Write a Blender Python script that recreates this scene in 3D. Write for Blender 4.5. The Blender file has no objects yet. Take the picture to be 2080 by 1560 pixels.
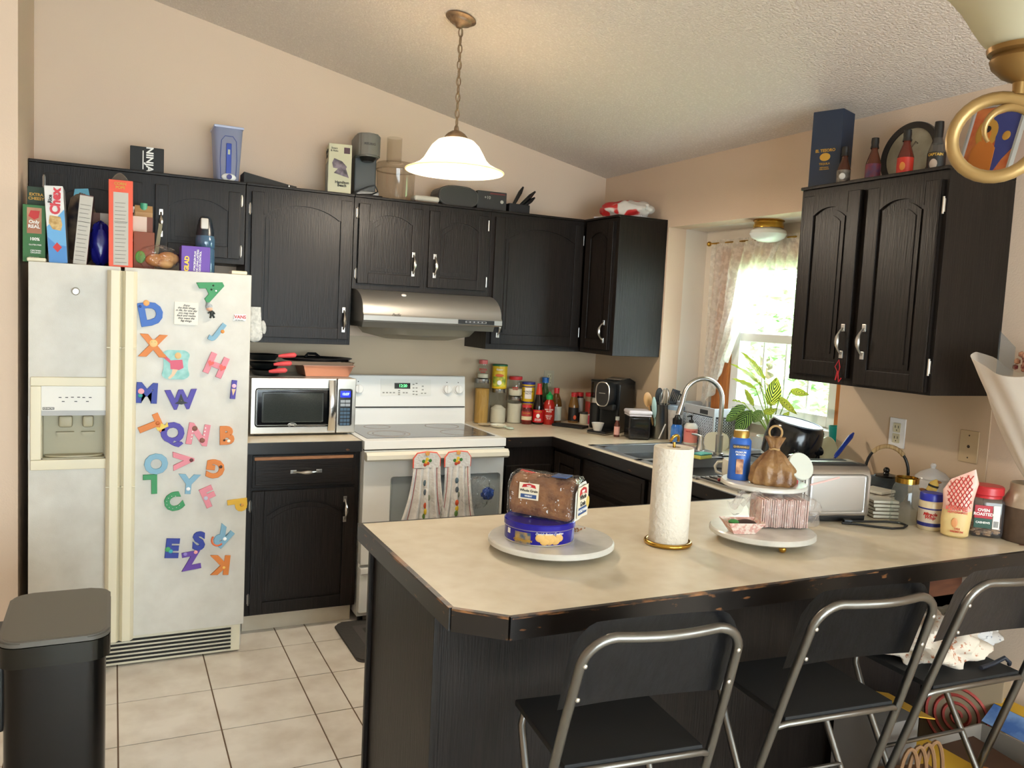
import bpy, bmesh, math, random
from mathutils import Vector, Matrix
random.seed(7)
PI = math.pi
C = bpy.context.scene.collection
SC = bpy.context.scene

# ---------------------------------------------------------------- camera, world, light, exposure
cam_d = bpy.data.cameras.new('camera'); cam = bpy.data.objects.new('camera', cam_d); C.objects.link(cam)
cam_d.sensor_width = 36.0; cam_d.lens = 36.0 * 1674.8 / 2080; cam_d.clip_start = 0.05
_r = Vector((0.89986, -0.43334, 0.04970)); _u = Vector((-0.00860, 0.09629, 0.99532)); _f = Vector((0.43610, 0.89607, -0.08292))
cam.matrix_world = Matrix(((_r.x, _u.x, -_f.x, -2.7826), (_r.y, _u.y, -_f.y, -4.5128), (_r.z, _u.z, -_f.z, 1.5564), (0, 0, 0, 1)))
SC.camera = cam
SC.view_settings.view_transform = 'Standard'; SC.view_settings.look = 'None'
SC.view_settings.gamma = 1.0; SC.view_settings.use_curve_mapping = False
SC.view_settings.exposure = 0.12
w = bpy.data.worlds.new('sky'); SC.world = w; w.use_nodes = True
bg = w.node_tree.nodes['Background']; bg.inputs[0].default_value = (0.83, 0.92, 1.0, 1); bg.inputs[1].default_value = 17.0
def light(name, kind, loc, energy, color, size=0.1, size_y=None, rot=(0, 0, 0), portal=False):
    d = bpy.data.lights.new(name, kind); d.energy = energy; d.color = color
    if kind == 'AREA':
        d.shape = 'RECTANGLE'; d.size = size; d.size_y = size_y or size
        if portal: d.cycles.is_portal = True
    elif kind == 'SUN': d.angle = size
    else: d.shadow_soft_size = size
    o = bpy.data.objects.new(name, d); C.objects.link(o); o.location = loc; o.rotation_euler = rot
    return o
light('sun', 'SUN', (6, -2, 6), 14.0, (1, .96, .88), 0.02, rot=(math.radians(20), math.radians(-38), 0))
# portals: daylight comes in through the kitchen window, the patio door behind the viewer and a side window of the dining end
light('window_portal', 'AREA', (0.36, -1.33, 1.53), 1, (1, 1, 1), 0.95, 0.9, (0, PI/2, 0), True)
light('patio_portal', 'AREA', (-2.0, -7.53, 1.15), 1, (1, 1, 1), 3.0, 2.1, (PI/2, 0, 0), True)
light('side_portal', 'AREA', (0.03, -5.7, 1.5), 1, (1, 1, 1), 1.2, 1.6, (0, PI/2, 0), True)

# ---------------------------------------------------------------- helpers
def lin(h):
    h = h.lstrip('#'); v = [int(h[i:i+2], 16) / 255 for i in (0, 2, 4)]
    return tuple(x / 12.92 if x <= .04045 else ((x + .055) / 1.055) ** 2.4 for x in v) + (1,)
MATS = {}
def mat(name, col, rough=.5, metal=0, col2=None, nscale=12, stretch=(1, 1, 1), bump=0, bscale=None, emit=0, trans=0, coat=0, contrast=(.35, .65), detail=4):
    if name in MATS: return MATS[name]
    m = bpy.data.materials.new(name); m.use_nodes = True; N = m.node_tree.nodes; L = m.node_tree.links
    b = N['Principled BSDF']; b.inputs['Base Color'].default_value = lin(col); b.inputs['Roughness'].default_value = rough
    b.inputs['Metallic'].default_value = metal
    if coat: b.inputs['Coat Weight'].default_value = coat; b.inputs['Coat Roughness'].default_value = .15
    if trans: b.inputs['Transmission Weight'].default_value = trans
    if emit: b.inputs['Emission Color'].default_value = lin(col); b.inputs['Emission Strength'].default_value = emit
    if col2 or bump:
        tc = N.new('ShaderNodeTexCoord'); mp = N.new('ShaderNodeMapping'); mp.inputs['Scale'].default_value = stretch
        L.new(tc.outputs['Object'], mp.inputs[0])
        nz = N.new('ShaderNodeTexNoise'); nz.inputs['Scale'].default_value = nscale; nz.inputs['Detail'].default_value = detail
        L.new(mp.outputs[0], nz.inputs['Vector'])
        if col2:
            r = N.new('ShaderNodeValToRGB'); r.color_ramp.elements[0].color = lin(col); r.color_ramp.elements[1].color = lin(col2)
            r.color_ramp.elements[0].position, r.color_ramp.elements[1].position = contrast
            L.new(nz.outputs[0], r.inputs[0]); L.new(r.outputs[0], b.inputs['Base Color'])
        if bump:
            nb = nz
            if bscale:
                nb = N.new('ShaderNodeTexNoise'); nb.inputs['Scale'].default_value = bscale; nb.inputs['Detail'].default_value = 3; L.new(mp.outputs[0], nb.inputs['Vector'])
            bu = N.new('ShaderNodeBump'); bu.inputs['Strength'].default_value = bump; bu.inputs['Distance'].default_value = .01
            L.new(nb.outputs[0], bu.inputs['Height']); L.new(bu.outputs[0], b.inputs['Normal'])
    MATS[name] = m; return m
def clear(name, tint='#ffffff', milk=0.0, mcol='#ffffff', spec=.5, bump=0, bscale=30, rough=.04):
    """clear glass or film: see-through, with reflections at grazing angles and an optional milky share"""
    if name in MATS: return MATS[name]
    m = bpy.data.materials.new(name); m.use_nodes = True; N = m.node_tree.nodes; L = m.node_tree.links; N.clear()
    out = N.new('ShaderNodeOutputMaterial'); t = N.new('ShaderNodeBsdfTransparent'); t.inputs[0].default_value = lin(tint)
    g = N.new('ShaderNodeBsdfGlossy'); g.inputs['Roughness'].default_value = rough
    f = N.new('ShaderNodeFresnel'); f.inputs[0].default_value = 1.1 + spec
    ge = N.new('ShaderNodeNewGeometry'); om = N.new('ShaderNodeMath'); om.operation = 'MULTIPLY_ADD'; om.inputs[1].default_value = -1; om.inputs[2].default_value = 1; L.new(ge.outputs['Backfacing'], om.inputs[0])
    mu = N.new('ShaderNodeMath'); mu.operation = 'MULTIPLY'; L.new(f.outputs[0], mu.inputs[0]); L.new(om.outputs[0], mu.inputs[1])
    mx = N.new('ShaderNodeMixShader'); L.new(mu.outputs[0], mx.inputs[0]); L.new(t.outputs[0], mx.inputs[1]); L.new(g.outputs[0], mx.inputs[2])
    last = mx
    if milk:
        d = N.new('ShaderNodeBsdfDiffuse'); d.inputs[0].default_value = lin(mcol); tr = N.new('ShaderNodeBsdfTranslucent'); tr.inputs[0].default_value = lin(mcol)
        m1 = N.new('ShaderNodeMixShader'); m1.inputs[0].default_value = .4; L.new(d.outputs[0], m1.inputs[1]); L.new(tr.outputs[0], m1.inputs[2])
        m2 = N.new('ShaderNodeMixShader'); m2.inputs[0].default_value = milk; L.new(mx.outputs[0], m2.inputs[1]); L.new(m1.outputs[0], m2.inputs[2]); last = m2
    if bump:
        tc = N.new('ShaderNodeTexCoord'); nz = N.new('ShaderNodeTexNoise'); nz.inputs['Scale'].default_value = bscale; L.new(tc.outputs['Object'], nz.inputs['Vector'])
        bu = N.new('ShaderNodeBump'); bu.inputs['Strength'].default_value = bump; bu.inputs['Distance'].default_value = .02; L.new(nz.outputs[0], bu.inputs['Height'])
        L.new(bu.outputs[0], g.inputs['Normal']); L.new(bu.outputs[0], f.inputs['Normal'])
    L.new(last.outputs[0], out.inputs[0]); MATS[name] = m; return m

def T(x=0, y=0, z=0): return Matrix.Translation((x, y, z))
def RX(d): return Matrix.Rotation(math.radians(d), 4, 'X')
def RY(d): return Matrix.Rotation(math.radians(d), 4, 'Y')
def RZ(d): return Matrix.Rotation(math.radians(d), 4, 'Z')
FRONT = RX(90)                       # stands a flat XY drawing up so that it faces -Y

class MB:
    """collects shapes and links them as one mesh object"""
    def __init__(s): s.bm = bmesh.new(); s.mi = 0; s.bev = False
    def _fin(s, vs, M):
        if M is not None: bmesh.ops.transform(s.bm, matrix=M, verts=vs)
        vset = set(vs)
        for v in vs:
            for f in v.link_faces: f.material_index = s.mi if f.material_index == 0 else f.material_index
        return s
    def box(s, x0, x1, y0, y1, z0, z1, bev=0, M=None, seg=2):
        r = bmesh.ops.create_cube(s.bm, size=1); vs = r['verts']
        bmesh.ops.transform(s.bm, matrix=T((x0+x1)/2, (y0+y1)/2, (z0+z1)/2) @ Matrix.Diagonal((abs(x1-x0), abs(y1-y0), abs(z1-z0), 1)), verts=vs)
        for v in vs:
            for f in v.link_faces: f.material_index = s.mi
        if M is not None: bmesh.ops.transform(s.bm, matrix=M, verts=vs)
        if bev:
            s.bev = True
            es = list({e for v in vs for e in v.link_edges})
            bmesh.ops.bevel(s.bm, geom=es, offset=bev, segments=seg, affect='EDGES', profile=.5, material=-1)
        return s
    def lathe(s, prof, n=32, M=None, sx=1, sy=1, a0=0, a1=2*PI):
        full = abs(a1 - a0 - 2*PI) < 1e-6; cols = n if full else n + 1; rows = []; new = []
        for r, z in prof:
            if r <= 1e-6 and full: v = s.bm.verts.new((0, 0, z)); rows.append([v]); new.append(v)
            else:
                row = [s.bm.verts.new((sx*r*math.cos(a0+(a1-a0)*i/n), sy*r*math.sin(a0+(a1-a0)*i/n), z)) for i in range(cols)]
                rows.append(row); new += row
        for a, b in zip(rows, rows[1:]):
            for i in range(n):
                j = (i+1) % cols
                if len(a) == 1 and len(b) == 1: continue
                if len(a) == 1: q = (a[0], b[j], b[i])
                elif len(b) == 1: q = (a[i], a[j], b[0])
                else: q = (a[i], a[j], b[j], b[i])
                f = s.bm.faces.new(q); f.material_index = s.mi
        if M is not None: bmesh.ops.transform(s.bm, matrix=M, verts=new)
        return s
    def cyl(s, r, z0, z1, n=24, M=None, bev=0, r2=None):
        r2 = r if r2 is None else r2
        if bev: return s.lathe([(0, z0), (r-bev, z0), (r, z0+bev), (r2, z1-bev), (r2-bev, z1), (0, z1)], n, M)
        return s.lathe([(0, z0), (r, z0), (r2, z1), (0, z1)], n, M)
    def ball(s, c, r, n=16, M=None):
        rx, ry, rz = (r, r, r) if not hasattr(r, '__len__') else r
        m = n // 2; prof = [(math.sin(PI*i/m), -math.cos(PI*i/m)) for i in range(m+1)]; prof[0] = (0, -1); prof[-1] = (0, 1)
        K = T(*c) @ Matrix.Diagonal((rx, ry, rz, 1))
        return s.lathe(prof, n, (M @ K) if M is not None else K)
    def tube(s, pts, r, n=10, closed=False, M=None, cap=True):
        P = [Vector(p) for p in pts]; k = len(P); R = r if hasattr(r, '__len__') else [r]*k; rings = []; new = []; prev = None
        for i in range(k):
            if closed: t = P[(i+1) % k] - P[i-1]
            else: t = P[min(i+1, k-1)] - P[max(i-1, 0)]
            t.normalize()
            if prev is None:
                a = Vector((0, 0, 1)) if abs(t.z) < .9 else Vector((1, 0, 0)); nrm = t.cross(a).normalized()
            else: nrm = (prev - t * prev.dot(t)).normalized()
            prev = nrm; bn = t.cross(nrm)
            ring = [s.bm.verts.new(P[i] + (nrm*math.cos(2*PI*j/n) + bn*math.sin(2*PI*j/n)) * R[i]) for j in range(n)]
            rings.append(ring); new += ring
        pr = list(zip(rings, rings[1:])) + ([(rings[-1], rings[0])] if closed else [])
        for a, b in pr:
            for j in range(n):
                f = s.bm.faces.new((a[j], a[(j+1) % n], b[(j+1) % n], b[j])); f.material_index = s.mi
        if cap and not closed:
            for q in (rings[0][::-1], rings[-1]): f = s.bm.faces.new(q); f.material_index = s.mi
        if M is not None: bmesh.ops.transform(s.bm, matrix=M, verts=new)
        return s
    def prism(s, poly, h0, h1, ax='z', M=None):
        mp = {'z': lambda a, b, h: (a, b, h), 'y': lambda a, b, h: (a, h, b), 'x': lambda a, b, h: (h, a, b)}[ax]
        A = [s.bm.verts.new(mp(a, b, h0)) for a, b in poly]; B = [s.bm.verts.new(mp(a, b, h1)) for a, b in poly]; n = len(poly)
        fs = [s.bm.faces.new(A[::-1]), s.bm.faces.new(B)] + [s.bm.faces.new((A[i], A[(i+1) % n], B[(i+1) % n], B[i])) for i in range(n)]
        for f in fs: f.material_index = s.mi
        if M is not None: bmesh.ops.transform(s.bm, matrix=M, verts=A + B)
        return s
    def grid(s, fn, nu, nv, M=None, closeu=False):
        V = [[s.bm.verts.new(fn(i/nu, j/nv)) for j in range(nv+1)] for i in range(nu + (0 if closeu else 1))]
        for i in range(nu):
            for j in range(nv):
                a, b = V[i], V[(i+1) % len(V)]
                f = s.bm.faces.new((a[j], b[j], b[j+1], a[j+1])); f.material_index = s.mi
        if M is not None: bmesh.ops.transform(s.bm, matrix=M, verts=[v for r in V for v in r])
        return s
    def poly(s, pts, M=None):
        vs = [s.bm.verts.new(p) for p in pts]; f = s.bm.faces.new(vs); f.material_index = s.mi
        if M is not None: bmesh.ops.transform(s.bm, matrix=M, verts=vs)
        return s

def finish(name, me, m, parent, M, smooth):
    for x in (m if isinstance(m, (list, tuple)) else [m]): me.materials.append(x)
    if smooth:
        me.polygons.foreach_set('use_smooth', [True]*len(me.polygons))
        try: me.set_sharp_from_angle(angle=math.radians(38))
        except Exception: pass
    o = bpy.data.objects.new(name, me); C.objects.link(o)
    if parent is not None: o.parent = parent
    if M is not None: o.matrix_local = M
    return o
def obj(name, mb, m, parent=None, M=None, smooth=True):
    me = bpy.data.meshes.new(name); bmesh.ops.recalc_face_normals(mb.bm, faces=mb.bm.faces); mb.bm.to_mesh(me); mb.bm.free()
    o = finish(name, me, m, parent, M, smooth)
    if smooth and mb.bev: wn = o.modifiers.new('weighted_normals', 'WEIGHTED_NORMAL'); wn.keep_sharp = True
    return o
def tag(o, label, cat, group=None):
    o['label'] = label; o['category'] = cat
    if group: o['group'] = group
    return o
def thing(name, label, cat, loc=(0, 0, 0), rz=0, group=None, M=None):
    o = bpy.data.objects.new(name, None); C.objects.link(o); o.empty_display_size = .05
    if M is not None: o.matrix_world = M
    else: o.location = loc; o.rotation_euler = (0, 0, math.radians(rz))
    return tag(o, label, cat, group)
def struct(name, mb, m, smooth=False, parent=None):
    o = obj(name, mb, m, parent, smooth=smooth)
    if parent is None: o['kind'] = 'structure'
    return o
def dup(root, loc=None, rz=None, label=None, group=None, M=None, only=None):
    r = root.copy(); C.objects.link(r)
    if M is not None: r.matrix_world = M
    else:
        if loc: r.location = loc
        if rz is not None: r.rotation_euler = (0, 0, math.radians(rz))
    if label: r['label'] = label
    if group: r['group'] = group
    for ch in list(root.children):
        c = ch.copy(); C.objects.link(c); c.parent = r
        for g in ch.children: d = g.copy(); C.objects.link(d); d.parent = c
    return r
def text(s, size, m, parent, M=None, name='lettering', ext=.0004, off=0, shear=0, wrap=None, sp=1.0, bev=0, spl=1.0, kern=None):
    cu = bpy.data.curves.new(name, 'FONT'); cu.body = s; cu.size = size; cu.extrude = ext; cu.offset = off * size; cu.shear = shear
    cu.align_x = 'CENTER'; cu.align_y = 'CENTER'; cu.space_character = sp; cu.space_line = spl; cu.resolution_u = 3
    if bev: cu.bevel_depth = bev; cu.bevel_resolution = 1
    tmp = bpy.data.objects.new('t', cu); me = bpy.data.meshes.new_from_object(tmp); bpy.data.objects.remove(tmp)
    me.transform(FRONT)
    if wrap:
        for v in me.vertices:
            x, y, z = v.co; a = x / wrap; rr = wrap - y; v.co = (math.sin(a)*rr, -math.cos(a)*rr, z)
    return finish(name, me, m, parent, M, False)
def patch(mb, r, z0, z1, half, r2=None, n=14, c=0):
    """piece of a cylinder skin facing -Y: a wrap-around label"""
    r2 = r if r2 is None else r2
    return mb.lathe([(r, z0), (r2, z1)], n, None, a0=-PI/2-half+c, a1=-PI/2+half+c)
def face(x, y): return math.degrees(math.atan2(-2.8-x, 4.5+y))    # turn so that the front looks to the dining side

# ---------------------------------------------------------------- common materials
OAK = mat('dark_stained_oak', '#120e0b', .40, col2='#221b17', nscale=12, stretch=(9, 9, .45), bump=.13, bscale=22, contrast=(.3, .8))
OAKH = mat('dark_stained_oak_rail', '#120e0b', .37, col2='#231c18', nscale=12, stretch=(.5, 9, 9), bump=.10, bscale=22, contrast=(.3, .8))
for _m in (OAK, OAKH): _m.node_tree.nodes['Principled BSDF'].inputs['Specular IOR Level'].default_value = .24
CHROME = mat('brushed_nickel', '#c9c6c0', .28, 1)
STEEL = mat('brushed_steel', '#b9b4ab', .3, 1, bump=.05, nscale=60, stretch=(1, 40, 40))
TUBE = mat('worn_silver_tube', '#7b7873', .33, 1)
WHITE = mat('white_enamel', '#e9e9e6', .25)
CREAM = mat('yellowed_plastic', '#dcd3b8', .4)
BLACKP = mat('black_plastic', '#101011', .35)
MATT = mat('matt_black', '#0d0d0e', .7)
INK = mat('black_ink', '#1a1716', .6)
REDINK = mat('red_ink', '#c0201e', .5)
WINK = mat('white_ink', '#f2f0ea', .5)
GOLDINK = mat('gold_ink', '#c79b3e', .45, .3)
PAPER = mat('white_paper', '#eeeae2', .7)
GLASS = clear('clear_glass', '#f4f7f6')
GLASSD = clear('tinted_glass', '#eef1f1')
FILM = clear('clear_film', '#ffffff', .02, bump=1.0, bscale=34, spec=.5, rough=.07)
BRASS = mat('brass', '#c39a45', .22, 1)
LAM = mat('cream_laminate', '#d2c3a9', .33, col2='#ded2bc', nscale=16, contrast=(.3, .7))
EDGE = mat('chipped_black_edge', '#15100d', .35, col2='#6b4528', nscale=22, stretch=(1, 1, 3), contrast=(.66, .72), detail=8)
WALL = mat('beige_wall_paint', '#dac3ad', .85, bump=.12, nscale=160)
# ================================================================ THE ROOM
def wallbox(name, boxes, m=WALL):
    b = MB()
    for q in boxes: b.box(*q)
    return struct(name, b, m)
def zc(x): return 2.4404 - .2099 * x                       # sloped ceiling height
b = MB(); b.prism([(-5.7, -.02), (.0, -.02), (.0, 2.4404), (-5.7, zc(-5.7))], 0, .12, 'y'); struct('wall_back', b, WALL)
b = MB()
b.box(0, .12, -.693, .12, -.02, 2.46); b.box(0, .12, -7.6, -6.5, -.02, 2.46); b.box(0, .12, -4.9, -1.984, -.02, 2.46)
b.box(0, .12, -1.984, -.693, 2.087, 2.46); b.box(0, .12, -6.5, -4.9, -.02, .9); b.box(0, .12, -6.5, -4.9, 2.1, 2.46); b.box(0, .12, -1.984, -.693, -.02, .872)
struct('wall_right', b, WALL)
RW = mat('recess_paint', '#dfd6ca', .85, bump=.1, nscale=160)
b = MB()                                                   # window bay: jambs, soffit, outer wall around the window
b.box(.12, .40, -.693, -.573, .8, 2.2); b.box(.12, .40, -2.104, -1.984, .8, 2.2); b.box(.12, .40, -1.984, -.693, 2.087, 2.2)
b.box(.27, .40, -1.984, -.693, .8, 1.10); b.box(.27, .40, -1.984, -.693, 1.965, 2.087)
b.box(.27, .40, -.93, -.693, 1.10, 1.965); b.box(.27, .40, -1.984, -1.80, 1.10, 1.965)
struct('wall_window_bay', b, RW)
b = MB(); b.prism([(-3.30, -.02), (-3.121, -.02), (-3.121, zc(-3.121)), (-3.30, zc(-3.30))], -.7205, 0, 'y'); struct('wall_left', b, WALL)
b = MB(); b.prism([(-5.7, -.02), (-3.30, -.02), (-3.30, zc(-3.30)), (-5.7, zc(-5.7))], -.7205, -.60, 'y'); struct('wall_partition', b, WALL)
b = MB(); b.box(-5.8, -5.7, -7.6, -.6, -.02, 3.7); struct('wall_far_left', b, WALL)
b = MB(); b.prism([(-5.7, -.02), (-3.5, -.02), (-3.5, zc(-3.5)), (-5.7, zc(-5.7))], -7.6, -7.5, 'y'); b.prism([(-.5, -.02), (.0, -.02), (.0, 2.44), (-.5, zc(-.5))], -7.6, -7.5, 'y')
b.prism([(-3.5, 2.2), (-.5, 2.2), (-.5, zc(-.5)), (-3.5, zc(-3.5))], -7.6, -7.5, 'y'); b.box(-3.5, -.5, -7.6, -7.5, -.02, .1); struct('wall_front', b, WALL)
CEIL = mat('popcorn_ceiling', '#f2e5da', .95, col2='#e6d8cc', contrast=(.35, .5), bump=1.0, nscale=105, detail=5)
b = MB(); b.prism([(-5.8, zc(-5.8)), (.12, zc(.12)), (.12, zc(.12)+.1), (-5.8, zc(-5.8)+.1)], -7.6, .12, 'y'); struct('ceiling', b, CEIL)
# floor: grout bed with bevelled tiles, one narrow column as laid
GROUT = mat('brown_grout', '#6d5846', .9); TILE = mat('marbled_tile', '#cfc5b8', .28, col2='#e2dbd0', nscale=7, bump=.04, contrast=(.35, .6), detail=8)
b = MB(); b.box(-5.8, .12, -7.6, .12, -.10, -.0025)
b.mi = 1; S = .3411; xs = [-2.072 - S*k for k in range(11)][::-1] + [-1.928 + S*k for k in range(7)]
ys = [-.8007 + S*k for k in range(4)][::-1] + [-.8007 - S*k for k in range(1, 20)]
for i in range(len(xs)-1):
    for j in range(len(ys)-1):
        g = .0028; b.box(xs[i]+g, xs[i+1]-g, ys[j+1]+g, ys[j]-g, -.003, 0)
o = obj('floor', b, [GROUT, TILE], smooth=False); o['kind'] = 'structure'
# wall panel behind the counters, a little greener than the paint, ending beside the outlets
BS = mat('backsplash_panel', '#bfab90', .6, bump=.05, nscale=120)
b = MB(); b.box(-3.1, -.004, -.004, 0, .914, 1.40); struct('trim_1', b, BS)
b = MB(); b.box(-.004, 0, -.693, -.004, .914, 1.40); struct('trim_2', b, BS)
b = MB(); b.box(-.004, 0, -2.657, -1.984, .914, 1.40); struct('trim_3', b, mat('splash_beige', '#cbb499', .7, bump=.05, nscale=120))
# kitchen window
VINYL = mat('white_vinyl', '#eceff0', .35); CASING = mat('orange_pine', '#a8622c', .45, col2='#bb7437', nscale=10, stretch=(6, 6, .5))
b = MB(); b.box(.24, .27, -.985, -.86, 1.06, 1.975); b.box(.24, .27, -1.87, -1.74, 1.06, 1.975); b.box(.24, .27, -1.74, -.985, 1.895, 1.985)
o = struct('window_1', b, CASING); o['label'] = 'kitchen window with orange wood casing'
b = MB()
for q in [(-1.045, -.985, 1.10, 1.895), (-1.74, -1.68, 1.10, 1.895), (-1.68, -1.045, 1.10, 1.155), (-1.68, -1.045, 1.85, 1.895), (-1.68, -1.045, 1.48, 1.525)]: b.box(.255, .33, q[0], q[1], q[2], q[3], .004)
for y in (-1.20, -1.36, -1.52): b.box(.285, .30, y-.006, y+.006, 1.155, 1.48)
obj('window_frame', b, VINYL, o)
b = MB(); b.box(.291, .294, -1.68, -1.045, 1.155, 1.85); obj('window_pane', b, GLASS, o)
b = MB(); b.box(.17, .28, -1.90, -.95, 1.065, 1.10, .004); obj('window_sill', b, VINYL, o)
# dining-side openings that let the daylight in
b = MB()
for q in [(-3.5, -3.44), (-2.03, -1.97), (-.56, -.5)]: b.box(q[0], q[1], -7.57, -7.53, .1, 2.2)
b.box(-3.5, -.5, -7.57, -7.53, .1, .16); b.box(-3.5, -.5, -7.57, -7.53, 2.14, 2.2); d = struct('door_1', b, VINYL)
b = MB(); b.box(-3.44, -.56, -7.552, -7.548, .16, 2.14); obj('door_glass', b, GLASS, d)
b = MB()
for q in [(-6.5, -6.44), (-5.73, -5.67), (-4.96, -4.9)]: b.box(.03, .07, q[0], q[1], .9, 2.1)
b.box(.03, .07, -6.5, -4.9, .9, .96); b.box(.03, .07, -6.5, -4.9, 2.04, 2.1); d = struct('window_2', b, VINYL)
b = MB(); b.box(.048, .052, -6.44, -4.96, .96, 2.04); obj('window_glass', b, GLASS, d)

# ---------------------------------------------------------------- outside: trees and lawn seen through the window
LEAFO = mat('tree_foliage', '#7fa86a', .6, col2='#b9d4a0', nscale=6, contrast=(.3, .7)); BARK = mat('bark', '#6a5a48', .9)
b = MB(); b.box(.6, 14, -9, 9, -.6, -.5); struct('ground_outside', b, mat('lawn', '#9fb888', .9, col2='#a3c672', nscale=3))
def tree(x, y, h, R, lab, seed):
    rnd = random.Random(seed); t = thing('leafy_tree', lab, 'tree', (x, y, -.5), 0, 'trees outside the window')
    b = MB(); b.tube([(0, 0, -.05), (.05, .03, h*.4), (0, .1, h*.75)], [.14, .11, .05], 8); obj('trunk', b, BARK, t)
    b = MB()
    for i in range(1100):
        a = rnd.random()*2*PI; u = rnd.uniform(-1, 1); q = R * (.55 + .45*rnd.random()); sn = math.sqrt(1-u*u)
        p = Vector((sn*math.cos(a)*q, sn*math.sin(a)*q, h*.62 + u*q*1.15)); s = rnd.uniform(.07, .14)
        M = T(*p) @ RZ(rnd.random()*360) @ RX(rnd.random()*180)
        b.poly([(-s, 0, 0), (0, -s*.5, .02), (s, 0, 0), (0, s*.5, .02)], M)
    obj('crown', b, LEAFO, t, smooth=False)

tree(3.5, 2.15, 2.5, .85, 'low green tree outside, just above the plant', 5)
tree(6.3, 5.7, 4.8, 1.5, 'bright green tree outside, left behind the lace curtain', 1)
tree(6.2, 2.6, 4.4, 1.45, 'bright green tree outside, right part of the kitchen window', 2)
tree(9.9, 7.2, 6.2, 2.3, 'tall farther green tree outside, behind the upper window sash', 4)

# ================================================================ CABINETS
def arch_pts(x0, x1, z0, z1, rise, n=14):
    "rectangle whose top edge is an arch with small shoulders"
    sh = (x1-x0)*.10; p = [(x0, z0), (x1, z0), (x1, z1-rise), (x1-sh*.2, z1-rise)]
    xa, xb = x1-sh*.2, x0+sh*.2; m = (xa+xb)/2; hw = (xa-xb)/2
    for i in range(1, n): x = xa + (xb-xa)*i/n; p.append((x, z1-rise+rise*(1-abs((x-m)/hw)**2.3)))
    return p + [(x0+sh*.2, z1-rise), (x0, z1-rise)]
def door_mesh(w, h, arch=True, rail=.055):
    b = MB(); b.box(0, w, -.012, 0, 0, h)
    b.box(0, rail, -.021, -.012, 0, h, .0025); b.box(w-rail, w, -.021, -.012, 0, h, .0025); b.box(rail, w-rail, -.021, -.012, 0, rail, .0025)
    rise = min(.055, (w-2*rail)*.16) if arch else .0
    if arch:
        q = arch_pts(rail, w-rail, 0, h-rail*.9, rise); top = [p for p in q if p[1] > 0][:]
        top = sorted([p for p in q if p[1] > 0], key=lambda p: p[0])
        for a, c in zip(top, top[1:]):
            if c[0]-a[0] < 1e-6: continue
            b.prism([a, c, (c[0], h), (a[0], h)], -.021, -.012, 'y')
        g = .012; b.prism(arch_pts(rail+g, w-rail-g, rail+g, h-rail*.9-g, rise), -.0165, -.012, 'y')
        g = .03; b.prism(arch_pts(rail+g, w-rail-g, rail+g, h-rail*.9-g*1.1, rise*.9), -.0195, -.0165, 'y')
    else:
        b.box(rail, w-rail, -.021, -.012, h-rail, h, .0025); b.box(rail+.012, w-rail-.012, -.017, -.012, rail+.012, h-rail-.012, .002)
    return b
def handle(parent, x, z, L=.115, horiz=False, y=-.021, m=None):
    n = 13; pts = []; R = []
    for i in range(n):
        t = i/(n-1)*2-1; pts.append((0, y-.002-.027*max(0, 1-abs(t)**2.6), t*L*.42)); R.append(.0042+.0050*max(0, 1-(t/.55)**2))
    b = MB(); b.tube(pts, R, 8); 
    for s in (-1, 1): b.box(-.0085, .0085, y-.004, y, s*L*.43-.014, s*L*.43+.014, .0015)
    M = T(x, 0, z) @ (RY(90) if horiz else Matrix())
    return obj('handle', b, m or CHROME, parent, M)
def hinge(parent, x, z, y=-.004, m=None):
    b = MB(); b.tube([(x, y-.004, z-.028), (x, y-.004, z+.028)], .0042, 8); b.box(x-.006, x+.006, y-.003, y+.002, z-.022, z+.022, .001); obj('hinge', b, m or CHROME, parent)
def add_door(cab, x, z, w, h, hx, hz, hside, arch=True, hinges=None, depth=0):
    d = obj('door', door_mesh(w, h, arch), OAK, cab, T(x, depth, z))
    handle(d, hx, hz)
    sx = -.006 if hside == 'l' else w+.006
    for q in (hinges or (h*.12, h*.88)): hinge(d, sx, q)
    return d
def cab(name, label, M, w, d, h, top=True, frame=True):
    "carcass with its front at local y=0, going back to y=d; x along its width"
    t = thing(name, label, 'cabinet', M=M)
    b = MB(); b.box(0, w, .0, d, 0, h, .002)
    if top: b.box(-.0, w, -.012, d, h, h+.012, .002)
    obj('body', b, OAK, t); return t
YF = -.312; UD = .31
c = cab('upper_cabinet', 'short two-door dark cabinet high above the refrigerator', T(-3.118, YF, 1.735), .905, UD, .382)
add_door(c, .065, .025, .385, .315, .355, .14, 'l'); add_door(c, .505, .025, .375, .315, .025, .14, 'r')
c = cab('upper_cabinet', 'tall single-door dark wall cabinet above the microwave oven', T(-2.21, YF, 1.362), .528, UD, .755)
add_door(c, .025, .028, .488, .70, .462, .10, 'l')
c = cab('upper_cabinet', 'short two-door dark cabinet directly above the range hood', T(-1.68, YF, 1.652), .765, UD, .465)
add_door(c, .022, .030, .340, .405, .296, .115, 'l'); add_door(c, .404, .030, .338, .405, .034, .115, 'r')
c = cab('upper_cabinet', 'single-door dark wall cabinet between the range hood and the corner', T(-.914, YF, 1.362), .912, UD, .755)
add_door(c, .022, .03, .560, .70, .038, .10, 'r')
c = cab('upper_cabinet', 'narrow dark corner cabinet whose bare side faces the window', T(-.3165, -.330, 1.362) @ RZ(-90), .352, .314, .755)
add_door(c, .035, .03, .285, .70, .245, .10, 'l')
c = cab('upper_cabinet', 'two-door dark wall cabinet hanging right of the window', T(-.337, -2.022, 1.359) @ RZ(-90), .642, .335, .742)
add_door(c, .030, .028, .272, .685, .245, .135, 'l'); dd = add_door(c, .335, .010, .290, .70, .035, .155, 'r')
R_ = mat('red_thread', '#a3171c', .7)
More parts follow.
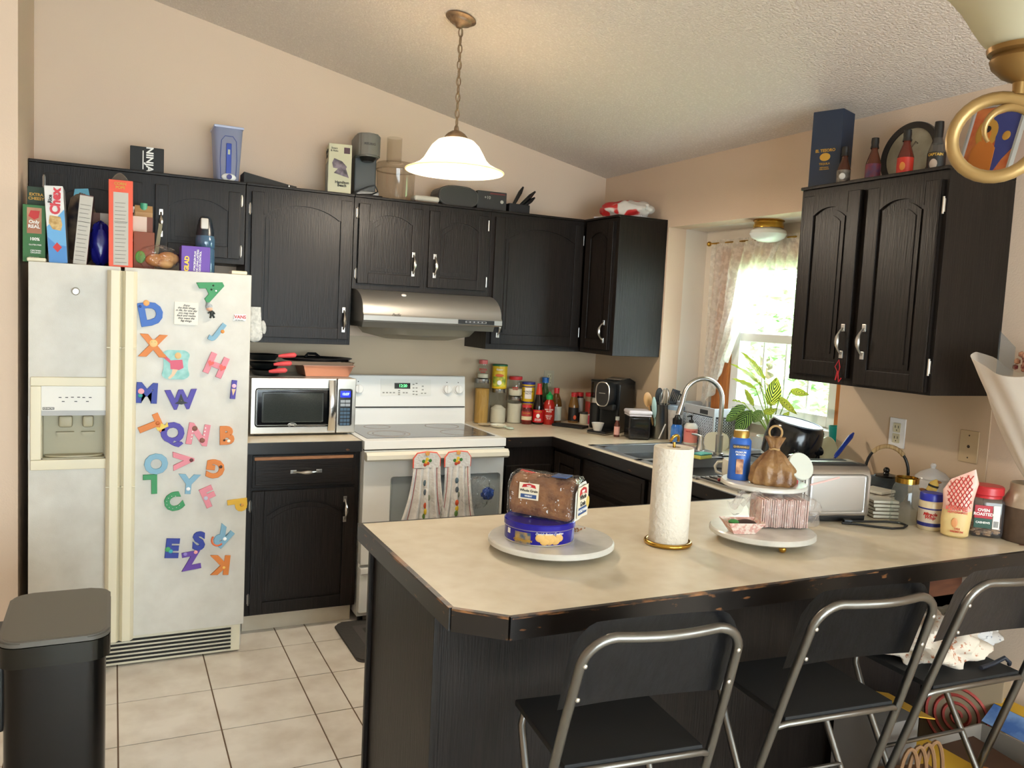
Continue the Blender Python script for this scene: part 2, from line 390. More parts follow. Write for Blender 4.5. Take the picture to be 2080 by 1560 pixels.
b = MB(); b.tube([(0, -.008, .02), (.012, -.014, -.005), (0, -.006, -.03), (-.012, -.012, -.005)], .0022, 6, True); b.tube([(0, -.01, -.02), (-.006, -.012, -.055)], .003, 6); b.tube([(0, -.01, -.02), (.01, -.012, -.06), (.02, -.012, -.045)], .0025, 6)
o = obj('red_tie', b, R_, None, T(-.362, -2.300, 1.432) @ RZ(-90)); tag(o, 'frayed red string tied to a handle of the right-hand cabinet', 'string')

# ---------------------------------------------------------------- base cabinets
TOE = mat('toe_kick_tile', '#c9b9a0', .4, col2='#d6c9b4', nscale=6)
c = cab('base_cabinet', 'dark base cabinet with drawer and door, between refrigerator and range', T(-2.232, -.61, .088), .54, .60, .785, top=False)
add_door(c, .035, .012, .482, .585, .435, .48, 'l')
b = MB(); b.box(0, .482, -.012, 0, 0, .152, .002); b.box(.012, .470, -.018, -.012, .012, .140, .003); dr = obj('drawer', b, OAKH, c, T(.035, 0, .612)); handle(dr, .245, .072, .14, True, -.018)
b = MB(); b.box(.042, .505, -.02, .0, .742, .758, .002); obj('cutting_board', b, mat('worn_maple', '#8a5b38', .6, col2='#a5714a', nscale=20, stretch=(1, 8, 8)), c)['label'] = 'brown pull-out cutting board edge'
b = MB(); b.box(.01, .53, .045, .06, -.088, 0); obj('toe_kick', b, TOE, c, smooth=False)
c = cab('base_cabinet', 'dark corner base cabinet right of the range', T(-.923, -.61, .088), .315, .60, .785, top=False)
d = obj('door', door_mesh(.27, .66, True), OAK, c, T(.02, 0, .012)); 
c = cab('sink_cabinet', 'long dark base cabinet under the sink', T(-.606, -.62, .088) @ RZ(-90), 1.53, .58, .785, top=False)
for i, (x, wd) in enumerate([(.03, .27), (.34, .53), (.90, .53)]):
    if i: b = MB(); b.box(0, wd, -.018, 0, 0, .14, .004); b.box(.02, wd-.02, -.021, -.018, .02, .12, .002); obj('drawer_front', b, OAKH, c, T(x, 0, .62))
    obj('door', door_mesh(wd if i == 0 else wd, .74 if i == 0 else .58, False), OAK, c, T(x, 0, .012))
# peninsula body
c = thing('peninsula_cabinet', 'dark wood peninsula base the folding chairs stand at', 'cabinet', (-2.07, -2.70, 0))
b = MB(); b.box(0, .004+.012, 0, .55, 0, .872, .001); obj('end_panel', b, OAK, c)
b = MB(); b.box(-.014, .0, .535, .552, 0, .860, .002); obj('corner_trim', b, OAK, c)
b = MB(); b.box(-.012, .004, -.014, .0, 0, .872, .002); obj('corner_trim', b, OAK, c)
b = MB(); b.box(.016, 1.77, .0, .016, 0, .872, .001); obj('front_panel', b, OAK, c)
b = MB(); b.box(1.77, 2.05, .08, .095, .64, .872); obj('bare_rail', b, mat('bare_red_wood', '#5a301b', .7, col2='#6c3f25', nscale=9, stretch=(1, 6, 6)), c)['label'] = 'bare reddish wood behind the panel'
b = MB(); b.box(1.77, 2.05, .10, .115, 0, .64); obj('lower_panel', b, OAK, c)
b = MB(); b.box(2.0, 2.05, -.26, .0, .70, .868, .003); obj('bracket', b, mat('pale_paint', '#c9ccd0', .5), c)['label'] = 'pale bracket against the wall'
b = MB(); b.box(.016, 2.05, .10, .54, .09, .872); obj('body', b, OAK, c)

# ================================================================ COUNTERTOPS
def edge(b, p, q, w=.012, z0=.862, z1=.9135):
    p = Vector(p); q = Vector(q); d = (q-p).normalized(); n = Vector((d.y, -d.x)); P = [p, q, q+n*w, p+n*w]
    b.prism([(v.x, v.y) for v in P], z0, z1, 'z')
b = MB(); b.box(-2.238, -1.690, -.628, -.005, .874, .914)
o = thing('side_countertop', 'small cream countertop under the microwave oven', 'countertop', (0, 0, 0)); obj('top', b, LAM, o, smooth=False)
b = MB(); edge(b, (-2.238, -.628), (-1.690, -.628)); obj('edge_trim', b, EDGE, o, smooth=False)
o = thing('countertop', 'long cream laminate countertop with chipped dark edge, corner to peninsula', 'countertop', (0, 0, 0))
b = MB()
for q in [(-.925, -.628, -.628, -.005), (-.628, -.005, -.945, -.005), (-.628, -.58, -1.795, -.945), (-.04, -.005, -1.795, -.945), (-.005, .268, -1.980, -.697), (-.628, -.005, -2.15, -1.795)]:
    b.box(q[0], q[1], q[2], q[3], .874, .914)
b.prism([(-2.105, -2.15), (-.005, -2.15), (-.005, -2.970), (-2.008, -2.970), (-2.105, -2.884)], .874, .914)
obj('top', b, LAM, o, smooth=False)
b = MB(); edge(b, (-.925, -.628), (-.628, -.628)); edge(b, (-.628, -.628), (-.628, -2.15)); edge(b, (-.628, -2.15), (-2.105, -2.15)); edge(b, (-2.105, -2.138), (-2.105, -2.888), .012); edge(b, (-2.105, -2.884), (-2.008, -2.970)); edge(b, (-2.012, -2.970), (-.005, -2.970))
WORN = mat('worn_brown_line', '#1c130d', .45, col2='#8a5c34', nscale=16, stretch=(1, 1, 4), contrast=(.46, .60), detail=8)
obj('edge_trim', b, EDGE, o, smooth=False); b = MB(); edge(b, (-2.105, -2.45), (-2.105, -2.8845), .0126, .9085, .9139); edge(b, (-2.105, -2.884), (-2.008, -2.970), .0126, .9085, .9139); edge(b, (-2.008, -2.970), (-.9, -2.970), .0126, .9085, .9139); obj('worn_edge', b, WORN, o, smooth=False)

# ================================================================ REFRIGERATOR
FR = mat('fridge_enamel', '#c3beb3', .40, col2='#cdc9bf', nscale=14, contrast=(.3, .7), bump=.04, bscale=220)
DARKG = mat('dark_gap', '#1d1a17', .8)
f = thing('refrigerator', 'white side-by-side refrigerator covered with letter magnets', 'refrigerator', (0, 0, 0))
b = MB(); b.box(-3.072, -2.252, -.755, -.03, .012, 1.655, .004); obj('body', b, FR, f)
b = MB()
X0, X1, Z0, Z1, FY, BY = -3.078, -2.756, .135, 1.672, -.822, -.760
b.box(X0, X1, FY, BY, 1.071, Z1, .003); b.box(X0, X1, FY, BY, Z0, .897, .003); b.box(X0, -3.033, FY, BY, .896, 1.072); b.box(-2.806, X1, FY, BY, .896, 1.072)
d = obj('door', b, FR, f)
b = MB()                                                    # dispenser surround and its recess
for q in [(-3.070, -2.770, 1.190, 1.226), (-3.070, -2.770, .856, .897), (-3.070, -3.033, .897, 1.19), (-2.806, -2.770, .897, 1.19)]: b.box(q[0], q[1], -.834, -.822, q[2], q[3], .004)
dp = obj('dispenser', b, CREAM, d)
b = MB(); b.box(-3.033, -2.806, -.763, -.757, .897, 1.072); b.box(-3.033, -3.029, -.82, -.757, .897, 1.072); b.box(-2.810, -2.806, -.82, -.757, .897, 1.072); b.box(-3.033, -2.806, -.82, -.757, .897, .902)
b.box(-2.975, -2.925, -.80, -.765, 1.02, 1.068, .01); b.box(-2.890, -2.850, -.80, -.765, 1.02, 1.068, .01); b.prism([(-2.985+.0, 1.0), (-2.920, 1.0), (-2.928, .982), (-2.975, .982)], -.785, -.765, 'y'); b.prism([(-2.895, 1.0), (-2.845, 1.0), (-2.852, .985), (-2.888, .985)], -.785, -.765, 'y')
obj('recess', b, mat('recess_plastic', '#a8a084', .45), d)
b = MB(); b.lathe([(0, 0), (.105, 0), (.105, .006), (0, .006)], 28, T(-2.92, -.775, .903), sx=1, sy=.4); obj('drip_tray', b, mat('tray_plastic', '#b5ab8c', .4), d)
b = MB(); b.box(-3.033, -2.806, -.829, -.822, 1.092, 1.19, .001); obj('control_panel', b, mat('panel_white', '#dfdcd4', .4), d)
b = MB(); b.box(-3.033, -2.806, -.830, -.822, 1.073, 1.092); obj('panel_strip', b, mat('panel_grey', '#a9a8a6', .4), d)
b = MB()
for x, z in [(-2.968, 1.145), (-2.945, 1.145), (-2.925, 1.146), (-2.903, 1.146), (-2.885, 1.145), (-2.862, 1.145), (-2.957, 1.129), (-2.913, 1.129), (-2.872, 1.129)]: b.box(x-.005, x+.005, -.8302, -.829, z-.0015, z+.0015)
obj('markings', b, INK, d)
b = MB(); b.box(-3.028, -2.988, -.8303, -.829, 1.097, 1.106); nb = obj('name_badge', b, INK, d); text('KENMORE', .008, WINK, d, T(-3.008, -.8306, 1.1015), off=.02)
b = MB(); b.box(-2.742, -2.250, FY, BY, Z0, Z1, .003); d2 = obj('door', b, FR, f)
for dx, dr in ((-2.776, d), (-2.724, d2)):
    b = MB(); b.prism([(dx-.029+.0, -.822), (dx-.027, -.862), (dx-.014, -.880), (dx+.014, -.880), (dx+.027, -.862), (dx+.029, -.822)], .14, 1.655, 'z')
    b.box(dx-.0275, dx+.0275, -.8765, -.84, 1.348, 1.351); b.box(dx-.0275, dx+.0275, -.8765, -.84, .785, .788); obj('handle', b, CREAM, dr)
b = MB(); b.box(-3.066, -2.262, -.795, -.758, .008, .128, .002); g = obj('grille', b, CREAM, f)
for k in range(6): b = MB(); b.box(-3.03, -2.30, -.8, -.78, .020+k*.0175, .028+k*.0175); obj('slot', b, DARKG, g)
for x in (-3.055, -2.30): b = MB(); b.box(x-.03, x+.035, -.80, -.70, 1.672, 1.688, .005); obj('hinge_cap', b, CREAM, f)
b = MB(); b.box(-2.754, -2.744, -.79, -.757, .14, 1.665); obj('gasket', b, DARKG, f)

# ---- letter magnets
LC = {'green': '#2f8a52', 'blue': '#2f62b4', 'orange': '#d0772a', 'sky': '#7aa6bd', 'pink': '#d8828f', 'violet': '#46389c', 'navy': '#223592', 'yellow': '#d3a422', 'plum': '#5b3596'}
def mg(k): return mat('magnet_'+k, LC[k], .5)
ML = [('A',-2.407,1.604,0.095,-63,'green'),('D',-2.643,1.490,0.097,11,'blue'),('X',-2.633,1.359,0.093,-2,'orange'),('J',-2.388,1.425,0.071,-35,'sky'),('H',-2.387,1.283,0.092,-22,'pink'),('I',-2.315,1.180,0.080,-5,'violet'),('M',-2.655,1.164,0.085,-3,'navy'),('W',-2.523,1.137,0.083,3,'violet'),('T',-2.640,1.027,0.094,-67,'orange'),('Q',-2.555,0.990,0.087,-5,'violet'),('N',-2.454,0.988,0.092,-9,'pink'),('B',-2.337,0.982,0.081,1,'orange'),('O',-2.616,0.867,0.086,3,'sky'),('V',-2.509,0.878,0.083,93,'pink'),('G',-2.382,0.837,0.080,173,'orange'),('L',-2.638,0.782,0.082,181,'green'),('Y',-2.488,0.776,0.084,-5,'sky'),('C',-2.547,0.702,0.079,23,'green'),('F',-2.406,0.718,0.089,23,'pink'),('P',-2.288,0.673,0.082,-85,'yellow'),('E',-2.548,0.503,0.084,-5,'navy'),('S',-2.443,0.527,0.080,-2,'navy'),('R',-2.353,0.542,0.085,138,'sky'),('Z',-2.473,0.443,0.080,7,'plum'),('K',-2.358,0.413,0.086,175,'orange')]
CN = {'green': 'green', 'blue': 'blue', 'orange': 'orange', 'sky': 'pale blue', 'pink': 'pink', 'violet': 'violet', 'navy': 'dark blue', 'yellow': 'yellow', 'plum': 'purple'}
DECO = {'D': [('ball', -.01, .045, .012, '#e8a05c'), ('ball', -.035, .035, .006, '#243f80')], 'X': [('ball', 0, .01, .016, '#f0b878'), ('ball', -.006, .015, .003, '#3a8a50'), ('ball', .006, .015, .003, '#3a8a50')], 'A': [('ball', -.012, .008, .004, '#16301f'), ('ball', .012, .008, .004, '#eef4ee'), ('ball', 0, -.006, .004, '#16301f')],
 'J': [('ball', .018, .015, .008, '#d98b3a')], 'H': [('heart', -.024, .0, .014, '#dc5a4e'), ('heart', .026, .0, .016, '#dc5a4e')], 'I': [('cone', 0, -.004, .014, '#e3bd93'), ('ball', 0, .016, .009, '#f0b9cc')], 'M': [('ball', -.022, .006, .012, '#e79aa5'), ('ball', -.024, -.012, .009, '#2f8f8a')],
 'W': [('hat', 0, -.004, .022, '#121216'), ('ball', 0, -.004, .004, '#dcb35a')], 'Q': [('crown', -.025, .045, .022, '#ddc04c')], 'N': [('ball', -.018, .024, .011, '#7d4a3c'), ('ball', .02, -.022, .011, '#7d4a3c')], 'B': [('ball', -.012, -.02, .005, '#26170f'), ('ball', .006, -.024, .007, '#f2ead8')],
 'V': [('ball', .0, -.03, .008, '#5c2a28')], 'G': [('ball', -.02, -.012, .007, '#4a2a1a')], 'Y': [('ball', 0, -.02, .008, '#e8e8ea'), ('ball', 0, -.02, .0035, '#222222')], 'F': [('ball', -.014, .0, .009, '#b8b8c8')], 'E': [('ball', -.018, -.004, .011, '#3f9a5a'), ('ball', -.006, -.012, .009, '#3aa0b0')],
 'R': [('rainbow', 0, .022, .024, '#d8683a'), ('ball', -.02, .0, .008, '#f4f4f4')], 'Z': [('ball', .022, .034, .008, '#eaa0a0'), ('ball', -.02, .034, .008, '#8d7cc4')], 'K': [('ball', -.02, .01, .006, '#f0c060')], 'T': [('ball', 0, .03, .008, '#b85f20')], 'P': [('ball', .0, .02, .007, '#c89038')], 'L': [], 'O': [], 'S': [], 'C': []}
STRIPED = {'T'}
for ch, x, z, h, rot, k in ML:
    o = text(ch, h/.80, mg(k), None, T(x, -.8275, z) @ RY(-rot), 'letter_magnet', .0028, .045, bev=.0016)
    # centre the glyph on its own middle
    xs_ = [v.co.x for v in o.data.vertices]; zs_ = [v.co.z for v in o.data.vertices]; cx, cz = (min(xs_)+max(xs_))/2, (min(zs_)+max(zs_))/2
    for v in o.data.vertices: v.co.x -= cx; v.co.z -= cz
    tag(o, f'{CN[k]} letter {ch} magnet on the refrigerator door', 'magnet', 'letter magnets on the refrigerator')
    for kind, dx, dz, r, col in DECO.get(ch, []):
        m = mat('deco_'+col, col, .5); b = MB(); y = -.0046
        if kind == 'ball': b.ball((dx, y, dz), (r, .0022, r), 12)
        elif kind == 'heart':
            b.prism([(dx+r*.9*math.sin(a)**3, dz+r*.06*(13*math.cos(a)-5*math.cos(2*a)-2*math.cos(3*a)-math.cos(4*a))) for a in [2*PI*i/20 for i in range(20)]], y-.002, y+.001, 'y')
        elif kind == 'cone': b.prism([(dx-r*.6, dz+r*.5), (dx+r*.6, dz+r*.5), (dx, dz-r*1.6)], y-.002, y+.001, 'y')
        elif kind == 'hat': b.prism([(dx-r*1.2, dz-r*.5), (dx-r*.6, dz-r*.2), (dx, dz+r*1.3), (dx+r*.5, dz-r*.2), (dx+r*1.2, dz-r*.5), (dx, dz-r*.75)], y-.002, y+.001, 'y')
        elif kind == 'crown': b.prism([(dx-r, dz-r*.5), (dx-r*1.1, dz+r*.4), (dx-r*.5, dz), (dx, dz+r*.7), (dx+r*.5, dz+.1*r), (dx+r*1.1, dz+r*.6), (dx+r, dz-r*.3)], y-.002, y+.002, 'y', RY(-25))
        elif kind == 'rainbow':
            b.tube([(dx+r*math.cos(a), y, dz+r*math.sin(a)) for a in [PI*i/10 for i in range(11)]], .004, 6)
        obj('decoration', b, m, o)
    if ch == 'C' or ch == 'N':
        b = MB()
        for i in range(9):
            a = math.radians(50+i*32)
            if ch == 'C': b.ball((math.cos(a)*.027, -.0046, math.sin(a)*.027), (.0016, .0006, .0016), 6)
            else: b.ball(((-.024 if i % 2 else .024), -.0046, -.028+.0075*i), (.003, .0006, .003), 6)
        q = obj('dots', b, WINK, o); q['kind'] = 'stuff'
b = MB(); b.lathe([(0, 0), (.014, 0), (.0155, -.006), (.011, -.012), (0, -.013)], 20, RX(-90)); o = obj('round_magnet', b, CHROME, None, T(-2.916, -.8225, 1.565)); tag(o, 'round silver magnet high on the freezer door', 'magnet')
b = MB(); b.box(-.046, .046, 0, .003, -.047, .047, .0008); o = obj('quote_magnet', b, mat('card', '#e6e1d5', .6), None, T(-2.509, -.8265, 1.497) @ RY(1)); tag(o, 'square white quote magnet with black script', 'magnet')
text('Enjoy\nthe little things\nin life, for one day\nyou may look\nback and realize\nthey were the\nbig things', .0112, INK, o, T(0, -.0005, .001), off=.012, shear=.4, spl=.95)
b = MB(); pts = [(.052*s*(1-.10*math.cos(6*a)) * math.copysign(abs(math.cos(a))**.55, math.cos(a)), .064*s*(1-.05*math.cos(4*a))*math.copysign(abs(math.sin(a))**.55, math.sin(a))) for s in (1,) for a in [2*PI*i/48 for i in range(48)]]
b.prism(pts, -.003, 0, 'y'); o = obj('plaque_magnet', b, mat('teal_card', '#7fb9b4', .5, col2='#a2cfca', nscale=30), None, T(-2.546, -.8235, 1.282)); tag(o, 'teal ornate plaque magnet with a pink painted figure', 'magnet')
b = MB(); b.ball((.008, -.0035, .038), (.013, .0015, .014), 12); obj('painted_head', b, mat('blond', '#d9b27a', .6), o)
b = MB(); b.prism([(-.045, .045), (-.02, .018), (.0, .02), (.025, .022), (.03, -.012), (.012, -.022), (-.02, -.018), (-.022, .006), (-.05, .03)], -.0045, -.003, 'y'); obj('painted_dress', b, mat('rose', '#cf5f78', .6), o)
b = MB(); b.prism([(-.012, -.018), (.008, -.02), (-.006, -.045), (-.022, -.06), (-.03, -.056), (-.016, -.038)], -.0048, -.003, 'y'); obj('painted_legs', b, mat('skin_print', '#e6c2a4', .6), o)
o = thing('figurine_magnet', 'small grey-haired figurine magnet beside the quote card', 'magnet', (-2.415, -.832, 1.509))
b = MB(); b.ball((-.004, 0, .012), (.013, .009, .011), 14); obj('head', b, mat('fig_skin', '#d9a98c', .5), o)
b = MB(); b.ball((-.006, .001, .021), (.015, .010, .012), 14); b.lathe([(.013, 0), (.006, .012), (0, .016)], 7, T(-.008, .0, .024) @ RY(-20)); obj('hair', b, mat('fig_hair', '#b9bfc4', .6, col2='#8b9196', nscale=90), o)
b = MB(); b.ball((.006, 0, -.006), (.009, .006, .011), 12); b.tube([(.004, 0, -.012), (.0, 0, -.028)], .004, 8); b.tube([(.009, 0, -.012), (.016, 0, -.026)], .004, 8); b.tube([(.012, -.003, 0), (.018, -.004, -.010)], .003, 6); b.tube([(-.002, -.003, 0), (-.010, -.004, -.008)], .003, 6); obj('clothes', b, mat('fig_dark', '#27302f', .6), o)
b = MB(); b.box(-.026, .026, -.002, 0, -.014, -.009, .0006); b.box(-.021, .027, -.002, 0, -.009, .014, .0006); o = obj('logo_magnet', b, mat('logo_white', '#e8eceb', .5), None, T(-2.297, -.8235, 1.489)); tag(o, 'small white magnet with red block lettering', 'magnet')
text('VANS', .019, REDINK, o, T(.003, -.0024, .002), off=.03); text('OFF THE WALL', .005, INK, o, T(0, -.0024, -.0115), off=.02)

# oven mitt hanging in the gap between refrigerator and cabinet
b = MB(); b.grid(lambda u, v: ((.034*math.cos(2*PI*u))*(.75+.35*v), .012*math.sin(2*PI*u), -.12*v-.02*math.sin(PI*v)), 16, 10, closeu=True); b.ball((0, 0, -.135), (.037, .014, .035), 14); b.ball((.030, 0, -.100), (.013, .011, .034), 12, RY(-6))
o = obj('oven_mitt', b, mat('grey_quilt', '#b8b9b4', .9, col2='#d5d5cf', nscale=60, bump=.5), None, T(-2.165, -.375, 1.535)); tag(o, 'grey quilted oven mitt hanging right of the refrigerator', 'oven mitt')

# ================================================================ RANGE
RG = thing('range', 'white electric range with glass cooktop', 'stove', (0, 0, 0))
b = MB(); b.box(-1.684, -.930, -.625, -.03, .03, .90, .003); obj('body', b, WHITE, RG)
b = MB(); b.box(-1.686, -.928, -.668, -.03, .874, .917, .004); ct = obj('cooktop_frame', b, WHITE, RG)
b = MB(); b.box(-1.655, -.959, -.595, -.125, .9165, .9195, .001); obj('glass_top', b, mat('ceramic_glass', '#54585c', .10, col2='#676b6e', nscale=400, contrast=(.4, .6)), RG)
def ring(cx, cy, r, nm='burner_ring'):
    b = MB(); b.lathe([(r, .9196), (r, .9200), (r-.004, .9200), (r-.004, .9196)], 40, T(cx, cy, 0)); obj(nm, b, mat('ring_print', '#8b6f5c', .3), RG)
for x, y, r in [(-1.50, -.46, .11), (-1.50, -.46, .085), (-1.115, -.46, .098), (-1.49, -.215, .072), (-1.12, -.225, .095)]: ring(x, y, r)
b = MB(); b.prism([(-.115, .917), (-.03, .917), (-.03, 1.185), (-.075, 1.19), (-.085, 1.185), (-.105, 1.02)], -1.678, -.935, 'x'); bgd = obj('backguard', b, WHITE, RG)
b = MB(); b.box(-1.674, -.939, -.112, -.104, 1.010, 1.016); obj('seam', b, DARKG, bgd)
BGY = lambda z: -.105 + (z-1.02)*(.02/.165)
b = MB(); b.prism([(BGY(1.075)-.002, 1.075), (BGY(1.168)-.002, 1.168), (BGY(1.168), 1.168), (BGY(1.075), 1.075)], -1.440, -1.145, 'x'); cp = obj('control_panel', b, mat('panel_offwhite', '#dfdfda', .35), RG)
b = MB(); b.prism([(BGY(1.115)-.0026, 1.115), (BGY(1.147)-.0026, 1.147), (BGY(1.147), 1.147), (BGY(1.115), 1.115)], -1.362, -1.269, 'x'); obj('display', b, mat('lcd_black', '#0d100c', .2), cp)
text('12:20', .022, mat('lcd_green', '#59e07a', .4, emit=3), cp, T(-1.312, BGY(1.131)-.0031, 1.131) @ RX(-7), off=.01)
for i, (x, z) in enumerate([(-1.425, 1.093), (-1.405, 1.093), (-1.385, 1.093), (-1.365, 1.093), (-1.335, 1.093), (-1.335, 1.104), (-1.335, 1.083), (-1.308, 1.093), (-1.290, 1.093), (-1.250, 1.14), (-1.232, 1.145), (-1.250, 1.12), (-1.232, 1.12), (-1.250, 1.10), (-1.232, 1.10), (-1.250, 1.085), (-1.232, 1.083), (-1.195, 1.13), (-1.195, 1.11), (-1.20, 1.09), (-1.18, 1.09)]):
    b = MB(); b.box(x-.0055, x+.0055, BGY(z)-.0032, BGY(z)-.001, z-.003, z+.003); obj('button', b, mat('button_grey', '#8c8c86', .5), cp)
for x in (-1.568, -1.047, -.977):
    M = T(x, BGY(1.112), 1.112) @ RX(90-7); b = MB(); b.cyl(.029, 0, .006, 28, M); b.cyl(.024, .006, .024, 28, M, .003); b.box(-.005, .005, -.022, .022, .02, .031, .002, M); kn = obj('knob', b, WHITE, RG)
    b = MB(); b.box(x-.0025, x+.0025, BGY(1.152)-.0006, BGY(1.152)+.001, 1.150, 1.155); obj('mark', b, INK, bgd)
b = MB(); b.box(-1.683, -.931, -.660, -.620, .30, .868, .004); od = obj('oven_door', b, WHITE, RG)
b = MB(); b.box(-1.545, -.955, -.6625, -.659, .40, .735, .012); obj('oven_window', b, mat('oven_glass_grey', '#8f9698', .15), od)
n = 12; b = MB(); b.prism([(-.662, .862), (-.700, .866), (-.716, .852), (-.718, .832), (-.704, .822), (-.662, .832)], -1.684, -.930, 'x'); obj('handle', b, mat('handle_ivory', '#ded9c9', .3), od)
b = MB(); b.box(-1.68, -.934, -.655, -.62, .866, .875); obj('vent_gap', b, DARKG, RG)
b = MB(); b.box(-1.683, -.931, -.655, -.62, .055, .285, .006); b.box(-1.683, -.931, -.668, -.655, .255, .285, .004); obj('storage_drawer', b, WHITE, RG)
for x in (-1.66, -.955):
    for y in (-.60, -.06): b = MB(); b.cyl(.014, 0, .032, 12, T(x, y, 0)); obj('foot', b, BLACKP, RG)

# dish towels buttoned over the oven handle
TW = mat('white_terry', '#e3e1dd', .95, col2='#d0ccc8', nscale=22, bump=.4, bscale=90)
def towel(x, lab, hem, seedv):
    t = thing('dish_towel', lab, 'towel', (x, -.724, .866), 0, 'towels on the oven handle')
    b = MB(); P = [(-.068, -.078), (-.068, -.03), (-.05, -.006), (0, .0), (.05, -.006), (.068, -.03), (.068, -.078)]; b.prism(P, -.010, -.001, 'y'); p = obj('pad', b, TW, t)
    b = MB(); b.tube([(a, -.0055, c) for a, c in P], .0048, 8); obj('red_piping', b, mat('coral_piping', '#e0604f', .7), p)
    b = MB(); b.cyl(.011, 0, .004, 16, T(0, -.011, -.006) @ RX(90)); obj('button', b, mat('wood_button', '#dfa65a', .5), p)
    for dx, dz, c in [(-.018, -.045, '#3f7a3a'), (-.006, -.05, '#d9b52e'), (.004, -.056, '#c4572e'), (.016, -.042, '#3f7a3a'), (0, -.035, '#dcbc3a'), (-.01, -.062, '#b8432e')]:
        b = MB(); b.ball((dx, -.0105, dz), (.009, .0012, .009), 10); obj('print', b, mat('print'+c, c, .8), p)
    L = .30
    def fn(u, v):
        wd = .070 + .042*v*v + (.035*v*(1-u) if hem else 0); xx = (u*2-1)*wd; am = .0035+.0085*min(1, v*2)
        return (xx, -.006 - am*(1+math.sin(u*2*PI*4.2+seedv)) - .004*v, -.076 - L*v - .006*math.sin(u*5+seedv))
    b = MB(); b.grid(fn, 70, 18); o = obj('skirt', b, TW, t)
    for u0 in (.13, .88):
        b = MB(); b.tube([(fn(u0, v/12)[0], fn(u0, v/12)[1]-.001, fn(u0, v/12)[2]) for v in range(13)], .0016, 6); obj('red_stripe', b, mat('wine_stripe', '#a03a44', .8), o)
    for u0, v0, c in [(.45, .25, '#5a6e7a'), (.46, .4, '#55606a'), (.47, .62, '#c4502c'), (.48, .72, '#d6b52c'), (.46, .8, '#5f7f3f'), (.55, .5, '#8a8d7a')]:
        q = fn(u0, v0); b = MB(); b.ball((q[0], q[1], q[2]), (.010, .004, .016), 10); obj('print', b, mat('print'+c, c, .8), o)
towel(-1.386, 'left hanging dish towel with red piping and rooster print', True, .6)
towel(-1.222, 'right hanging dish towel, partly behind the clear bag', False, 2.1)
o = thing('plastic_bag', 'small clear plastic bag with blue wad hanging by the oven', 'bag', (-1.12, -.765, .66))
def crumple(a, bb, c, seedv, amp=.18, n=28):
    def fn(u, v):
        th = 2*PI*u; ph = PI*v; k = 1 + amp*math.sin(5*th+seedv)*math.sin(4*ph+seedv*2) + amp*.6*math.sin(9*th+2*seedv)*math.sin(7*ph)
        return (a*k*math.sin(ph)*math.cos(th), bb*k*math.sin(ph)*math.sin(th), c*k*math.cos(ph))
    b = MB(); b.grid(fn, n, n//2, closeu=True); bmesh.ops.remove_doubles(b.bm, verts=b.bm.verts, dist=1e-5); return b
obj('film', crumple(.085, .035, .075, 1.3), FILM, o); obj('blue_wad', crumple(.032, .022, .028, .4, .22), mat('navy_plastic', '#1e3f86', .4), o, T(.055, 0, -.01))

# ================================================================ RANGE HOOD
H = thing('range_hood', 'stainless steel range hood above the cooktop', 'range hood', (0, 0, 0))
prof = [(-.006, 1.652), (-.315, 1.652)] + [(-.315-.185*math.sin(a), 1.652-.118*(1-math.cos(a))) for a in [PI/2*i/8 for i in range(1, 9)]] + [(-.512, 1.522), (-.512, 1.498), (-.500, 1.490), (-.006, 1.490)]
b = MB(); b.prism(prof, -1.668, -.912, 'x'); obj('shell', b, mat('hood_steel', '#9a9894', .45, .85), H)
b = MB(); b.prism([(-.02, 1.491), (-.455, 1.491), (-.44, 1.462), (-.02, 1.462)], -1.655, -.93, 'x'); uh = obj('lower_casing', b, mat('casing_grey', '#7d7a72', .4, .6), H)
b = MB(); b.lathe([(0, -.066), (.18, -.062), (.30, -.036), (.335, 0), (0, 0)], 40, T(-1.29, -.235, 1.463), sx=1, sy=.58); obj('grease_bowl', b, clear('bowl_glass', '#cfcabd', .45, '#b9b2a0'), H)
for x in (-1.53, -1.06): b = MB(); b.cyl(.035, -.008, 0, 20, T(x, -.40, 1.489), .002); obj('lamp_lens', b, mat('amber_lens', '#7a5a3a', .4), H)
b = MB(); b.box(-1.165, -.958, -.5145, -.511, 1.499, 1.521, .0012); sp = obj('switch_panel', b, BLACKP, H)
b = MB(); b.box(-1.125, -1.005, -.5155, -.514, 1.505, 1.516, .003); q = obj('panel_outline', b, mat('switch_grey', '#8b8d90', .4), sp)
for k in range(5): b = MB(); b.box(-1.118+k*.023, -1.102+k*.023, -.5162, -.515, 1.507, 1.514, .001); obj('switch', b, INK, sp)
text('Pacific', .018, INK, H, T(-1.50, -.5125, 1.530) @ RX(-20), off=.01, shear=.35)
b = MB(); b.ball((0, 0, 0), (.014, .003, .009), 14); q = obj('emblem', b, mat('emblem_silver', '#e4e2dc', .3, .6), H, T(-1.436, -.423, 1.632) @ RX(-38))

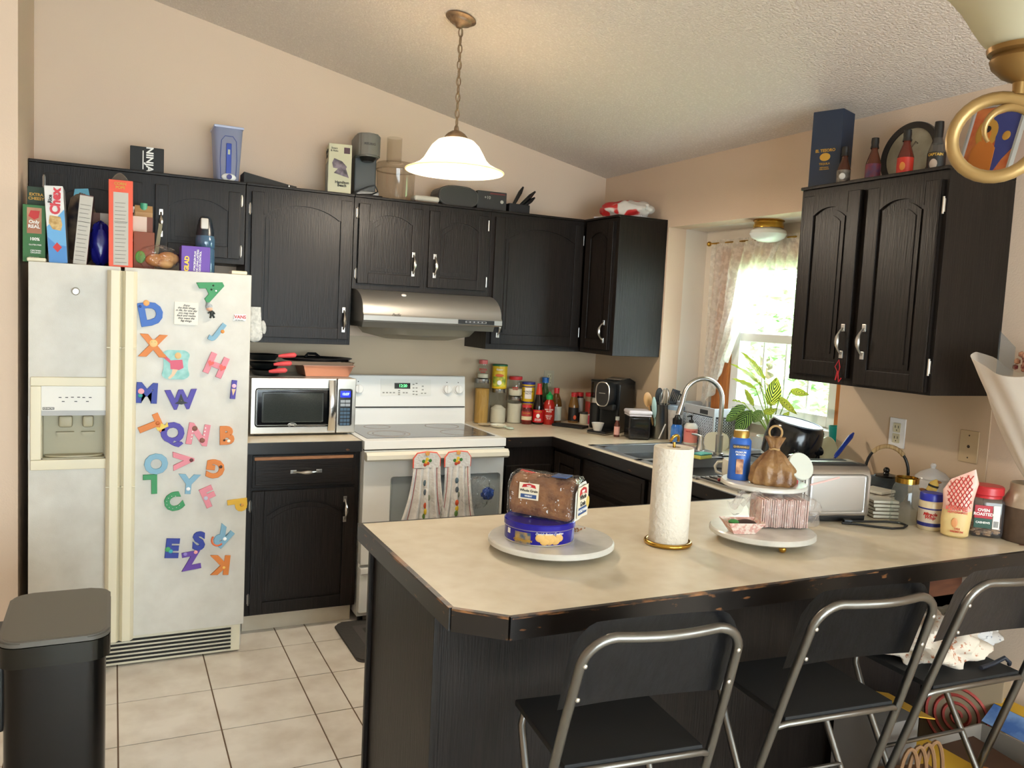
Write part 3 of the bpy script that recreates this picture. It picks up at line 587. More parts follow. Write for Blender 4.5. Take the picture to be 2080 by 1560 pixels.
# ================================================================ MICROWAVE
M_ = thing('microwave', 'stainless steel microwave oven on the small counter', 'microwave', (0, 0, 0))
b = MB(); b.box(-2.185, -1.675, -.415, -.06, .926, 1.198, .006); obj('body', b, mat('mw_case', '#c9c8c4', .35, .6), M_)
b = MB(); b.box(-2.187, -1.773, -.447, -.415, .924, 1.199, .005); md = obj('door', b, STEEL, M_)
b = MB(); b.box(-2.168, -1.792, -.4495, -.444, .960, 1.150, .014); obj('window_frame', b, mat('mw_black', '#0c0d0f', .12), md)
b = MB(); b.box(-2.135, -1.838, -.4505, -.449, .982, 1.130, .006); obj('window', b, mat('mw_window', '#2a2e2e', .1, col2='#343937', nscale=300), md)
b = MB(); b.grid(lambda u, v: (-1.815+.034*u, -.452-.026*math.sin(PI*v)-.004*math.sin(PI*u), .938+.252*v), 6, 18); b.grid(lambda u, v: (-1.815+.034*u, -.448-.022*math.sin(PI*v), .938+.252*v), 6, 18); obj('handle', b, mat('mw_handle', '#d2d0cb', .22, 1), md)
b = MB(); b.ball((0, 0, 0), (.021, .0015, .010), 20); bd = obj('badge_ring', b, CHROME, md, T(-1.99, -.4505, .970)); b = MB(); b.ball((0, -.0008, 0), (.018, .0015, .0075), 20); obj('badge', b, INK, bd); text('Oster', .011, WINK, bd, T(0, -.0026, 0), off=.02)
b = MB(); b.box(-1.771, -1.675, -.447, -.415, .924, 1.199, .005); obj('control_side', b, STEEL, M_)
b = MB(); b.box(-1.764, -1.695, -.4495, -.444, .962, 1.148, .008); cp = obj('control_panel', b, mat('mw_panel', '#14161a', .3), M_)
b = MB(); b.box(-1.755, -1.704, -.4505, -.449, 1.105, 1.137, .002); obj('display', b, mat('blue_lcd', '#1020c8', .3, emit=1.5), cp); text('12:27', .016, mat('lcd_pale', '#9fc4ff', .4, emit=4), cp, T(-1.729, -.4512, 1.121), off=.01)
for r in range(7):
    for k in range(2 if r < 2 else 3):
        ww = .051/(2 if r < 2 else 3); x0 = -1.755+k*ww; z = 1.085-r*.0185-(.004 if r > 1 else 0); b = MB(); b.box(x0+.001, x0+ww-.001, -.4508, -.449, z-.007, z+.007, .001); obj('key', b, mat('key_light', '#9ba3ac', .4) if r < 2 else mat('key_blue', '#3f5a72', .4), cp)
for x in (-2.15, -1.71):
    for y in (-.39, -.10): b = MB(); b.cyl(.012, .9142, .928, 10, T(x, y, 0)); obj('foot', b, BLACKP, M_)

# ================================================================ LAMPS
BRZ = mat('antique_bronze', '#7c6651', .45, .7, col2='#9a836a', nscale=40)
P = thing('pendant_lamp', 'lit glass-bell pendant lamp on a chain over the kitchen', 'pendant lamp', (-1.513, -1.261, 0))
zt = zc(-1.513) - .002; sl = math.degrees(math.atan(.2099))
b = MB(); b.lathe([(0, 0), (.062, 0), (.064, -.006), (.056, -.012), (.048, -.014), (.044, -.022), (.020, -.030), (.012, -.042), (0, -.044)], 36, T(0, 0, zt) @ RY(sl)); obj('canopy', b, BRZ, P)
b = MB(); zz = zt-.040; k = 0
while zz > 2.315:
    pts = [(math.cos(a)*.0085*(k % 2 == 0), math.cos(a)*.0085*(k % 2 == 1), zz-.019+math.sin(a)*.019) for a in [2*PI*i/12 for i in range(12)]]
    b.tube(pts, .0026, 6, True); zz -= .0325; k += 1
ch = obj('chain', b, BRZ, P)
b = MB(); b.tube([(.004*math.sin(i*.9), .004*math.cos(i*.9), 2.30+(zt-.04-2.30)*i/24) for i in range(25)], .0022, 6); obj('cord', b, mat('lamp_cord', '#8d7a60', .6), P)
b = MB(); b.lathe([(0, .035), (.008, .034), (.010, .020), (.020, .016), (.036, .006), (.047, -.006), (.051, -.016), (.046, -.018), (0, -.018)], 32, T(0, 0, 2.285)); obj('shade_cap', b, BRZ, P)
SH = mat('frosted_lamp_glass', '#fdf6e6', .4); nt = SH.node_tree; pb = nt.nodes['Principled BSDF']; out = nt.nodes['Material Output']
tr = nt.nodes.new('ShaderNodeBsdfTranslucent'); tr.inputs[0].default_value = lin('#fff4dc'); tp = nt.nodes.new('ShaderNodeBsdfTransparent'); m1 = nt.nodes.new('ShaderNodeMixShader'); m1.inputs[0].default_value = .62
m2 = nt.nodes.new('ShaderNodeMixShader'); m2.inputs[0].default_value = .12
nt.links.new(pb.outputs[0], m1.inputs[1]); nt.links.new(tr.outputs[0], m1.inputs[2]); nt.links.new(m1.outputs[0], m2.inputs[1]); nt.links.new(tp.outputs[0], m2.inputs[2]); nt.links.new(m2.outputs[0], out.inputs[0])
b = MB(); pr = [(.046, 2.272), (.075, 2.262), (.098, 2.240), (.115, 2.212), (.130, 2.185), (.150, 2.166), (.178, 2.152), (.200, 2.142), (.2045, 2.137)]
b.lathe(pr + [(r-.004, z-.002) for r, z in pr[::-1]] + [pr[0]], 56); obj('shade', b, SH, P)
b = MB(); b.tube([(.203*math.cos(a), .203*math.sin(a), 2.138) for a in [2*PI*i/56 for i in range(56)]], .0035, 6, True); obj('shade_rim', b, SH, P)
b = MB(); b.ball((0, 0, 2.195), (.030, .030, .036), 20); b.cyl(.014, 2.225, 2.268, 14); obj('bulb', b, mat('lit_bulb', '#ffe9c4', .4, emit=25), P)
light('pendant_bulb', 'POINT', (-1.513, -1.261, 2.150), 46, (1, .86, .69), .035)
# recess ceiling light (off)
P = thing('flush_ceiling_light', 'small white glass flush light with brass rim in the window bay', 'ceiling light', (.13, -1.335, 2.087))
b = MB(); b.lathe([(0, 0), (.074, 0), (.076, -.006), (.070, -.010), (.070, -.020), (.074, -.026), (.074, -.040), (0, -.040)], 36); obj('brass_rim', b, BRASS, P)
b = MB(); b.lathe([(.060, -.038), (.084, -.052), (.090, -.068), (.078, -.088), (.045, -.104), (0, -.110)], 36); obj('globe', b, mat('opal_glass', '#e9eeee', .2), P)
# chandelier arm of the dining table, near the viewer
P = thing('chandelier', 'brass chandelier arm with scroll and frosted bell glass, upper right corner', 'chandelier', (-1.181, -3.842, 0))
BR2 = mat('aged_brass', '#8a6a3c', .38, .75); BR3 = mat('pale_brass', '#a98a58', .4, .6)
ux, uy, L_ = -.574, .819, .338
b = MB(); b.tube([(0, 0, 1.86), (0, 0, 2.12), (0, 0, 2.42)], [.022, .035, .012], 16); b.ball((0, 0, 1.86), (.03, .03, .04), 16); b.tube([(0, 0, 2.40), (0, 0, zc(-1.181)-.01)], .004, 8); obj('centre_column', b, BR2, P)
for k in range(3):
    A = math.degrees(math.atan2(uy, ux)) + 120*k; Mk = RZ(A)
    # scroll: a big ring that curls inwards, hanging below the cup
    pts = []
    for i in range(44):
        t = i/43; a = math.radians(128 - 500*t); R = .068 - (0 if t < .6 else .036*(t-.6)/.4); cx = .366 - (0 if t < .6 else .020*(t-.6)/.4)
        pts.append((cx + R*math.cos(a), 0, 1.909 + R*math.sin(a)))
    b = MB(); b.tube([(.02, 0, 1.90), (.12, 0, 1.845), (.22, 0, 1.85), (.30, 0, 1.868)] , .0085, 10); b.tube(pts, [.0115]*26 + [.0115-.0005*i for i in range(18)], 10); obj('arm', b, BR3, P, Mk)
    b = MB(); b.lathe([(0, 1.978), (.010, 1.980), (.011, 2.000), (.030, 2.010), (.046, 2.026), (.050, 2.038), (.046, 2.046), (.054, 2.050), (.056, 2.058), (0, 2.058)], 32); obj('cup', b, BR2, P, Mk @ T(L_, 0, 0))
    b = MB(); pr = [(.050, 2.058), (.066, 2.075), (.082, 2.100), (.100, 2.130), (.128, 2.165), (.165, 2.195)]; b.lathe(pr + [(r-.004, z+.003) for r, z in pr[::-1]], 40); obj('glass_shade', b, clear('alabaster_glass', '#e8e2cf', .86, '#d9d2b8'), P, Mk @ T(L_, 0, 0))

# ---- curtain and rod
LACE = bpy.data.materials.new('lace'); LACE.use_nodes = True; nt = LACE.node_tree; pb = nt.nodes['Principled BSDF']; out = nt.nodes['Material Output']; pb.inputs['Base Color'].default_value = lin('#f2f0ea'); pb.inputs['Roughness'].default_value = .9
tr = nt.nodes.new('ShaderNodeBsdfTranslucent'); tr.inputs[0].default_value = lin('#f4f2ee'); tp = nt.nodes.new('ShaderNodeBsdfTransparent'); m1 = nt.nodes.new('ShaderNodeMixShader'); m1.inputs[0].default_value = .6; m2 = nt.nodes.new('ShaderNodeMixShader')
tc = nt.nodes.new('ShaderNodeTexCoord'); vo = nt.nodes.new('ShaderNodeTexNoise'); vo.inputs['Scale'].default_value = 42; vo.inputs['Detail'].default_value = 2; rp = nt.nodes.new('ShaderNodeValToRGB'); rp.color_ramp.elements[0].position = .44; rp.color_ramp.elements[1].position = .60
rp.color_ramp.elements[0].color = (.70, .70, .70, 1); rp.color_ramp.elements[1].color = (.96, .96, .96, 1)
for a_, c_ in [(tc.outputs['Object'], vo.inputs['Vector']), (vo.outputs[0], rp.inputs[0]), (rp.outputs[0], m2.inputs[0]), (tp.outputs[0], m2.inputs[1]), (m1.outputs[0], m2.inputs[2]), (pb.outputs[0], m1.inputs[1]), (tr.outputs[0], m1.inputs[2]), (m2.outputs[0], out.inputs[0])]: nt.links.new(a_, c_)
P = thing('curtain_rod', 'thin brass curtain rod across the window bay', 'curtain rod', (0, 0, 0))
b = MB(); b.tube([(.215, -.79, 2.008), (.215, -1.92, 2.008)], .005, 10); obj('rod', b, BRASS, P)
b = MB(); b.ball((.215, -.783, 2.008), .014, 14); b.tube([(.215, -.80, 2.008), (.268, -.80, 2.008)], .004, 8); obj('finial', b, BRASS, P)
b = MB(); b.ball((.215, -1.925, 2.008), .014, 14); b.tube([(.215, -1.91, 2.008), (.268, -1.91, 2.008)], .004, 8); obj('finial', b, BRASS, P)
def lerp(t, P_):
    for (a, x), (c, y) in zip(P_, P_[1:]):
        if t <= c: return x + (y-x)*(t-a)/(c-a)
    return P_[-1][1]
P = thing('lace_curtain', 'white lace curtain gathered on the rod over the window', 'curtain', (0, 0, 0))
IN = [(0, -1.36), (.2, -1.29), (.45, -1.24), (.6, -1.16), (.8, -1.08), (1, -1.02)]; BOT = [(0, 1.10), (.35, 1.16), (.7, 1.30), (1, 1.42)]
def cf(u, v):
    y0 = -.815; yi = lerp(v, IN); y = y0 + (yi-y0)*u; zb = lerp(u, BOT) + .02*math.sin(u*26); z = 2.004 + (zb-2.004)*v
    return (.205 + .014*math.sin(u*2*PI*7+v)*(.4+.8*v) + .008*math.sin(u*31), y, z)
b = MB(); b.grid(cf, 90, 40); obj('side_panel', b, LACE, P)
def cf2(u, v):
    y = -1.28 - .64*u; dr = .10 + .02*abs(math.sin(u*20)) + (.5*max(0, (u-.55)/.45)**1.5)
    return (.212 + .010*math.sin(u*2*PI*9)*(.5+v), y, 2.004 - dr*v - .04*v)
b = MB(); b.grid(cf2, 70, 20); obj('valance', b, LACE, P)
b = MB(); b.grid(lambda u, v: (.212+.006*math.sin(u*60), -.81-1.1*u, 2.025-.035*v), 90, 2); obj('header', b, LACE, P)
# ================================================================ CONTAINERS
Z = .9145
def cont(name, label, cat, x, y, z, parts, group=None, rz=None):
    """parts: (name, profile or MB, material[, wrap radius text...])"""
    t = thing(name, label, cat, (x, y, z), face(x, y) if rz is None else rz, group)
    for p in parts:
        b = p[1] if isinstance(p[1], MB) else MB().lathe(p[1], 28)
        obj(p[0], b, p[2], t)
    return t
def band(r, z0, z1, half, n=16, r2=None): return patch(MB(), r, z0, z1, half, r2, n)
def shell(r, h, t=.002, neck=None):
    p = [(0, .001), (r-.003, 0), (r, .004)]
    if neck: p += [(r, h*neck[1]), (neck[0], h*neck[2]), (neck[0], h)]
    else: p += [(r, h)]
    return p
LIDM = mat('steel_lid', '#a9a7a3', .25, 1)
SPAG = mat('spaghetti', '#c79a4a', .6, col2='#a87a30', nscale=14, stretch=(14, 14, .4), contrast=(.3, .7)); FLOUR = mat('flour', '#ddd3bd', .95)
x, y = -.821, -.085
cont('spaghetti_canister', 'tall glass canister of spaghetti with steel lid beside the range', 'jar', x, y, Z, [('glass', shell(.050, .238), GLASSD), ('spaghetti', [(0, .003), (.040, .003), (.042, .20), (.038, .205), (0, .207)], SPAG), ('lid', [(0, .238), (.047, .238), (.048, .241), (.048, .262), (.045, .265), (0, .265)], LIDM)])
x, y = -.712, -.085
cont('flour_canister', 'glass canister with steel lid under the yellow bouillon can', 'jar', x, y, Z, [('glass', shell(.048, .182), GLASSD), ('flour', [(0, .003), (.045, .003), (.045, .085), (.02, .105), (0, .10)], FLOUR), ('lid', [(0, .182), (.044, .182), (.045, .185), (.045, .204), (.042, .207), (0, .207)], LIDM)])
x, y = -.606, -.090
cont('flour_canister', 'glass canister with steel lid under the red-lidded jar', 'jar', x, y, Z, [('glass', shell(.046, .138), GLASSD), ('flour', [(0, .003), (.043, .003), (.043, .118), (.01, .112), (0, .112)], FLOUR), ('lid', [(0, .138), (.042, .138), (.043, .141), (.043, .158), (.040, .161), (0, .161)], LIDM)])
t = cont('seasoning_jar', 'small glass jar with pink lid on top of the spaghetti canister', 'jar', -.821, -.085, Z+.2655, [('glass', [(0, 0), (.030, 0), (.033, .006), (.033, .066), (.023, .078), (.023, .084)], GLASS), ('powder', [(0, .002), (.031, .003), (.031, .026), (0, .030)], FLOUR), ('lid', [(0, .084), (.025, .084), (.026, .088), (.026, .106), (.024, .108), (0, .108)], mat('pink_lid', '#c8635f', .4))])
text('JOYVA', .016, REDINK, t, T(0, 0, .052), wrap=.0338, off=.04); text('SESAME', .009, REDINK, t, T(0, 0, .037), wrap=.0338, off=.04)
YEL = mat('label_yellow', '#d9b21e', .4); GRN = mat('label_green', '#1f6a41', .45)
t = cont('bouillon_can', 'yellow round can with green lid on top of a flour canister', 'can', -.712, -.085, Z+.2075, [('body', [(0, 0), (.044, 0), (.045, .003), (.045, .132), (0, .132)], YEL), ('lid', [(0, .132), (.0465, .132), (.0465, .139), (.043, .142), (0, .142)], GRN), ('picture', band(.0455, .012, .070, .95), mat('veg_green', '#3d7b2b', .5, col2='#e8d84a', nscale=34)), ('panel', band(.0457, .070, .100, .75), mat('label_gold', '#e5c53a', .5))])
text('Knorr', .016, WINK, t, T(0, 0, .112), wrap=.0462, off=.03); b = MB(); b.ball((.0, -.046, .035), (.014, .002, .014), 12); obj('picture', b, WINK, t); b = MB(); b.ball((0, -.046, .078), (.026, .002, .009), 12); obj('picture', b, mat('label_orange', '#d8662c', .5), t)
t = cont('powder_jar', 'clear jar with red lid half full of white powder, on a canister', 'jar', -.606, -.090, Z+.1615, [('glass', [(0, 0), (.034, 0), (.041, .010), (.042, .085), (.037, .094), (.037, .098)], GLASS), ('powder', [(0, .002), (.034, .003), (.039, .011), (.040, .042), (0, .046)], FLOUR), ('lid', [(0, .098), (.039, .098), (.040, .101), (.040, .116), (.038, .118), (0, .118)], mat('red_lid', '#c22f35', .35))])
text('SALTED', .010, REDINK, t, T(0, 0, .052), wrap=.0425, off=.04); text('ROASTED', .007, REDINK, t, T(0, 0, .041), wrap=.0425, off=.04)
REDM = MATS['red_lid']
x, y = -.510, -.075
t = cont('cocoa_tub', 'lower yellow tub with navy band behind the chili jar', 'tub', x, y, Z, [('body', [(0, 0), (.034, 0), (.035, .004), (.035, .118), (0, .118)], YEL), ('lid', [(0, .118), (.036, .118), (.036, .127), (0, .127)], mat('label_blue', '#2b2f7e', .4))])
t = cont('cocoa_tub', 'yellow tub with navy lid stacked on another tub', 'tub', x, y, Z+.1275, [('body', [(0, 0), (.038, 0), (.039, .004), (.039, .104), (0, .104)], YEL), ('label', band(.0395, .018, .085, .55), PAPER), ('lid', [(0, .104), (.041, .104), (.041, .116), (.039, .118), (0, .118)], MATS['label_blue'])])
text('NUTRITION\nFACTS', .012, INK, t, T(0, 0, .055), wrap=.0400, off=.02); b = MB(); b.lathe([(.0396, .088), (.0396, .094)], 28); obj('blue_band', b, MATS['label_blue'], t)
x, y = -.552, -.150
t = cont('chili_jar', 'small red chili sauce jar in front of the yellow tubs', 'jar', x, y, Z, [('glass', [(0, 0), (.030, 0), (.032, .005), (.032, .090), (.027, .100), (0, .100)], mat('chili_oil', '#5e1a14', .15)), ('label', band(.0326, .022, .078, 1.3), mat('label_red', '#a8322c', .5)), ('label', band(.0330, .026, .048, 1.2), mat('label_cream', '#d9cda8', .5)), ('lid', [(0, .100), (.029, .100), (.029, .116), (0, .118)], REDM)])
text('SPICY CHILI', .009, GOLDINK, t, T(0, 0, .066), wrap=.0335, off=.03)
x, y = -.480, -.160
t = cont('soy_sauce_bottle', 'dark sauce bottle with red cap and red label', 'bottle', x, y, Z, [('body', [(0, 0), (.032, 0), (.034, .005), (.034, .090), (.030, .120), (.019, .178), (0, .178)], mat('black_sauce', '#150b0a', .08)), ('neck_label', [(.0195, .178), (.0205, .179), (.0145, .222), (0, .222)], mat('neck_red', '#c8341e', .4)), ('label', band(.0346, .012, .088, 1.45), mat('label_scarlet', '#c4161c', .45)), ('cap', [(0, .222), (.014, .222), (.014, .242), (.012, .244), (0, .244)], REDM)])
text('LEE KUM KEE', .0085, GOLDINK, t, T(0, 0, .077), wrap=.0352, off=.03); b = MB(); b.ball((0, -.035, .052), (.011, .0015, .013), 12); obj('print', b, WINK, t); text('SEASONED\nSOY SAUCE', .008, WINK, t, T(0, 0, .028), wrap=.0352, off=.03)
x, y = -.385, -.055
t = cont('vinegar_bottle', 'clear bottle with bright blue cap under the outlet', 'bottle', x, y, Z, [('glass', [(0, 0), (.028, 0), (.030, .004), (.030, .170), (.016, .215), (.014, .240), (0, .240)], clear('green_glass', '#a9c9ae')), ('content', [(0, .002), (.028, .004), (.028, .150), (0, .152)], clear('pale_vinegar', '#c3d3b0')), ('label', band(.0306, .03, .12, 1.2), mat('label_pale', '#c9cfc4', .5)), ('cap', [(0, .240), (.021, .240), (.021, .272), (0, .274)], mat('blue_cap', '#1763b5', .35))])
x, y = -.415, -.175
t = cont('hot_sauce_bottle', 'red squeeze sauce bottle with green tip cap', 'bottle', x, y, Z, [('body', [(0, 0), (.033, 0), (.035, .006), (.035, .110), (.031, .130), (.018, .148), (.016, .160), (0, .160)], mat('sriracha_red', '#a5221a', .2)), ('cap', [(0, .150), (.020, .150), (.021, .158), (.021, .176), (.010, .184), (.004, .196), (0, .197)], mat('green_cap', '#1f9a4e', .35))])
text('HOT CHILI\nSAUCE', .011, WINK, t, T(0, 0, .085), wrap=.0355, off=.02); text('SRIRACHA\nNET WT\n28 OZ', .009, WINK, t, T(0, 0, .045), wrap=.0355, off=.0)
x, y = -.330, -.105
t = cont('vinegar_bottle', 'clear sauce bottle with red flip cap behind the squeeze bottle', 'bottle', x, y, Z, [('glass', [(0, 0), (.034, 0), (.036, .004), (.036, .110), (.030, .140), (.015, .180), (0, .182)], clear('amber_clear', '#cdb38a')), ('content', [(0, .002), (.034, .004), (.034, .095), (0, .097)], mat('amber_liquid', '#9c6a34', .2)), ('label', band(.0366, .015, .10, 1.25), mat('label_pale', '#c9cfc4', .5)), ('cap', [(0, .180), (.017, .180), (.017, .212), (0, .214)], REDM)])
x, y = -.210, -.115
t = cont('sesame_oil_bottle', 'amber oil bottle with red cap and black label', 'bottle', x, y, Z, [('glass', [(0, 0), (.030, 0), (.032, .004), (.032, .105), (.024, .140), (.018, .160), (0, .160)], mat('oil_amber', '#7d5a2e', .15)), ('label', band(.0326, .012, .094, 1.35), mat('label_black', '#1c1715', .5)), ('cap', [(0, .160), (.019, .160), (.019, .186), (0, .188)], REDM)])
b = MB(); b.ball((.010, -.033, .035), (.010, .0015, .014), 10); obj('print', b, mat('orange_print', '#d8542a', .5), t)
x, y = -.150, -.080
t = cont('spice_bottle', 'dark spice bottle with red cap and silver label at the back wall', 'bottle', x, y, Z, [('body', [(0, 0), (.024, 0), (.025, .004), (.025, .160), (0, .160)], mat('spice_dark', '#33222a', .3)), ('label', band(.0256, .06, .15, 1.3), mat('label_silver', '#b9b9bb', .4)), ('cap', [(0, .160), (.024, .160), (.024, .184), (0, .186)], REDM)])
x, y = -.170, -.175
cont('white_spice_jar', 'small white jar with grey lid among the spices', 'jar', x, y, Z, [('body', [(0, 0), (.024, 0), (.025, .003), (.025, .060), (0, .060)], mat('cream_jar', '#d6d1be', .5)), ('lid', [(0, .060), (.025, .060), (.025, .072), (0, .072)], mat('dark_lid', '#3c3a38', .4))])
x, y = -.080, -.100
t = cont('seasoning_shaker', 'big clear shaker with red lid and red label, next to the coffee maker', 'jar', x, y, Z, [('body', [(0, 0), (.032, 0), (.034, .004), (.034, .160), (0, .160)], mat('spice_tan', '#9b8a73', .4)), ('label', band(.0346, .03, .13, 1.3), mat('label_red2', '#a33a30', .5)), ('lid', [(0, .160), (.035, .160), (.035, .182), (.032, .184), (0, .184)], REDM)])
b = MB(); b.ball((0, -.035, .105), (.012, .002, .016), 10); obj('print', b, mat('print_red', '#c22020', .5), t)
b = MB(); b.box(-.035, .035, -.02, .02, 0, .062, .001); t = thing('tea_box', 'small red and white box behind the white ramekin', 'box', (-.128, -.225, Z), -38); obj('carton', b, mat('box_white', '#e4e0e2', .5), t)
b = MB(); b.box(-.034, .034, -.0208, -.0198, .004, .058); obj('red_panel', b, mat('label_magenta', '#a82848', .5), t)
# spoon rests and spoon
def dish(name, lab, x, y, r, h, m, rz=0, sx=1, group=None, sy=1, z=Z):
    t = thing(name, lab, 'dish', (x, y, z), rz, group); b = MB(); b.lathe([(0, .003), (r*.5, .003), (r*.9, h*.6), (r, h), (r*.96, h+.001), (r*.86, h*.66), (r*.5, .006), (0, .006)], 32, sx=sx, sy=sy); obj('bowl', b, m, t); return t
t = dish('spoon_rest', 'white spoon rest with black leaf print near the range', -.800, -.290, .048, .018, mat('cream_glaze', '#e3dfcc', .2), 20)
for k in range(5):
    a = math.radians(60+k*50); b = MB(); b.ball((.026*math.cos(a), .026*math.sin(a), .009), (.010, .0035, .0015), 10); obj('leaf_print', b, INK, t)
dish('saucer', 'small beige saucer behind the printed spoon rest', -.850, -.205, .040, .010, mat('beige_glaze', '#b9a98c', .3))
t = thing('sage_spoon', 'pale green spoon lying right of the spoon rest', 'spoon', (-.762, -.365, Z), -50); b = MB(); b.ball((0, 0, .008), (.024, .017, .007), 16); b.tube([(.0, 0, .008), (-.05, .01, .012)], .005, 8); obj('bowl', b, mat('sage_silicone', '#b9c9b8', .5), t)

# ---- coffee maker in the corner by the window
CB = mat('coffee_black', '#15181a', .28)
t = thing('coffee_maker', 'black pod coffee maker with chrome oval front', 'coffee maker', (-.200, -.520, Z), 0); t.rotation_euler = (0, 0, math.radians(-62))
b = MB(); b.box(-.062, .062, -.02, .17, 0, .285, .014, seg=3); b.prism([(-.02, .0), (.17, 0), (.17, .29), (.10, .312), (-.02, .296)], -.058, .058, 'x'); obj('body', b, CB, t)
b = MB(); b.prism([(.0, .296), (.08, .314), (.16, .300), (.08, .304)], -.05, .05, 'x'); b.box(-.045, .045, .01, .09, .302, .3065, .002); obj('lid_plate', b, CHROME, t)
def oval(hw, hh, n=28): return [(hw*math.copysign(abs(math.cos(a))**.7, math.cos(a)), hh*math.copysign(abs(math.sin(a))**.7, math.sin(a))) for a in [2*PI*i/n for i in range(n)]]
b = MB(); b.prism([(p[0], p[1]+.225) for p in oval(.042, .068)], -.105, -.01, 'y'); hd = obj('brew_head', b, CB, t)
b = MB(); b.tube([(p[0], -.106, p[1]+.225) for p in oval(.042, .068)], .004, 8, True); obj('chrome_ring', b, CHROME, hd)
b = MB(); b.prism([(p[0], p[1]+.225) for p in oval(.038, .064)], -.109, -.105, 'y'); obj('face', b, INK, hd); b = MB(); b.box(-.02, .02, -.1105, -.108, .228, .232); obj('label_strip', b, CHROME, hd)
b = MB(); b.box(-.045, .045, -.06, .0, .13, .165, .008); obj('spout_block', b, INK, t)
b = MB(); b.box(-.060, .060, -.155, -.015, 0, .020, .006); bs = obj('drip_base', b, CB, t); b = MB(); b.box(-.062, .062, -.157, -.012, .004, .008, .002); obj('chrome_strip', b, CHROME, bs)
t = thing('milk_frother', 'milk frother with clear tank and steel collar left of the coffee maker', 'milk frother', (-.180, -.345, Z), face(-.18, -.345))
b = MB(); b.cyl(.045, 0, .15, 28, None, .004); obj('base', b, CB, t); b = MB(); b.cyl(.048, .15, .182, 28, None, .002); obj('collar', b, CHROME, t)
b = MB(); b.lathe([(.046, .182), (.046, .275)], 28); obj('tank', b, clear('smoky_tank', '#8f8b86'), t); b = MB(); b.cyl(.049, .275, .288, 28, None, .003); obj('lid', b, CB, t)
b = MB(); b.box(-.10, .10, -.045, .045, 0, .014, .003); t = thing('black_tray', 'flat black tray along the wall left of the coffee maker', 'tray', (-.335, -.300, Z), -55); obj('tray', b, MATT, t)
t = thing('ramekin', 'white fluted ramekin standing on the coffee maker base', 'bowl', (-.330, -.590, Z+.0205), 0); b = MB(); b.lathe([(0, 0), (.022, 0), (.036, .044), (.034, .044), (.021, .004), (0, .004)], 36); obj('bowl', b, mat('white_glaze', '#c9c6c0', .25), t)
t.location = (-.322, -.585, Z+.0205)
t = cont('extract_bottle', 'tiny pink-labelled bottle with grey cap beside the coffee maker', 'bottle', -.262, -.690, Z, [('body', [(0, 0), (.015, 0), (.016, .003), (.016, .070), (.009, .084), (.009, .092), (0, .092)], mat('dark_extract', '#5a2b22', .15)), ('label', band(.0165, .012, .058, 1.3), mat('label_rose', '#d9a399', .5)), ('cap', [(0, .092), (.0115, .092), (.0115, .112), (0, .114)], mat('grey_cap', '#a9aaa6', .4))])
t = thing('food_canister', 'square clear storage canister with white push-top lid', 'canister', (-.178, -.762, Z), -20)
b = MB(); b.box(-.060, .060, -.060, .060, 0, .128, .012, seg=3); obj('body', b, clear('smoked_plastic', '#8f9292', .12, '#6b6a68'), t)
b = MB(); b.box(-.056, .056, -.056, .056, .003, .05, .01); obj('content', b, mat('dark_beans', '#3a2a24', .6, col2='#6a4a3c', nscale=80), t)
b = MB(); b.box(-.062, .062, -.062, .062, .128, .136, .003); b.box(-.066, .066, -.066, .066, .136, .160, .010, seg=3); obj('lid', b, mat('lid_white', '#ddd6da', .3), t)
t = thing('utensil_crock', 'brushed steel utensil holder full of kitchen tools', 'utensil holder', (-.040, -.765, Z), 0)
b = MB(); b.lathe([(0, 0), (.057, 0), (.058, .004), (.058, .19), (.0595, .192), (.056, .192), (.055, .01), (0, .01)], 36); obj('crock', b, mat('crock_steel', '#83807c', .3, 1), t)
def tool(nm, lab, x, y, ax, ay, fn, cat='utensil'):
    M = T(-.040+x, -.765+y, Z+.022) @ RX(ax) @ RY(ay); t = thing(nm, lab, cat, M=M); fn(t); return t
def whisk(t):
    b = MB(); b.cyl(.006, 0, .15, 10); obj('handle', b, CHROME, t)
    for k in range(4):
        b = MB(); a = PI*k/4; b.tube([(math.cos(a)*.028*math.sin(s), math.sin(a)*.028*math.sin(s), .15+.11*(1-math.cos(s))/2) for s in [PI*i/14 for i in range(15)]] + [(-math.cos(a)*.028*math.sin(s), -math.sin(a)*.028*math.sin(s), .15+.11*(1-math.cos(s))/2) for s in [PI*(14-i)/14 for i in range(15)]], .0012, 6); obj('wire', b, CHROME, t)
tool('whisk', 'steel balloon whisk in the utensil holder', .012, .0, 4, 3, whisk)
def spat(col, slots=False):
    def f(t):
        b = MB(); b.cyl(.005, 0, .18, 10); obj('handle', b, mat('tool'+col, col, .5), t)
        b = MB()
        if slots:
            for k in range(5): b.box(-.028+k*.012, -.021+k*.012, -.002, .002, .19, .255, .001)
            b.box(-.028, .028, -.002, .002, .178, .192, .001); b.box(-.028, .028, -.002, .002, .252, .262, .001)
        else: b.ball((0, 0, .215), (.027, .004, .045), 16)
        obj('head', b, mat('tool'+col, col, .5), t)
    return f
tool('spatula', 'black slotted spatula leaning right in the utensil holder', .02, -.01, 6, 14, spat('#1a1a1c', True))
tool('serving_spoon', 'black serving spoon at the back of the utensil holder', -.005, .02, -6, 8, spat('#151517'))
tool('spatula', 'black slotted turner leaning far right, behind the faucet', .025, .015, -3, 27, spat('#202022', True))
tool('wooden_spoon', 'wooden spatula leaning left out of the utensil holder', -.028, -.012, 8, -22, spat('#b98a55'))
def sil(t): b = MB(); b.cyl(.005, .0, .10, 10); obj('handle', b, mat('tool_sage', '#9fb3a8', .5), t); b = MB(); b.ball((0, 0, .165), (.016, .007, .065), 14); obj('grip', b, mat('tool_sage', '#9fb3a8', .5), t)
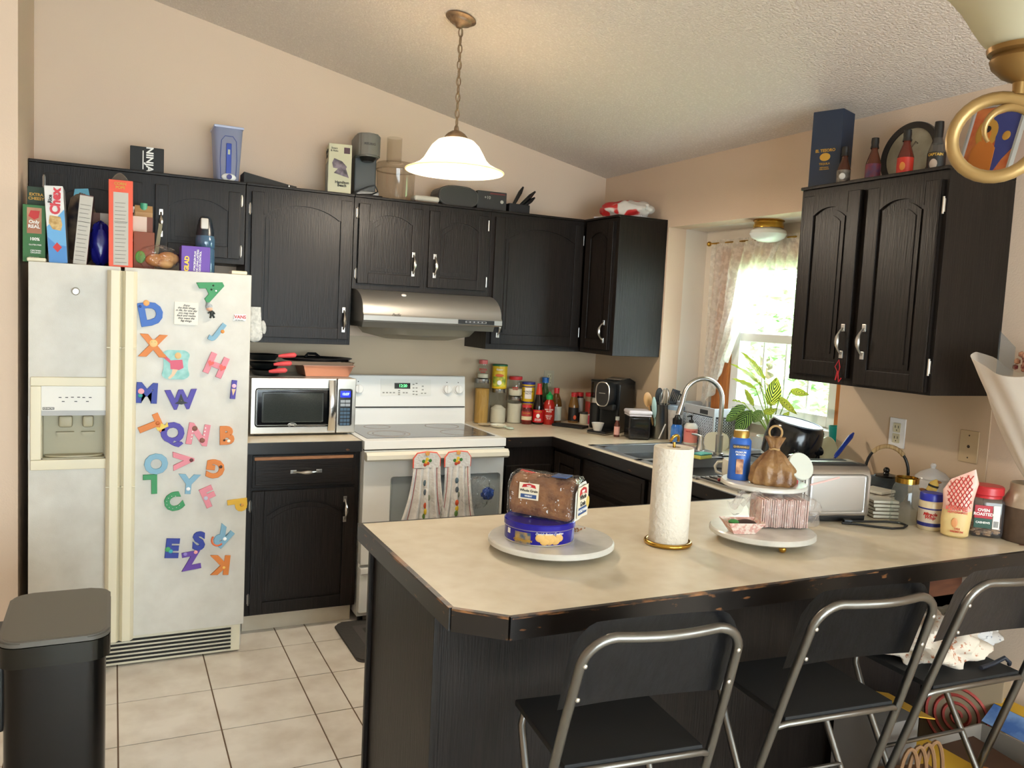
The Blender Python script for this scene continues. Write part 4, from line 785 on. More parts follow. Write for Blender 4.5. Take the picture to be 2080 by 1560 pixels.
tool('peeler', 'pale sage silicone spatula handle hanging over the holder rim', -.030, -.02, 12, -15, sil)
b = MB(); b.box(-.0035, .0035, -.002, .002, -.045, .045, .001); t = thing('tag_strip', 'slim pale strip resting against the steel utensil holder', 'strip', M=T(-.058, -.8295, Z+.047) @ RZ(-20) @ RY(22)); obj('strip', b, PAPER, t)
t = cont('tumbler', 'white patterned travel tumbler with clear lid behind the sink', 'tumbler', .020, -.838, Z, [('body', [(0, 0), (.032, 0), (.034, .004), (.044, .168), (0, .168)], mat('tumbler_white', '#d3cfc9', .35, col2='#b6b0ae', nscale=30)), ('lid', [(0, .168), (.046, .168), (.047, .176), (.046, .190), (.043, .192), (0, .188)], mat('tumbler_lid', '#8fa3b8', .2))])
t = cont('dish_soap', 'blue dish soap bottle with black cap at the sink edge', 'bottle', -.025, -.915, Z, [('body', [(0, 0), (.030, 0), (.032, .005), (.031, .085), (.022, .100), (0, .102)], mat('soap_blue', '#2b6ec9', .12, col2='#7fb2ea', nscale=14)), ('cap', [(0, .098), (.023, .098), (.025, .104), (.025, .128), (.015, .138), (.013, .148), (0, .150)], BLACKP)])
b = MB(); b.tube([(.0, -.0, .146), (.012, -.004, .156), (.022, -.007, .156)], .004, 8); obj('spout', b, BLACKP, t)
t = cont('hand_soap', 'pump hand soap with pink label right of the dish soap', 'bottle', .015, -.985, Z, [('body', [(0, 0), (.033, 0), (.036, .006), (.036, .098), (.026, .112), (.012, .116), (0, .116)], mat('soap_white', '#e6e3dc', .3)), ('label', band(.0366, .012, .086, 1.5), mat('label_coral', '#e98d84', .45)), ('pump', [(0, .112), (.012, .112), (.012, .130), (.004, .132), (.004, .150), (0, .150)], BLACKP)])
b = MB(); b.tube([(0, 0, .150), (-.008, -.006, .152), (-.022, -.016, .150)], [.007, .005, .004], 8); obj('nozzle', b, BLACKP, t); text('HAND SOAP', .010, REDINK, t, T(0, 0, .072), wrap=.0372, off=.02)

# ================================================================ SINK
SS = mat('sink_steel', '#b4b8bc', .33, .75, bump=.04, nscale=80)
t = thing('kitchen_sink', 'stainless steel double sink set in the counter', 'sink', (0, 0, 0))
b = MB()
def ringbox(b, x0, x1, y0, y1, z0, z1): b.box(x0, x1, y0, y1, z0, z1, .0015)
X0, X1, Y0, Y1, YM = -.592, -.028, -1.805, -.935, -1.37
for q in [(X0, X0+.035, Y0, Y1), (X1-.075, X1, Y0, Y1), (X0, X1, Y1-.035, Y1), (X0, X1, Y0, Y0+.035), (X0, X1, YM-.018, YM+.018)]: b.box(q[0], q[1], q[2], q[3], .9135, .9185, .0018)
obj('rim', b, SS, t)
for (ya, yb) in ((Y0+.035, YM-.018), (YM+.018, Y1-.035)):
    xa, xb = X0+.035, X1-.075; b = MB(); n = 10
    def bowl(u, v, ya=ya, yb=yb, xa=xa, xb=xb):
        cx, cy = (xa+xb)/2, (ya+yb)/2; hx, hy = (xb-xa)/2, (yb-ya)/2; a = 2*PI*u; p = 5 if v < .7 else 4
        c, s = math.cos(a), math.sin(a); k = (abs(c)**p+abs(s)**p)**(-1/p); sc = 1 - .06*v if v < .8 else (1-.06*.8)*(1-((v-.8)/.2)*.98); zz = .915 - min(v/.75, 1)**.8*.17 - (.005 if v > .9 else 0)
        return (cx+hx*k*c*sc, cy+hy*k*s*sc, zz)
    b.grid(bowl, 48, 16, closeu=True); o = obj('basin', b, SS, t)
t = thing('faucet', 'tall arched brushed nickel kitchen faucet', 'faucet', (-.075, -1.325, .9188))
b = MB(); b.cyl(.026, 0, .012, 24, None, .002); b.cyl(.018, .012, .10, 24); obj('base', b, CHROME, t)
pts = [(0, 0, .08), (0, 0, .27)] + [(-.095+.095*math.cos(a), .03*(1-math.cos(a)), .27+.105*math.sin(a)) for a in [PI*i/14 for i in range(1, 14)]] + [(-.195, .06, .25), (-.207, .063, .215)]
b = MB(); b.tube(pts, .0115, 14); obj('spout', b, CHROME, t); b = MB(); b.tube([(-.200, .061, .235), (-.211, .064, .195)], .014, 14); obj('nozzle', b, CHROME, t)
tf = t; b = MB(); b.lathe([(0, 0), (.024, 0), (.020, .012), (.012, .040), (.014, .060), (.010, .070), (0, .072)], 24); b.tube([(0, 0, .066), (-.02, .01, .074), (-.045, .02, .078)], [.007, .006, .004], 10); obj('side_lever', b, CHROME, t, T(.015, .16, 0))
t = thing('sponge', 'green and yellow scrub sponge beside the faucet', 'sponge', (-.235, -1.395, .919), 15); b = MB(); b.box(-.045, .045, -.028, .028, 0, .018, .004); obj('sponge', b, mat('sponge_yellow', '#d9d46a', .9, bump=.3, nscale=90), t); b = MB(); b.box(-.045, .045, -.028, .028, .018, .026, .003); obj('scrub_pad', b, mat('scrub_teal', '#5fa79a', .95, bump=.6, nscale=150), t)
t = thing('cutting_plate', 'cream round-cornered board leaning behind the lever handle', 'plate', M=T(-.015, -1.235, .921) @ RZ(-35) @ RX(-12)); b = MB(); b.prism([(p[0], p[1]+.048) for p in oval(.062, .048)], -.004, .004, 'y'); obj('plate', b, mat('cream_board', '#cfc7b0', .4), t)
t = thing('sponge_caddy', 'grey caddy behind the sink at the foot of the faucet', 'caddy', (-.015, -1.475, .919), 0); b = MB(); b.box(-.03, .03, -.05, .05, 0, .055, .004); obj('caddy', b, mat('caddy_grey', '#6f7072', .5), t)
# drying mat and mug
t = thing('drying_rack', 'roll-up drying rack with dark bars over the sink end', 'drying rack', (0, 0, 0)); b = MB(); b.box(-.600, -.060, -1.812, -1.800, .9189, .9235, .002); b.box(-.600, -.060, -2.08, -2.068, .9145, .9235, .002); fr = obj('frame', b, mat('rack_grey', '#8c8b88', .4, .5), t)
for k in range(24): b = MB(); b.tube([(-.59+k*.0225, -1.806, .9225), (-.59+k*.0225, -2.075, .9225)], .0038, 8); obj('bar', b, MATT if k % 2 else MATS['rack_grey'], t)
t = thing('mug', 'upside-down white mug with red dotted tree, handle left', 'mug', (-.455, -1.868, .9265), face(-.46, -1.85)); t.rotation_euler[2] += .1
b = MB(); b.lathe([(.034, 0), (.040, 0), (.044, .030), (.043, .074), (.039, .080), (0, .080)], 32); obj('cup', b, mat('mug_glaze', '#cfcabb', .25), t)
b = MB(); b.tube([(-.042, 0, .066), (-.062, 0, .064), (-.073, 0, .045), (-.066, 0, .022), (-.043, 0, .014)], .0055, 10); obj('handle', b, MATS['mug_glaze'], t)
for r in range(4):
    for k in range(r+1): b = MB(); a = (k-r/2)*.13; b.ball((.0445*math.sin(a), -.0445*math.cos(a), .058-r*.009), .0032, 8); obj('red_dot', b, REDINK, t)
t = thing('trivet', 'little red bead trivet on the drying rack by the mug', 'trivet', (-.530, -1.925, .9268), 0)
for k in range(13): b = MB(); a = k*2.4; b.ball((.011*math.sqrt(k)*math.cos(a), .011*math.sqrt(k)*math.sin(a), .006), .0075, 10); obj('bead', b, mat('bead_red', '#7e1f1c', .3), t)

# ================================================================ DISH CORNER
t = thing('dish_rack', 'dish rack crowded with drying dishes', 'dish rack', (-.175, -1.975, Z), 0)
b = MB(); b.box(-.17, .17, -.16, .16, 0, .012, .004); obj('drip_tray', b, MATT, t)
for k in range(9): b = MB(); b.tube([(-.16+k*.04, -.15, .03), (-.16+k*.04, .15, .03)], .0022, 6); obj('wire', b, MATT, t)
for z in (.03, .10): b = MB(); b.tube([(-.165, -.155, z), (.165, -.155, z), (.165, .155, z), (-.165, .155, z)], .003, 6, True); obj('rail', b, MATT, t)
for sx_ in (-1, 1):
    for sy_ in (-1, 1): b = MB(); b.tube([(.165*sx_, .155*sy_, .01), (.165*sx_, .155*sy_, .10)], .003, 6); obj('post', b, MATT, t)
t = thing('cooking_pot', 'large black pot drying upside down in the dish rack', 'pot', M=T(-.208, -1.925, 1.022) @ RY(5) @ RX(10))
b = MB(); b.lathe([(.112, 0), (.116, .002), (.118, .06), (.112, .130), (.100, .150), (.096, .152), (.110, .05), (.108, .004)], 44); obj('body', b, mat('pot_enamel', '#141618', .16), t)
b = MB(); b.lathe([(0, .146), (.093, .149), (.100, .152), (.103, .149), (.100, .146)], 44); obj('base', b, mat('pot_base', '#a9b3c0', .3, .7), t)
t = thing('glass_lid', 'clear domed plastic lid propped in front of the plant', 'lid', M=T(-.09, -1.60, Z+.002) @ RZ(10) @ RX(-15)); b = MB(); b.prism([(-.085, 0), (.085, 0), (.085, .05), (.045, .13), (-.03, .135), (-.075, .06)], -.02, .02, 'y'); obj('lid', b, clear('hazy_plastic', '#e9edf0', .18, '#ffffff'), t)
t = thing('teal_cup', 'bright teal plastic cup behind the black pot', 'cup', (.060, -1.930, 1.045)); b = MB(); b.lathe([(.030, 0), (.040, .10), (.037, .10), (.028, .003), (0, .003), (0, 0), (.030, 0)], 28); obj('cup', b, mat('teal_plastic', '#1a9b93', .35), t); t.location = (.105, -1.765, Z+.1285)
t2 = thing('storage_tub', 'stacked dark tub under the teal cup, behind the rack', 'tub', (.085, -1.91, Z)); b = MB(); b.cyl(.045, 0, .128, 24, None, .004); obj('tub', b, mat('tub_grey', '#9fa5aa', .4), t2); t.location = (.085, -1.91, Z+.1285)
def plate(lab, x, y, r, m, tilt, rz, z=1.03): t = thing('plate', lab, 'plate', M=T(x, y, z) @ RZ(rz) @ RX(90-tilt)); b = MB(); b.lathe([(0, 0), (r*.6, .002), (r, .012), (r, .015), (r*.6, .006), (0, .004)], 40); obj('plate', b, m, t); return t
plate('olive-cream plate standing upright at the right of the dish rack', -.078, -2.005, .082, mat('olive_cream', '#c9c29a', .3), 12, 14)
plate('pale cream plate standing just behind the olive one', -.050, -1.985, .080, mat('pale_cream', '#dcd6c2', .3), 14, 16)
t = thing('ladle', 'small black ladle hanging on the rack in front of the pot', 'ladle', M=T(-.165, -2.045, 1.065)); b = MB(); b.lathe([(0, -.022), (.014, -.018), (.022, -.004), (.023, .004), (.020, 0), (.012, -.014), (0, -.018)], 24, RX(60)); obj('bowl', b, mat('ladle_black', '#18181a', .15), t); b = MB(); b.tube([(.0, .0, .0), (.012, .004, -.05), (.02, .006, -.09)], .004, 8); obj('handle', b, MATS['ladle_black'], t)
t = thing('knife', 'blue-handled knife slanting up to the right out of the rack', 'knife', M=T(-.165, -2.130, 1.050) @ RZ(8) @ RY(50)); b = MB(); b.tube([(0, 0, .0), (0, 0, .02), (0, 0, .07), (0, 0, .125), (0, 0, .150)], [.005, .009, .0085, .010, .004], 12); obj('handle', b, mat('royal_blue', '#152f80', .35), t); b = MB(); b.prism([(-.009, -.06), (.009, -.06), (.007, .003), (-.007, .003)], -.001, .001, 'y'); obj('blade', b, CHROME, t)
t = thing('food_bag', 'clear bag of pink and brown snacks between bottle and pot', 'bag', (-.265, -1.800, Z+.010)); t.location = (-.335, -2.095, Z+.012); obj('film', crumple(.062, .045, .062, .9, .12), FILM, t, T(0, 0, .066)); obj('snacks', crumple(.050, .036, .050, 2.2, .15), mat('snack_mix', '#a58a78', .7, col2='#7a4a46', nscale=40), t, T(0, 0, .060))

# laundry basket in the window bay
BK = mat('basket_grey', '#b9bec4', .45)
t = thing('laundry_basket', 'pale grey perforated basket in the window bay', 'basket', (.158, -.960, Z), -4)
b = MB(); hx, hy, hz = .105, .185, .205
for k in range(9):                                                     # pierced walls: crossing slats
    for s_ in (0, 1):
        yy0 = -hy + 2*hy*k/8; yy1 = -hy + 2*hy*((k+ (1 if s_ else -1)) % 9)/8
for face_ in range(4):
    L_, off = (hy, hx) if face_ % 2 == 0 else (hx, hy); n = int(L_*2/.0165)
    for k in range(n):
        for j in range(9):
            u = -L_+.0165*(k+.5); z = .03 + j*.0150; R_ = RZ(90*face_)
            m4 = R_ @ T(off*.965, u, z) @ RX(45); b.box(-.0012, .0012, -.0088, .0088, -.0014, .0014, 0, m4); m4 = R_ @ T(off*.965, u, z) @ RX(-45); b.box(-.0012, .0012, -.0088, .0088, -.0014, .0014, 0, m4)
obj('lattice', b, BK, t, smooth=False)
b = MB(); b.box(-hx, hx, -hy, hy, 0, .022, .004)
for q in [(-hx-.006, -hx+.004, -hy-.006, hy+.006), (hx-.004, hx+.006, -hy-.006, hy+.006)]: b.box(q[0], q[1], q[2], q[3], .165, .21, .003)
for q in [(-hy-.006, -hy+.004), (hy-.004, hy+.006)]: b.box(-hx, hx, q[0], q[1], .165, .21, .003)
for sx_ in (-1, 1):
    for sy_ in (-1, 1): b.box(sx_*hx-.006, sx_*hx+.006, sy_*hy-.006, sy_*hy+.006, 0, .17, .002)
obj('frame', b, BK, t)
for y_ in (-.10,): b = MB(); b.box(-hx-.009, -hx-.004, y_-.035, y_+.035, .172, .195, .002); obj('grip', b, mat('grip_dark', '#3a3d42', .5), t)
obj('contents', crumple(.08, .15, .08, 1.1, .1), mat('dark_laundry', '#4a4a4c', .95, col2='#2b2b2d', nscale=8), t, T(0, 0, .10))

# ---- calathea plant
t = thing('potted_plant', 'calathea plant with yellow-green striped leaves in the window', 'plant', (.135, -1.455, Z))
b = MB(); b.lathe([(0, 0), (.050, 0), (.068, .10), (.070, .112), (.064, .112), (.060, .10), (0, .10)], 28); obj('pot', b, mat('white_pot', '#cfc9c0', .5), t)
STM = mat('leaf_stem', '#8aa048', .5)
def leafmat(nm, base, dark, tl=.35):
    m = mat(nm, base, .4); nt = m.node_tree; pb = nt.nodes['Principled BSDF']; tc = nt.nodes.new('ShaderNodeUVMap'); sp = nt.nodes.new('ShaderNodeSeparateXYZ'); nt.links.new(tc.outputs[0], sp.inputs[0])
    ab = nt.nodes.new('ShaderNodeMath'); ab.operation = 'ABSOLUTE'; nt.links.new(sp.outputs[0], ab.inputs[0])
    m1 = nt.nodes.new('ShaderNodeMath'); m1.operation = 'MULTIPLY'; m1.inputs[1].default_value = -.45; nt.links.new(ab.outputs[0], m1.inputs[0])
    ad = nt.nodes.new('ShaderNodeMath'); ad.operation = 'ADD'; nt.links.new(sp.outputs[1], ad.inputs[0]); nt.links.new(m1.outputs[0], ad.inputs[1])
    mu = nt.nodes.new('ShaderNodeMath'); mu.operation = 'MULTIPLY'; mu.inputs[1].default_value = 7; nt.links.new(ad.outputs[0], mu.inputs[0])
    fr = nt.nodes.new('ShaderNodeMath'); fr.operation = 'PINGPONG'; fr.inputs[1].default_value = .5; nt.links.new(mu.outputs[0], fr.inputs[0])
    ramp = nt.nodes.new('ShaderNodeValToRGB'); ramp.color_ramp.elements[0].position = .25; ramp.color_ramp.elements[1].position = .31; ramp.color_ramp.elements[0].color = lin(dark); ramp.color_ramp.elements[1].color = lin(base)
    nt.links.new(fr.outputs[0], ramp.inputs[0]); nt.links.new(ramp.outputs[0], pb.inputs['Base Color'])
    tr = nt.nodes.new('ShaderNodeBsdfTranslucent'); nt.links.new(ramp.outputs[0], tr.inputs[0]); mx = nt.nodes.new('ShaderNodeMixShader'); mx.inputs[0].default_value = tl
    nt.links.new(pb.outputs[0], mx.inputs[1]); nt.links.new(tr.outputs[0], mx.inputs[2]); nt.links.new(mx.outputs[0], nt.nodes['Material Output'].inputs[0]); return m
LFY = leafmat('calathea_yellow', '#cdd44a', '#26380e', .35); LFG = leafmat('calathea_green', '#8fae58', '#1d3a20', .2)
def leaf(par, base, mid, tip, wd, m, roll=0):
    base, mid, tip = Vector(base), Vector(mid), Vector(tip); ax = (tip-mid).normalized(); side = ax.cross(Vector((-.55, -.75, .35))).normalized(); side = Matrix.Rotation(math.radians(roll), 3, ax) @ side; nrm = side.cross(ax); L = (tip-mid).length
    b = MB(); b.tube([base, base.lerp(mid, .5) + Vector((0, 0, .01)), mid], .0028, 6); obj('stem', b, STM, par)
    b = MB(); nu, nv = 6, 12; uv = b.bm.loops.layers.uv.new('UVMap')
    def P(u, v):
        s = u*2-1; wv = wd*math.sin(PI*min(1, v**.8))**.75; return mid + ax*L*v + side*s*wv + nrm*(.25*wd*abs(s) - .18*L*v*v + .003*math.sin(v*24)*abs(s))
    b.grid(lambda u, v: tuple(P(u, max(.0001, min(.999, v)))), nu, nv)
    for k, f in enumerate(b.bm.faces):
        i, j = k // nv, k % nv
        for lp, (a, c) in zip(f.loops, ((i, j), (i+1, j), (i+1, j+1), (i, j+1))): lp[uv].uv = (a/nu*2-1, c/nv)
    me = bpy.data.meshes.new('leaf'); b.bm.to_mesh(me); b.bm.free(); return finish('leaf', me, m, par, None, True)
def W(x, y, z): return (x-.135, y+1.455, z-Z)
base = (0, 0, .11)
for mid, tip, wd, m, ro in [((.08, -1.440, 1.30), (.06, -1.300, 1.455), .022, LFY, 30), ((.08, -1.42, 1.27), (.06, -1.225, 1.400), .020, LFY, 40), ((.07, -1.40, 1.25), (.05, -1.235, 1.315), .016, LFY, 20), ((.09, -1.42, 1.26), (.07, -1.33, 1.38), .014, LFY, 60),
    ((.03, -1.545, 1.190), (.03, -1.575, 1.325), .036, LFY, 0), ((.03, -1.60, 1.235), (.01, -1.720, 1.18), .018, LFY, 30), ((.08, -1.62, 1.27), (.08, -1.72, 1.265), .018, LFY, 20), ((.04, -1.36, 1.175), (.03, -1.285, 1.195), .022, LFY, 70), ((.04, -1.42, 1.17), (.03, -1.365, 1.26), .015, LFY, 10), ((.02, -1.52, 1.155), (.01, -1.60, 1.175), .020, LFY, 60), ((.05, -1.60, 1.12), (.04, -1.655, 1.17), .018, LFY, 10),
    ((.02, -1.40, 1.165), (-.02, -1.275, 1.085), .036, LFG, 20), ((.02, -1.43, 1.155), (-.02, -1.375, 1.035), .036, LFG, -10), ((.03, -1.49, 1.16), (.0, -1.47, 1.10), .026, LFG, 10), ((.08, -1.50, 1.20), (.06, -1.53, 1.30), .014, LFY, 50)]:
    leaf(t, base, W(*mid), W(*tip), wd, m, ro)
# ================================================================ ON THE PENINSULA
MARB = mat('white_marble', '#dcd8cf', .25, col2='#bdb8ae', nscale=7, contrast=(.42, .75), detail=8)
t = thing('lazy_susan', 'round white marble turntable with cookie tin and bread on it', 'turntable', (-1.682, -2.548, Z))
b = MB(); b.cyl(.085, 0, .016, 32); obj('base', b, mat('susan_base', '#8d8274', .5), t)
b = MB(); b.lathe([(0, .016), (.168, .016), (.175, .020), (.175, .030), (.171, .034), (0, .034)], 64); obj('marble_top', b, MARB, t)
NAVY = mat('tin_blue', '#251f9a', .25, .3)
t = thing('cookie_tin', 'round royal blue cookie tin under the bread bag', 'tin', (-1.716, -2.540, Z+.0345), face(-1.7, -2.54)+4)
b = MB(); b.lathe([(0, 0), (.094, 0), (.096, .003), (.096, .040), (.0985, .041), (.0985, .054), (.095, .057), (0, .057)], 56); obj('body', b, NAVY, t)
b = MB(); b.lathe([(.0975, .039), (.099, .040), (.0975, .0425)], 56); b.lathe([(.0955, .0), (.0972, .001), (.0955, .004)], 56); obj('rolled_edge', b, CHROME, t)
COOK = mat('cookie_print', '#dfb268', .6)
b = MB()
for k, (a, z) in enumerate([(-.02, .020), (.16, .021), (.10, .012), (.30, .019), (.40, .013), (.23, .013), (.50, .020)]): b.ball((.0972*math.sin(a), -.0972*math.cos(a), z+.003), (.013, .0025, .0115), 14)
o = obj('cookie_picture', b, COOK, t); o['kind'] = 'stuff'
text('Danish Butter Cookies', .0085, WINK, t, T(0, 0, .0345) @ RZ(14), wrap=.0995, off=.01, shear=.3)
b = MB(); b.lathe([(.0975, .004), (.0975, .034)], 10, a0=-PI/2-.78, a1=-PI/2-.28); obj('emblem_panel', b, mat('tin_print', '#2e4f6e', .4, col2='#b8924a', nscale=60), t); text('COPENHAGEN', .0085, GOLDINK, t, T(0, 0, .012) @ RZ(-30), wrap=.0985, off=.03)
b = MB(); b.lathe([(.0975, .022), (.0975, .036)], 6, a0=-PI/2-1.12, a1=-PI/2-.98); obj('sticker', b, PAPER, t)
# bread
t = thing('bread_bag', 'wrapped wholegrain bread loaf lying on the blue tin', 'bread', (-1.694, -2.530, Z+.0925), -50); t.scale = (.94, .94, .93)
def loafp(w, h): return [(-w*.46, 0), (w*.46, 0), (w*.5, h*.15), (w*.5, h*.62), (w*.47, h*.80), (w*.34, h*.95), (w*.12, h), (-w*.12, h), (-w*.34, h*.95), (-w*.47, h*.80), (-w*.5, h*.62), (-w*.5, h*.15)]
b = MB(); b.prism([(y, z) for y, z in loafp(.112, .118)], -.098, .094, 'x'); bmesh.ops.bevel(b.bm, geom=b.bm.edges[:], offset=.008, segments=2, affect='EDGES')
obj('loaf', b, mat('brown_crust', '#5f3619', .8, col2='#8a5a30', nscale=26, bump=.5, bscale=60, contrast=(.3, .7)), t, T(0, 0, .004) @ RY(1.5))
b = MB()
def bg_(u, v):
    x = -.118 + .226*v; e = min(1, max(.05, min((x+.118)/.02, (.112-x)/.012))) ** .5; P_ = loafp(.124, .128); n = len(P_); q = u*n; i = int(q) % n; fr_ = q-int(q)
    y = P_[i][0]*(1-fr_)+P_[(i+1) % n][0]*fr_; z = P_[i][1]*(1-fr_)+P_[(i+1) % n][1]*fr_; k = 1 + .022*math.sin(v*40+u*18) + .015*math.sin(u*60+v*9)
    return (x, y*e*k, .062+(z-.062)*e*k)
b.grid(bg_, 96, 40, closeu=True); obj('clear_wrap', b, FILM, t)
CARD = mat('label_cream2', '#ddd2bb', .5); LBLUE = mat('label_slate', '#2c4a7c', .5); LRED = mat('label_brick', '#b3242a', .5)
def lab(par, M, w_, h_, rows, band=None):
    b = MB(); b.box(-w_/2, w_/2, -.0008, .0, -h_/2, h_/2, .0); o = obj('label', b, CARD, par, M)
    b = MB(); b.prism([(-w_*.36, h_*.20), (-w_*.30, h_*.40), (0, h_*.47), (w_*.30, h_*.40), (w_*.36, h_*.20), (w_*.3, h_*.22), (0, h_*.28), (-w_*.3, h_*.22)], -.0014, -.0008, 'y'); obj('banner', b, LRED, o)
    if band: b = MB(); b.box(-w_*.40, w_*.40, -.0014, -.0008, -h_*.42, -h_*.18); obj('stripe', b, LBLUE, o); text(band, h_*.14, WINK, o, T(0, -.0015, -h_*.30), off=.02)
    text(rows, h_*.22, INK, o, T(0, -.0012, h_*.03), off=.02); text('FARM', h_*.11, WINK, o, T(0, -.0016, h_*.33), off=.03)
lab(t, T(-.030, -.0650, .080) @ RX(-3), .062, .048, 'Whole Grain', 'WHEAT')
b = MB()
def endp(u, v): return (.1100 + .002*math.sin(u*7), -.054+.108*u, .008+.105*v - .012*max(0, abs(u-.5)-.3)*v*10)
b.grid(endp, 10, 10); obj('printed_end', b, mat('bag_print', '#dcd8cf', .5), t)
M = T(.1145, -.004, .060) @ RZ(90); lab(t, M, .088, .090, 'Whole\nGrain', 'WHOLE WHEAT'); b = MB(); b.ball((.1155, .040, .050), (.0015, .015, .018), 12); obj('print', b, mat('wheat_print', '#cfb25a', .5), t)
text('PEPP', .022, REDINK, t, T(-.055, -.02, .1290) @ RX(-90) @ RZ(6), off=.03); text('FARM', .022, INK, t, T(.010, -.015, .1290) @ RX(-90), off=.03); b = MB(); b.box(.03, .075, -.045, .01, .127, .1295); obj('print', b, LBLUE, t)
t = thing('spice_jar', 'small jar with red-brown lid tucked behind the cookie tin', 'jar', (-1.590, -2.475, Z+.0345)); b = MB(); b.cyl(.018, 0, .014, 20, None, .002); obj('lid', b, mat('brick_lid', '#8b3324', .4), t); b = MB(); b.cyl(.0165, .014, .045, 20, None, .002); obj('body', b, mat('jar_label', '#d8cfbd', .5), t)
t = thing('crumbs', 'scattered nut crumbs on the marble turntable', 'crumbs', (-1.575, -2.50, Z+.0347)); t['kind'] = 'stuff'
b = MB(); rnd = random.Random(3)
for k in range(26): b.ball((rnd.gauss(0, .016), rnd.gauss(0, .011), .0025), (.0035, .002, .0018), 6)
obj('bits', b, mat('crumb', '#8a5a34', .8), t)
# paper towels
t = thing('paper_towel_holder', 'brass paper towel holder with ring base and loop top', 'paper towel holder', (-1.318, -2.595, Z))
b = MB(); b.tube([(.064*math.cos(a), .064*math.sin(a), .007) for a in [2*PI*i/48 for i in range(48)]], .0065, 10, True); b.cyl(.060, .003, .008, 32); obj('base_ring', b, BRASS, t)
b = MB(); b.tube([(0, 0, .006), (0, 0, .300)], .0045, 10); obj('post', b, BRASS, t)
b = MB(); b.tube([(.013*math.cos(a), -.013*math.sin(a)*.6, .303+.018*math.sin(a)) for a in [PI*i/16 for i in range(17)]] , .0045, 10); obj('loop', b, BRASS, t)
t = thing('paper_towel_roll', 'full roll of white quilted paper towels on the brass holder', 'paper towels', (-1.318, -2.595, Z+.0095))
b = MB(); b.lathe([(.020, 0), (.056, 0), (.0575, .003), (.0575, .274), (.056, .277), (.020, .277), (.020, 0)], 48); obj('roll', b, mat('quilted_paper', '#ddd3c3', .95, bump=.5, nscale=75), t)
# two-tier stand
t = thing('tiered_stand', 'two-tier white marble serving stand with gold ball feet', 'serving stand', (-1.012, -2.650, Z))
b = MB(); b.lathe([(0, .022), (.150, .022), (.156, .026), (.156, .036), (.152, .040), (0, .040)], 64); obj('lower_tier', b, MARB, t)
b = MB(); b.lathe([(0, .140), (.128, .140), (.134, .144), (.134, .152), (.130, .156), (0, .156)], 64, T(.104, .118, 0)); obj('upper_tier', b, MARB, t)
for k in range(3): a = math.radians(-105+120*k); b = MB(); b.ball((.125*math.cos(a), .125*math.sin(a), .0112), .011, 14); obj('ball_foot', b, BRASS, t)
b = MB(); b.cyl(.010, .04, .14, 16, T(.085, .100, 0)); obj('post', b, BRASS, t)
zu = Z+.1565; UX, UY = -.908, -2.532
t = thing('cocoa_bottle', 'blue chocolate powder bottle with gold cap on the upper tier', 'bottle', (-.975, -2.488, zu), face(-.98, -2.49)+5)
b = MB(); b.lathe([(0, 0), (.034, 0), (.035, .004), (.033, .125), (.026, .134), (0, .134)], 28, None, 1, .8); obj('body', b, mat('cocoa_blue', '#2c5fb4', .35), t)
b = MB(); b.lathe([(0, .132), (.024, .132), (.024, .154), (.022, .157), (0, .157)], 24, None, 1, .85); obj('cap', b, mat('gold_cap', '#a5813c', .35, .6), t)
b = MB(); b.box(-.026, .026, -.0292, -.026, .100, .114, .001); o = obj('name_band', b, mat('navy_band', '#15203f', .4), t); text('GHIRARDELLI', .0078, GOLDINK, o, T(0, -.0300, .107), off=.02); text('PREMIUM\nMOCHA', .008, WINK, t, T(0, -.0292, .086), off=.01)
b = MB(); b.box(-.012, .010, -.0300, -.026, .020, .068, .001); obj('picture', b, mat('drink_print', '#7b3b26', .5, col2='#d9a57a', nscale=40), t)
t = thing('paper_bag', 'gathered brown paper treat bag tied at the top, on the upper tier', 'bag', (-.925, -2.585, zu), face(-.93, -2.58))
BRN = mat('kraft_cellophane', '#9a7448', .4, col2='#6b4526', nscale=22, bump=.8, bscale=30)
def bagf(u, v):
    a = 2*PI*u; pr = [(0, .062), (.05, .070), (.35, .064), (.62, .034), (.74, .013), (.82, .017), (1, .030)]; r = lerp(v, pr)*(1+.09*math.sin(7*a+v*5)*min(1, v*2.2)+.05*math.sin(13*a)); sq = 1/max(abs(math.cos(a)), abs(math.sin(a)))**.35
    return (r*sq*math.cos(a), r*.62*sq*math.sin(a), .150*v)
b = MB(); b.grid(bagf, 64, 24, closeu=True); obj('bag', b, BRN, t)
b = MB(); b.tube([(.014*math.cos(a), .014*math.sin(a), .112+.002*math.sin(3*a)) for a in [2*PI*i/16 for i in range(16)]], .003, 6, True); obj('tie', b, mat('twine', '#b08e5e', .9), t)
b = MB(); b.tube([(.019*math.cos(a), 0, .163+.021*math.sin(a)) for a in [2*PI*i/24 for i in range(24)]], .0032, 8, True); obj('ring', b, mat('twine', '#b08e5e', .9), t)
t = thing('candy_jar', 'tipped glass candy jar of red and white mints, lid to the room', 'jar', M=T(-.845, -2.600, zu+.050) @ RZ(face(-.84, -2.6)+38) @ RX(64))
b = MB(); b.lathe([(0, -.078), (.042, -.076), (.048, -.066), (.048, .0), (.040, .012), (.040, .016)], 32); obj('glass', b, GLASS, t)
b = MB(); b.cyl(.044, .014, .030, 32, None, .002); obj('lid', b, mat('jar_lid_white', '#cfd0c4', .4), t)
MW_ = mat('mint_white', '#ece4e0', .3); MR_ = mat('mint_red', '#d0505a', .3); rnd = random.Random(5)
for k in range(22):
    a = rnd.random()*2*PI; r = rnd.random()*.033; z = rnd.uniform(-.068, -.005); b = MB(); b.ball((r*math.cos(a), -abs(r*math.sin(a))-.006, z), (.010, .010, .006), 8); obj('mint', b, MW_ if k % 2 else MR_, t)
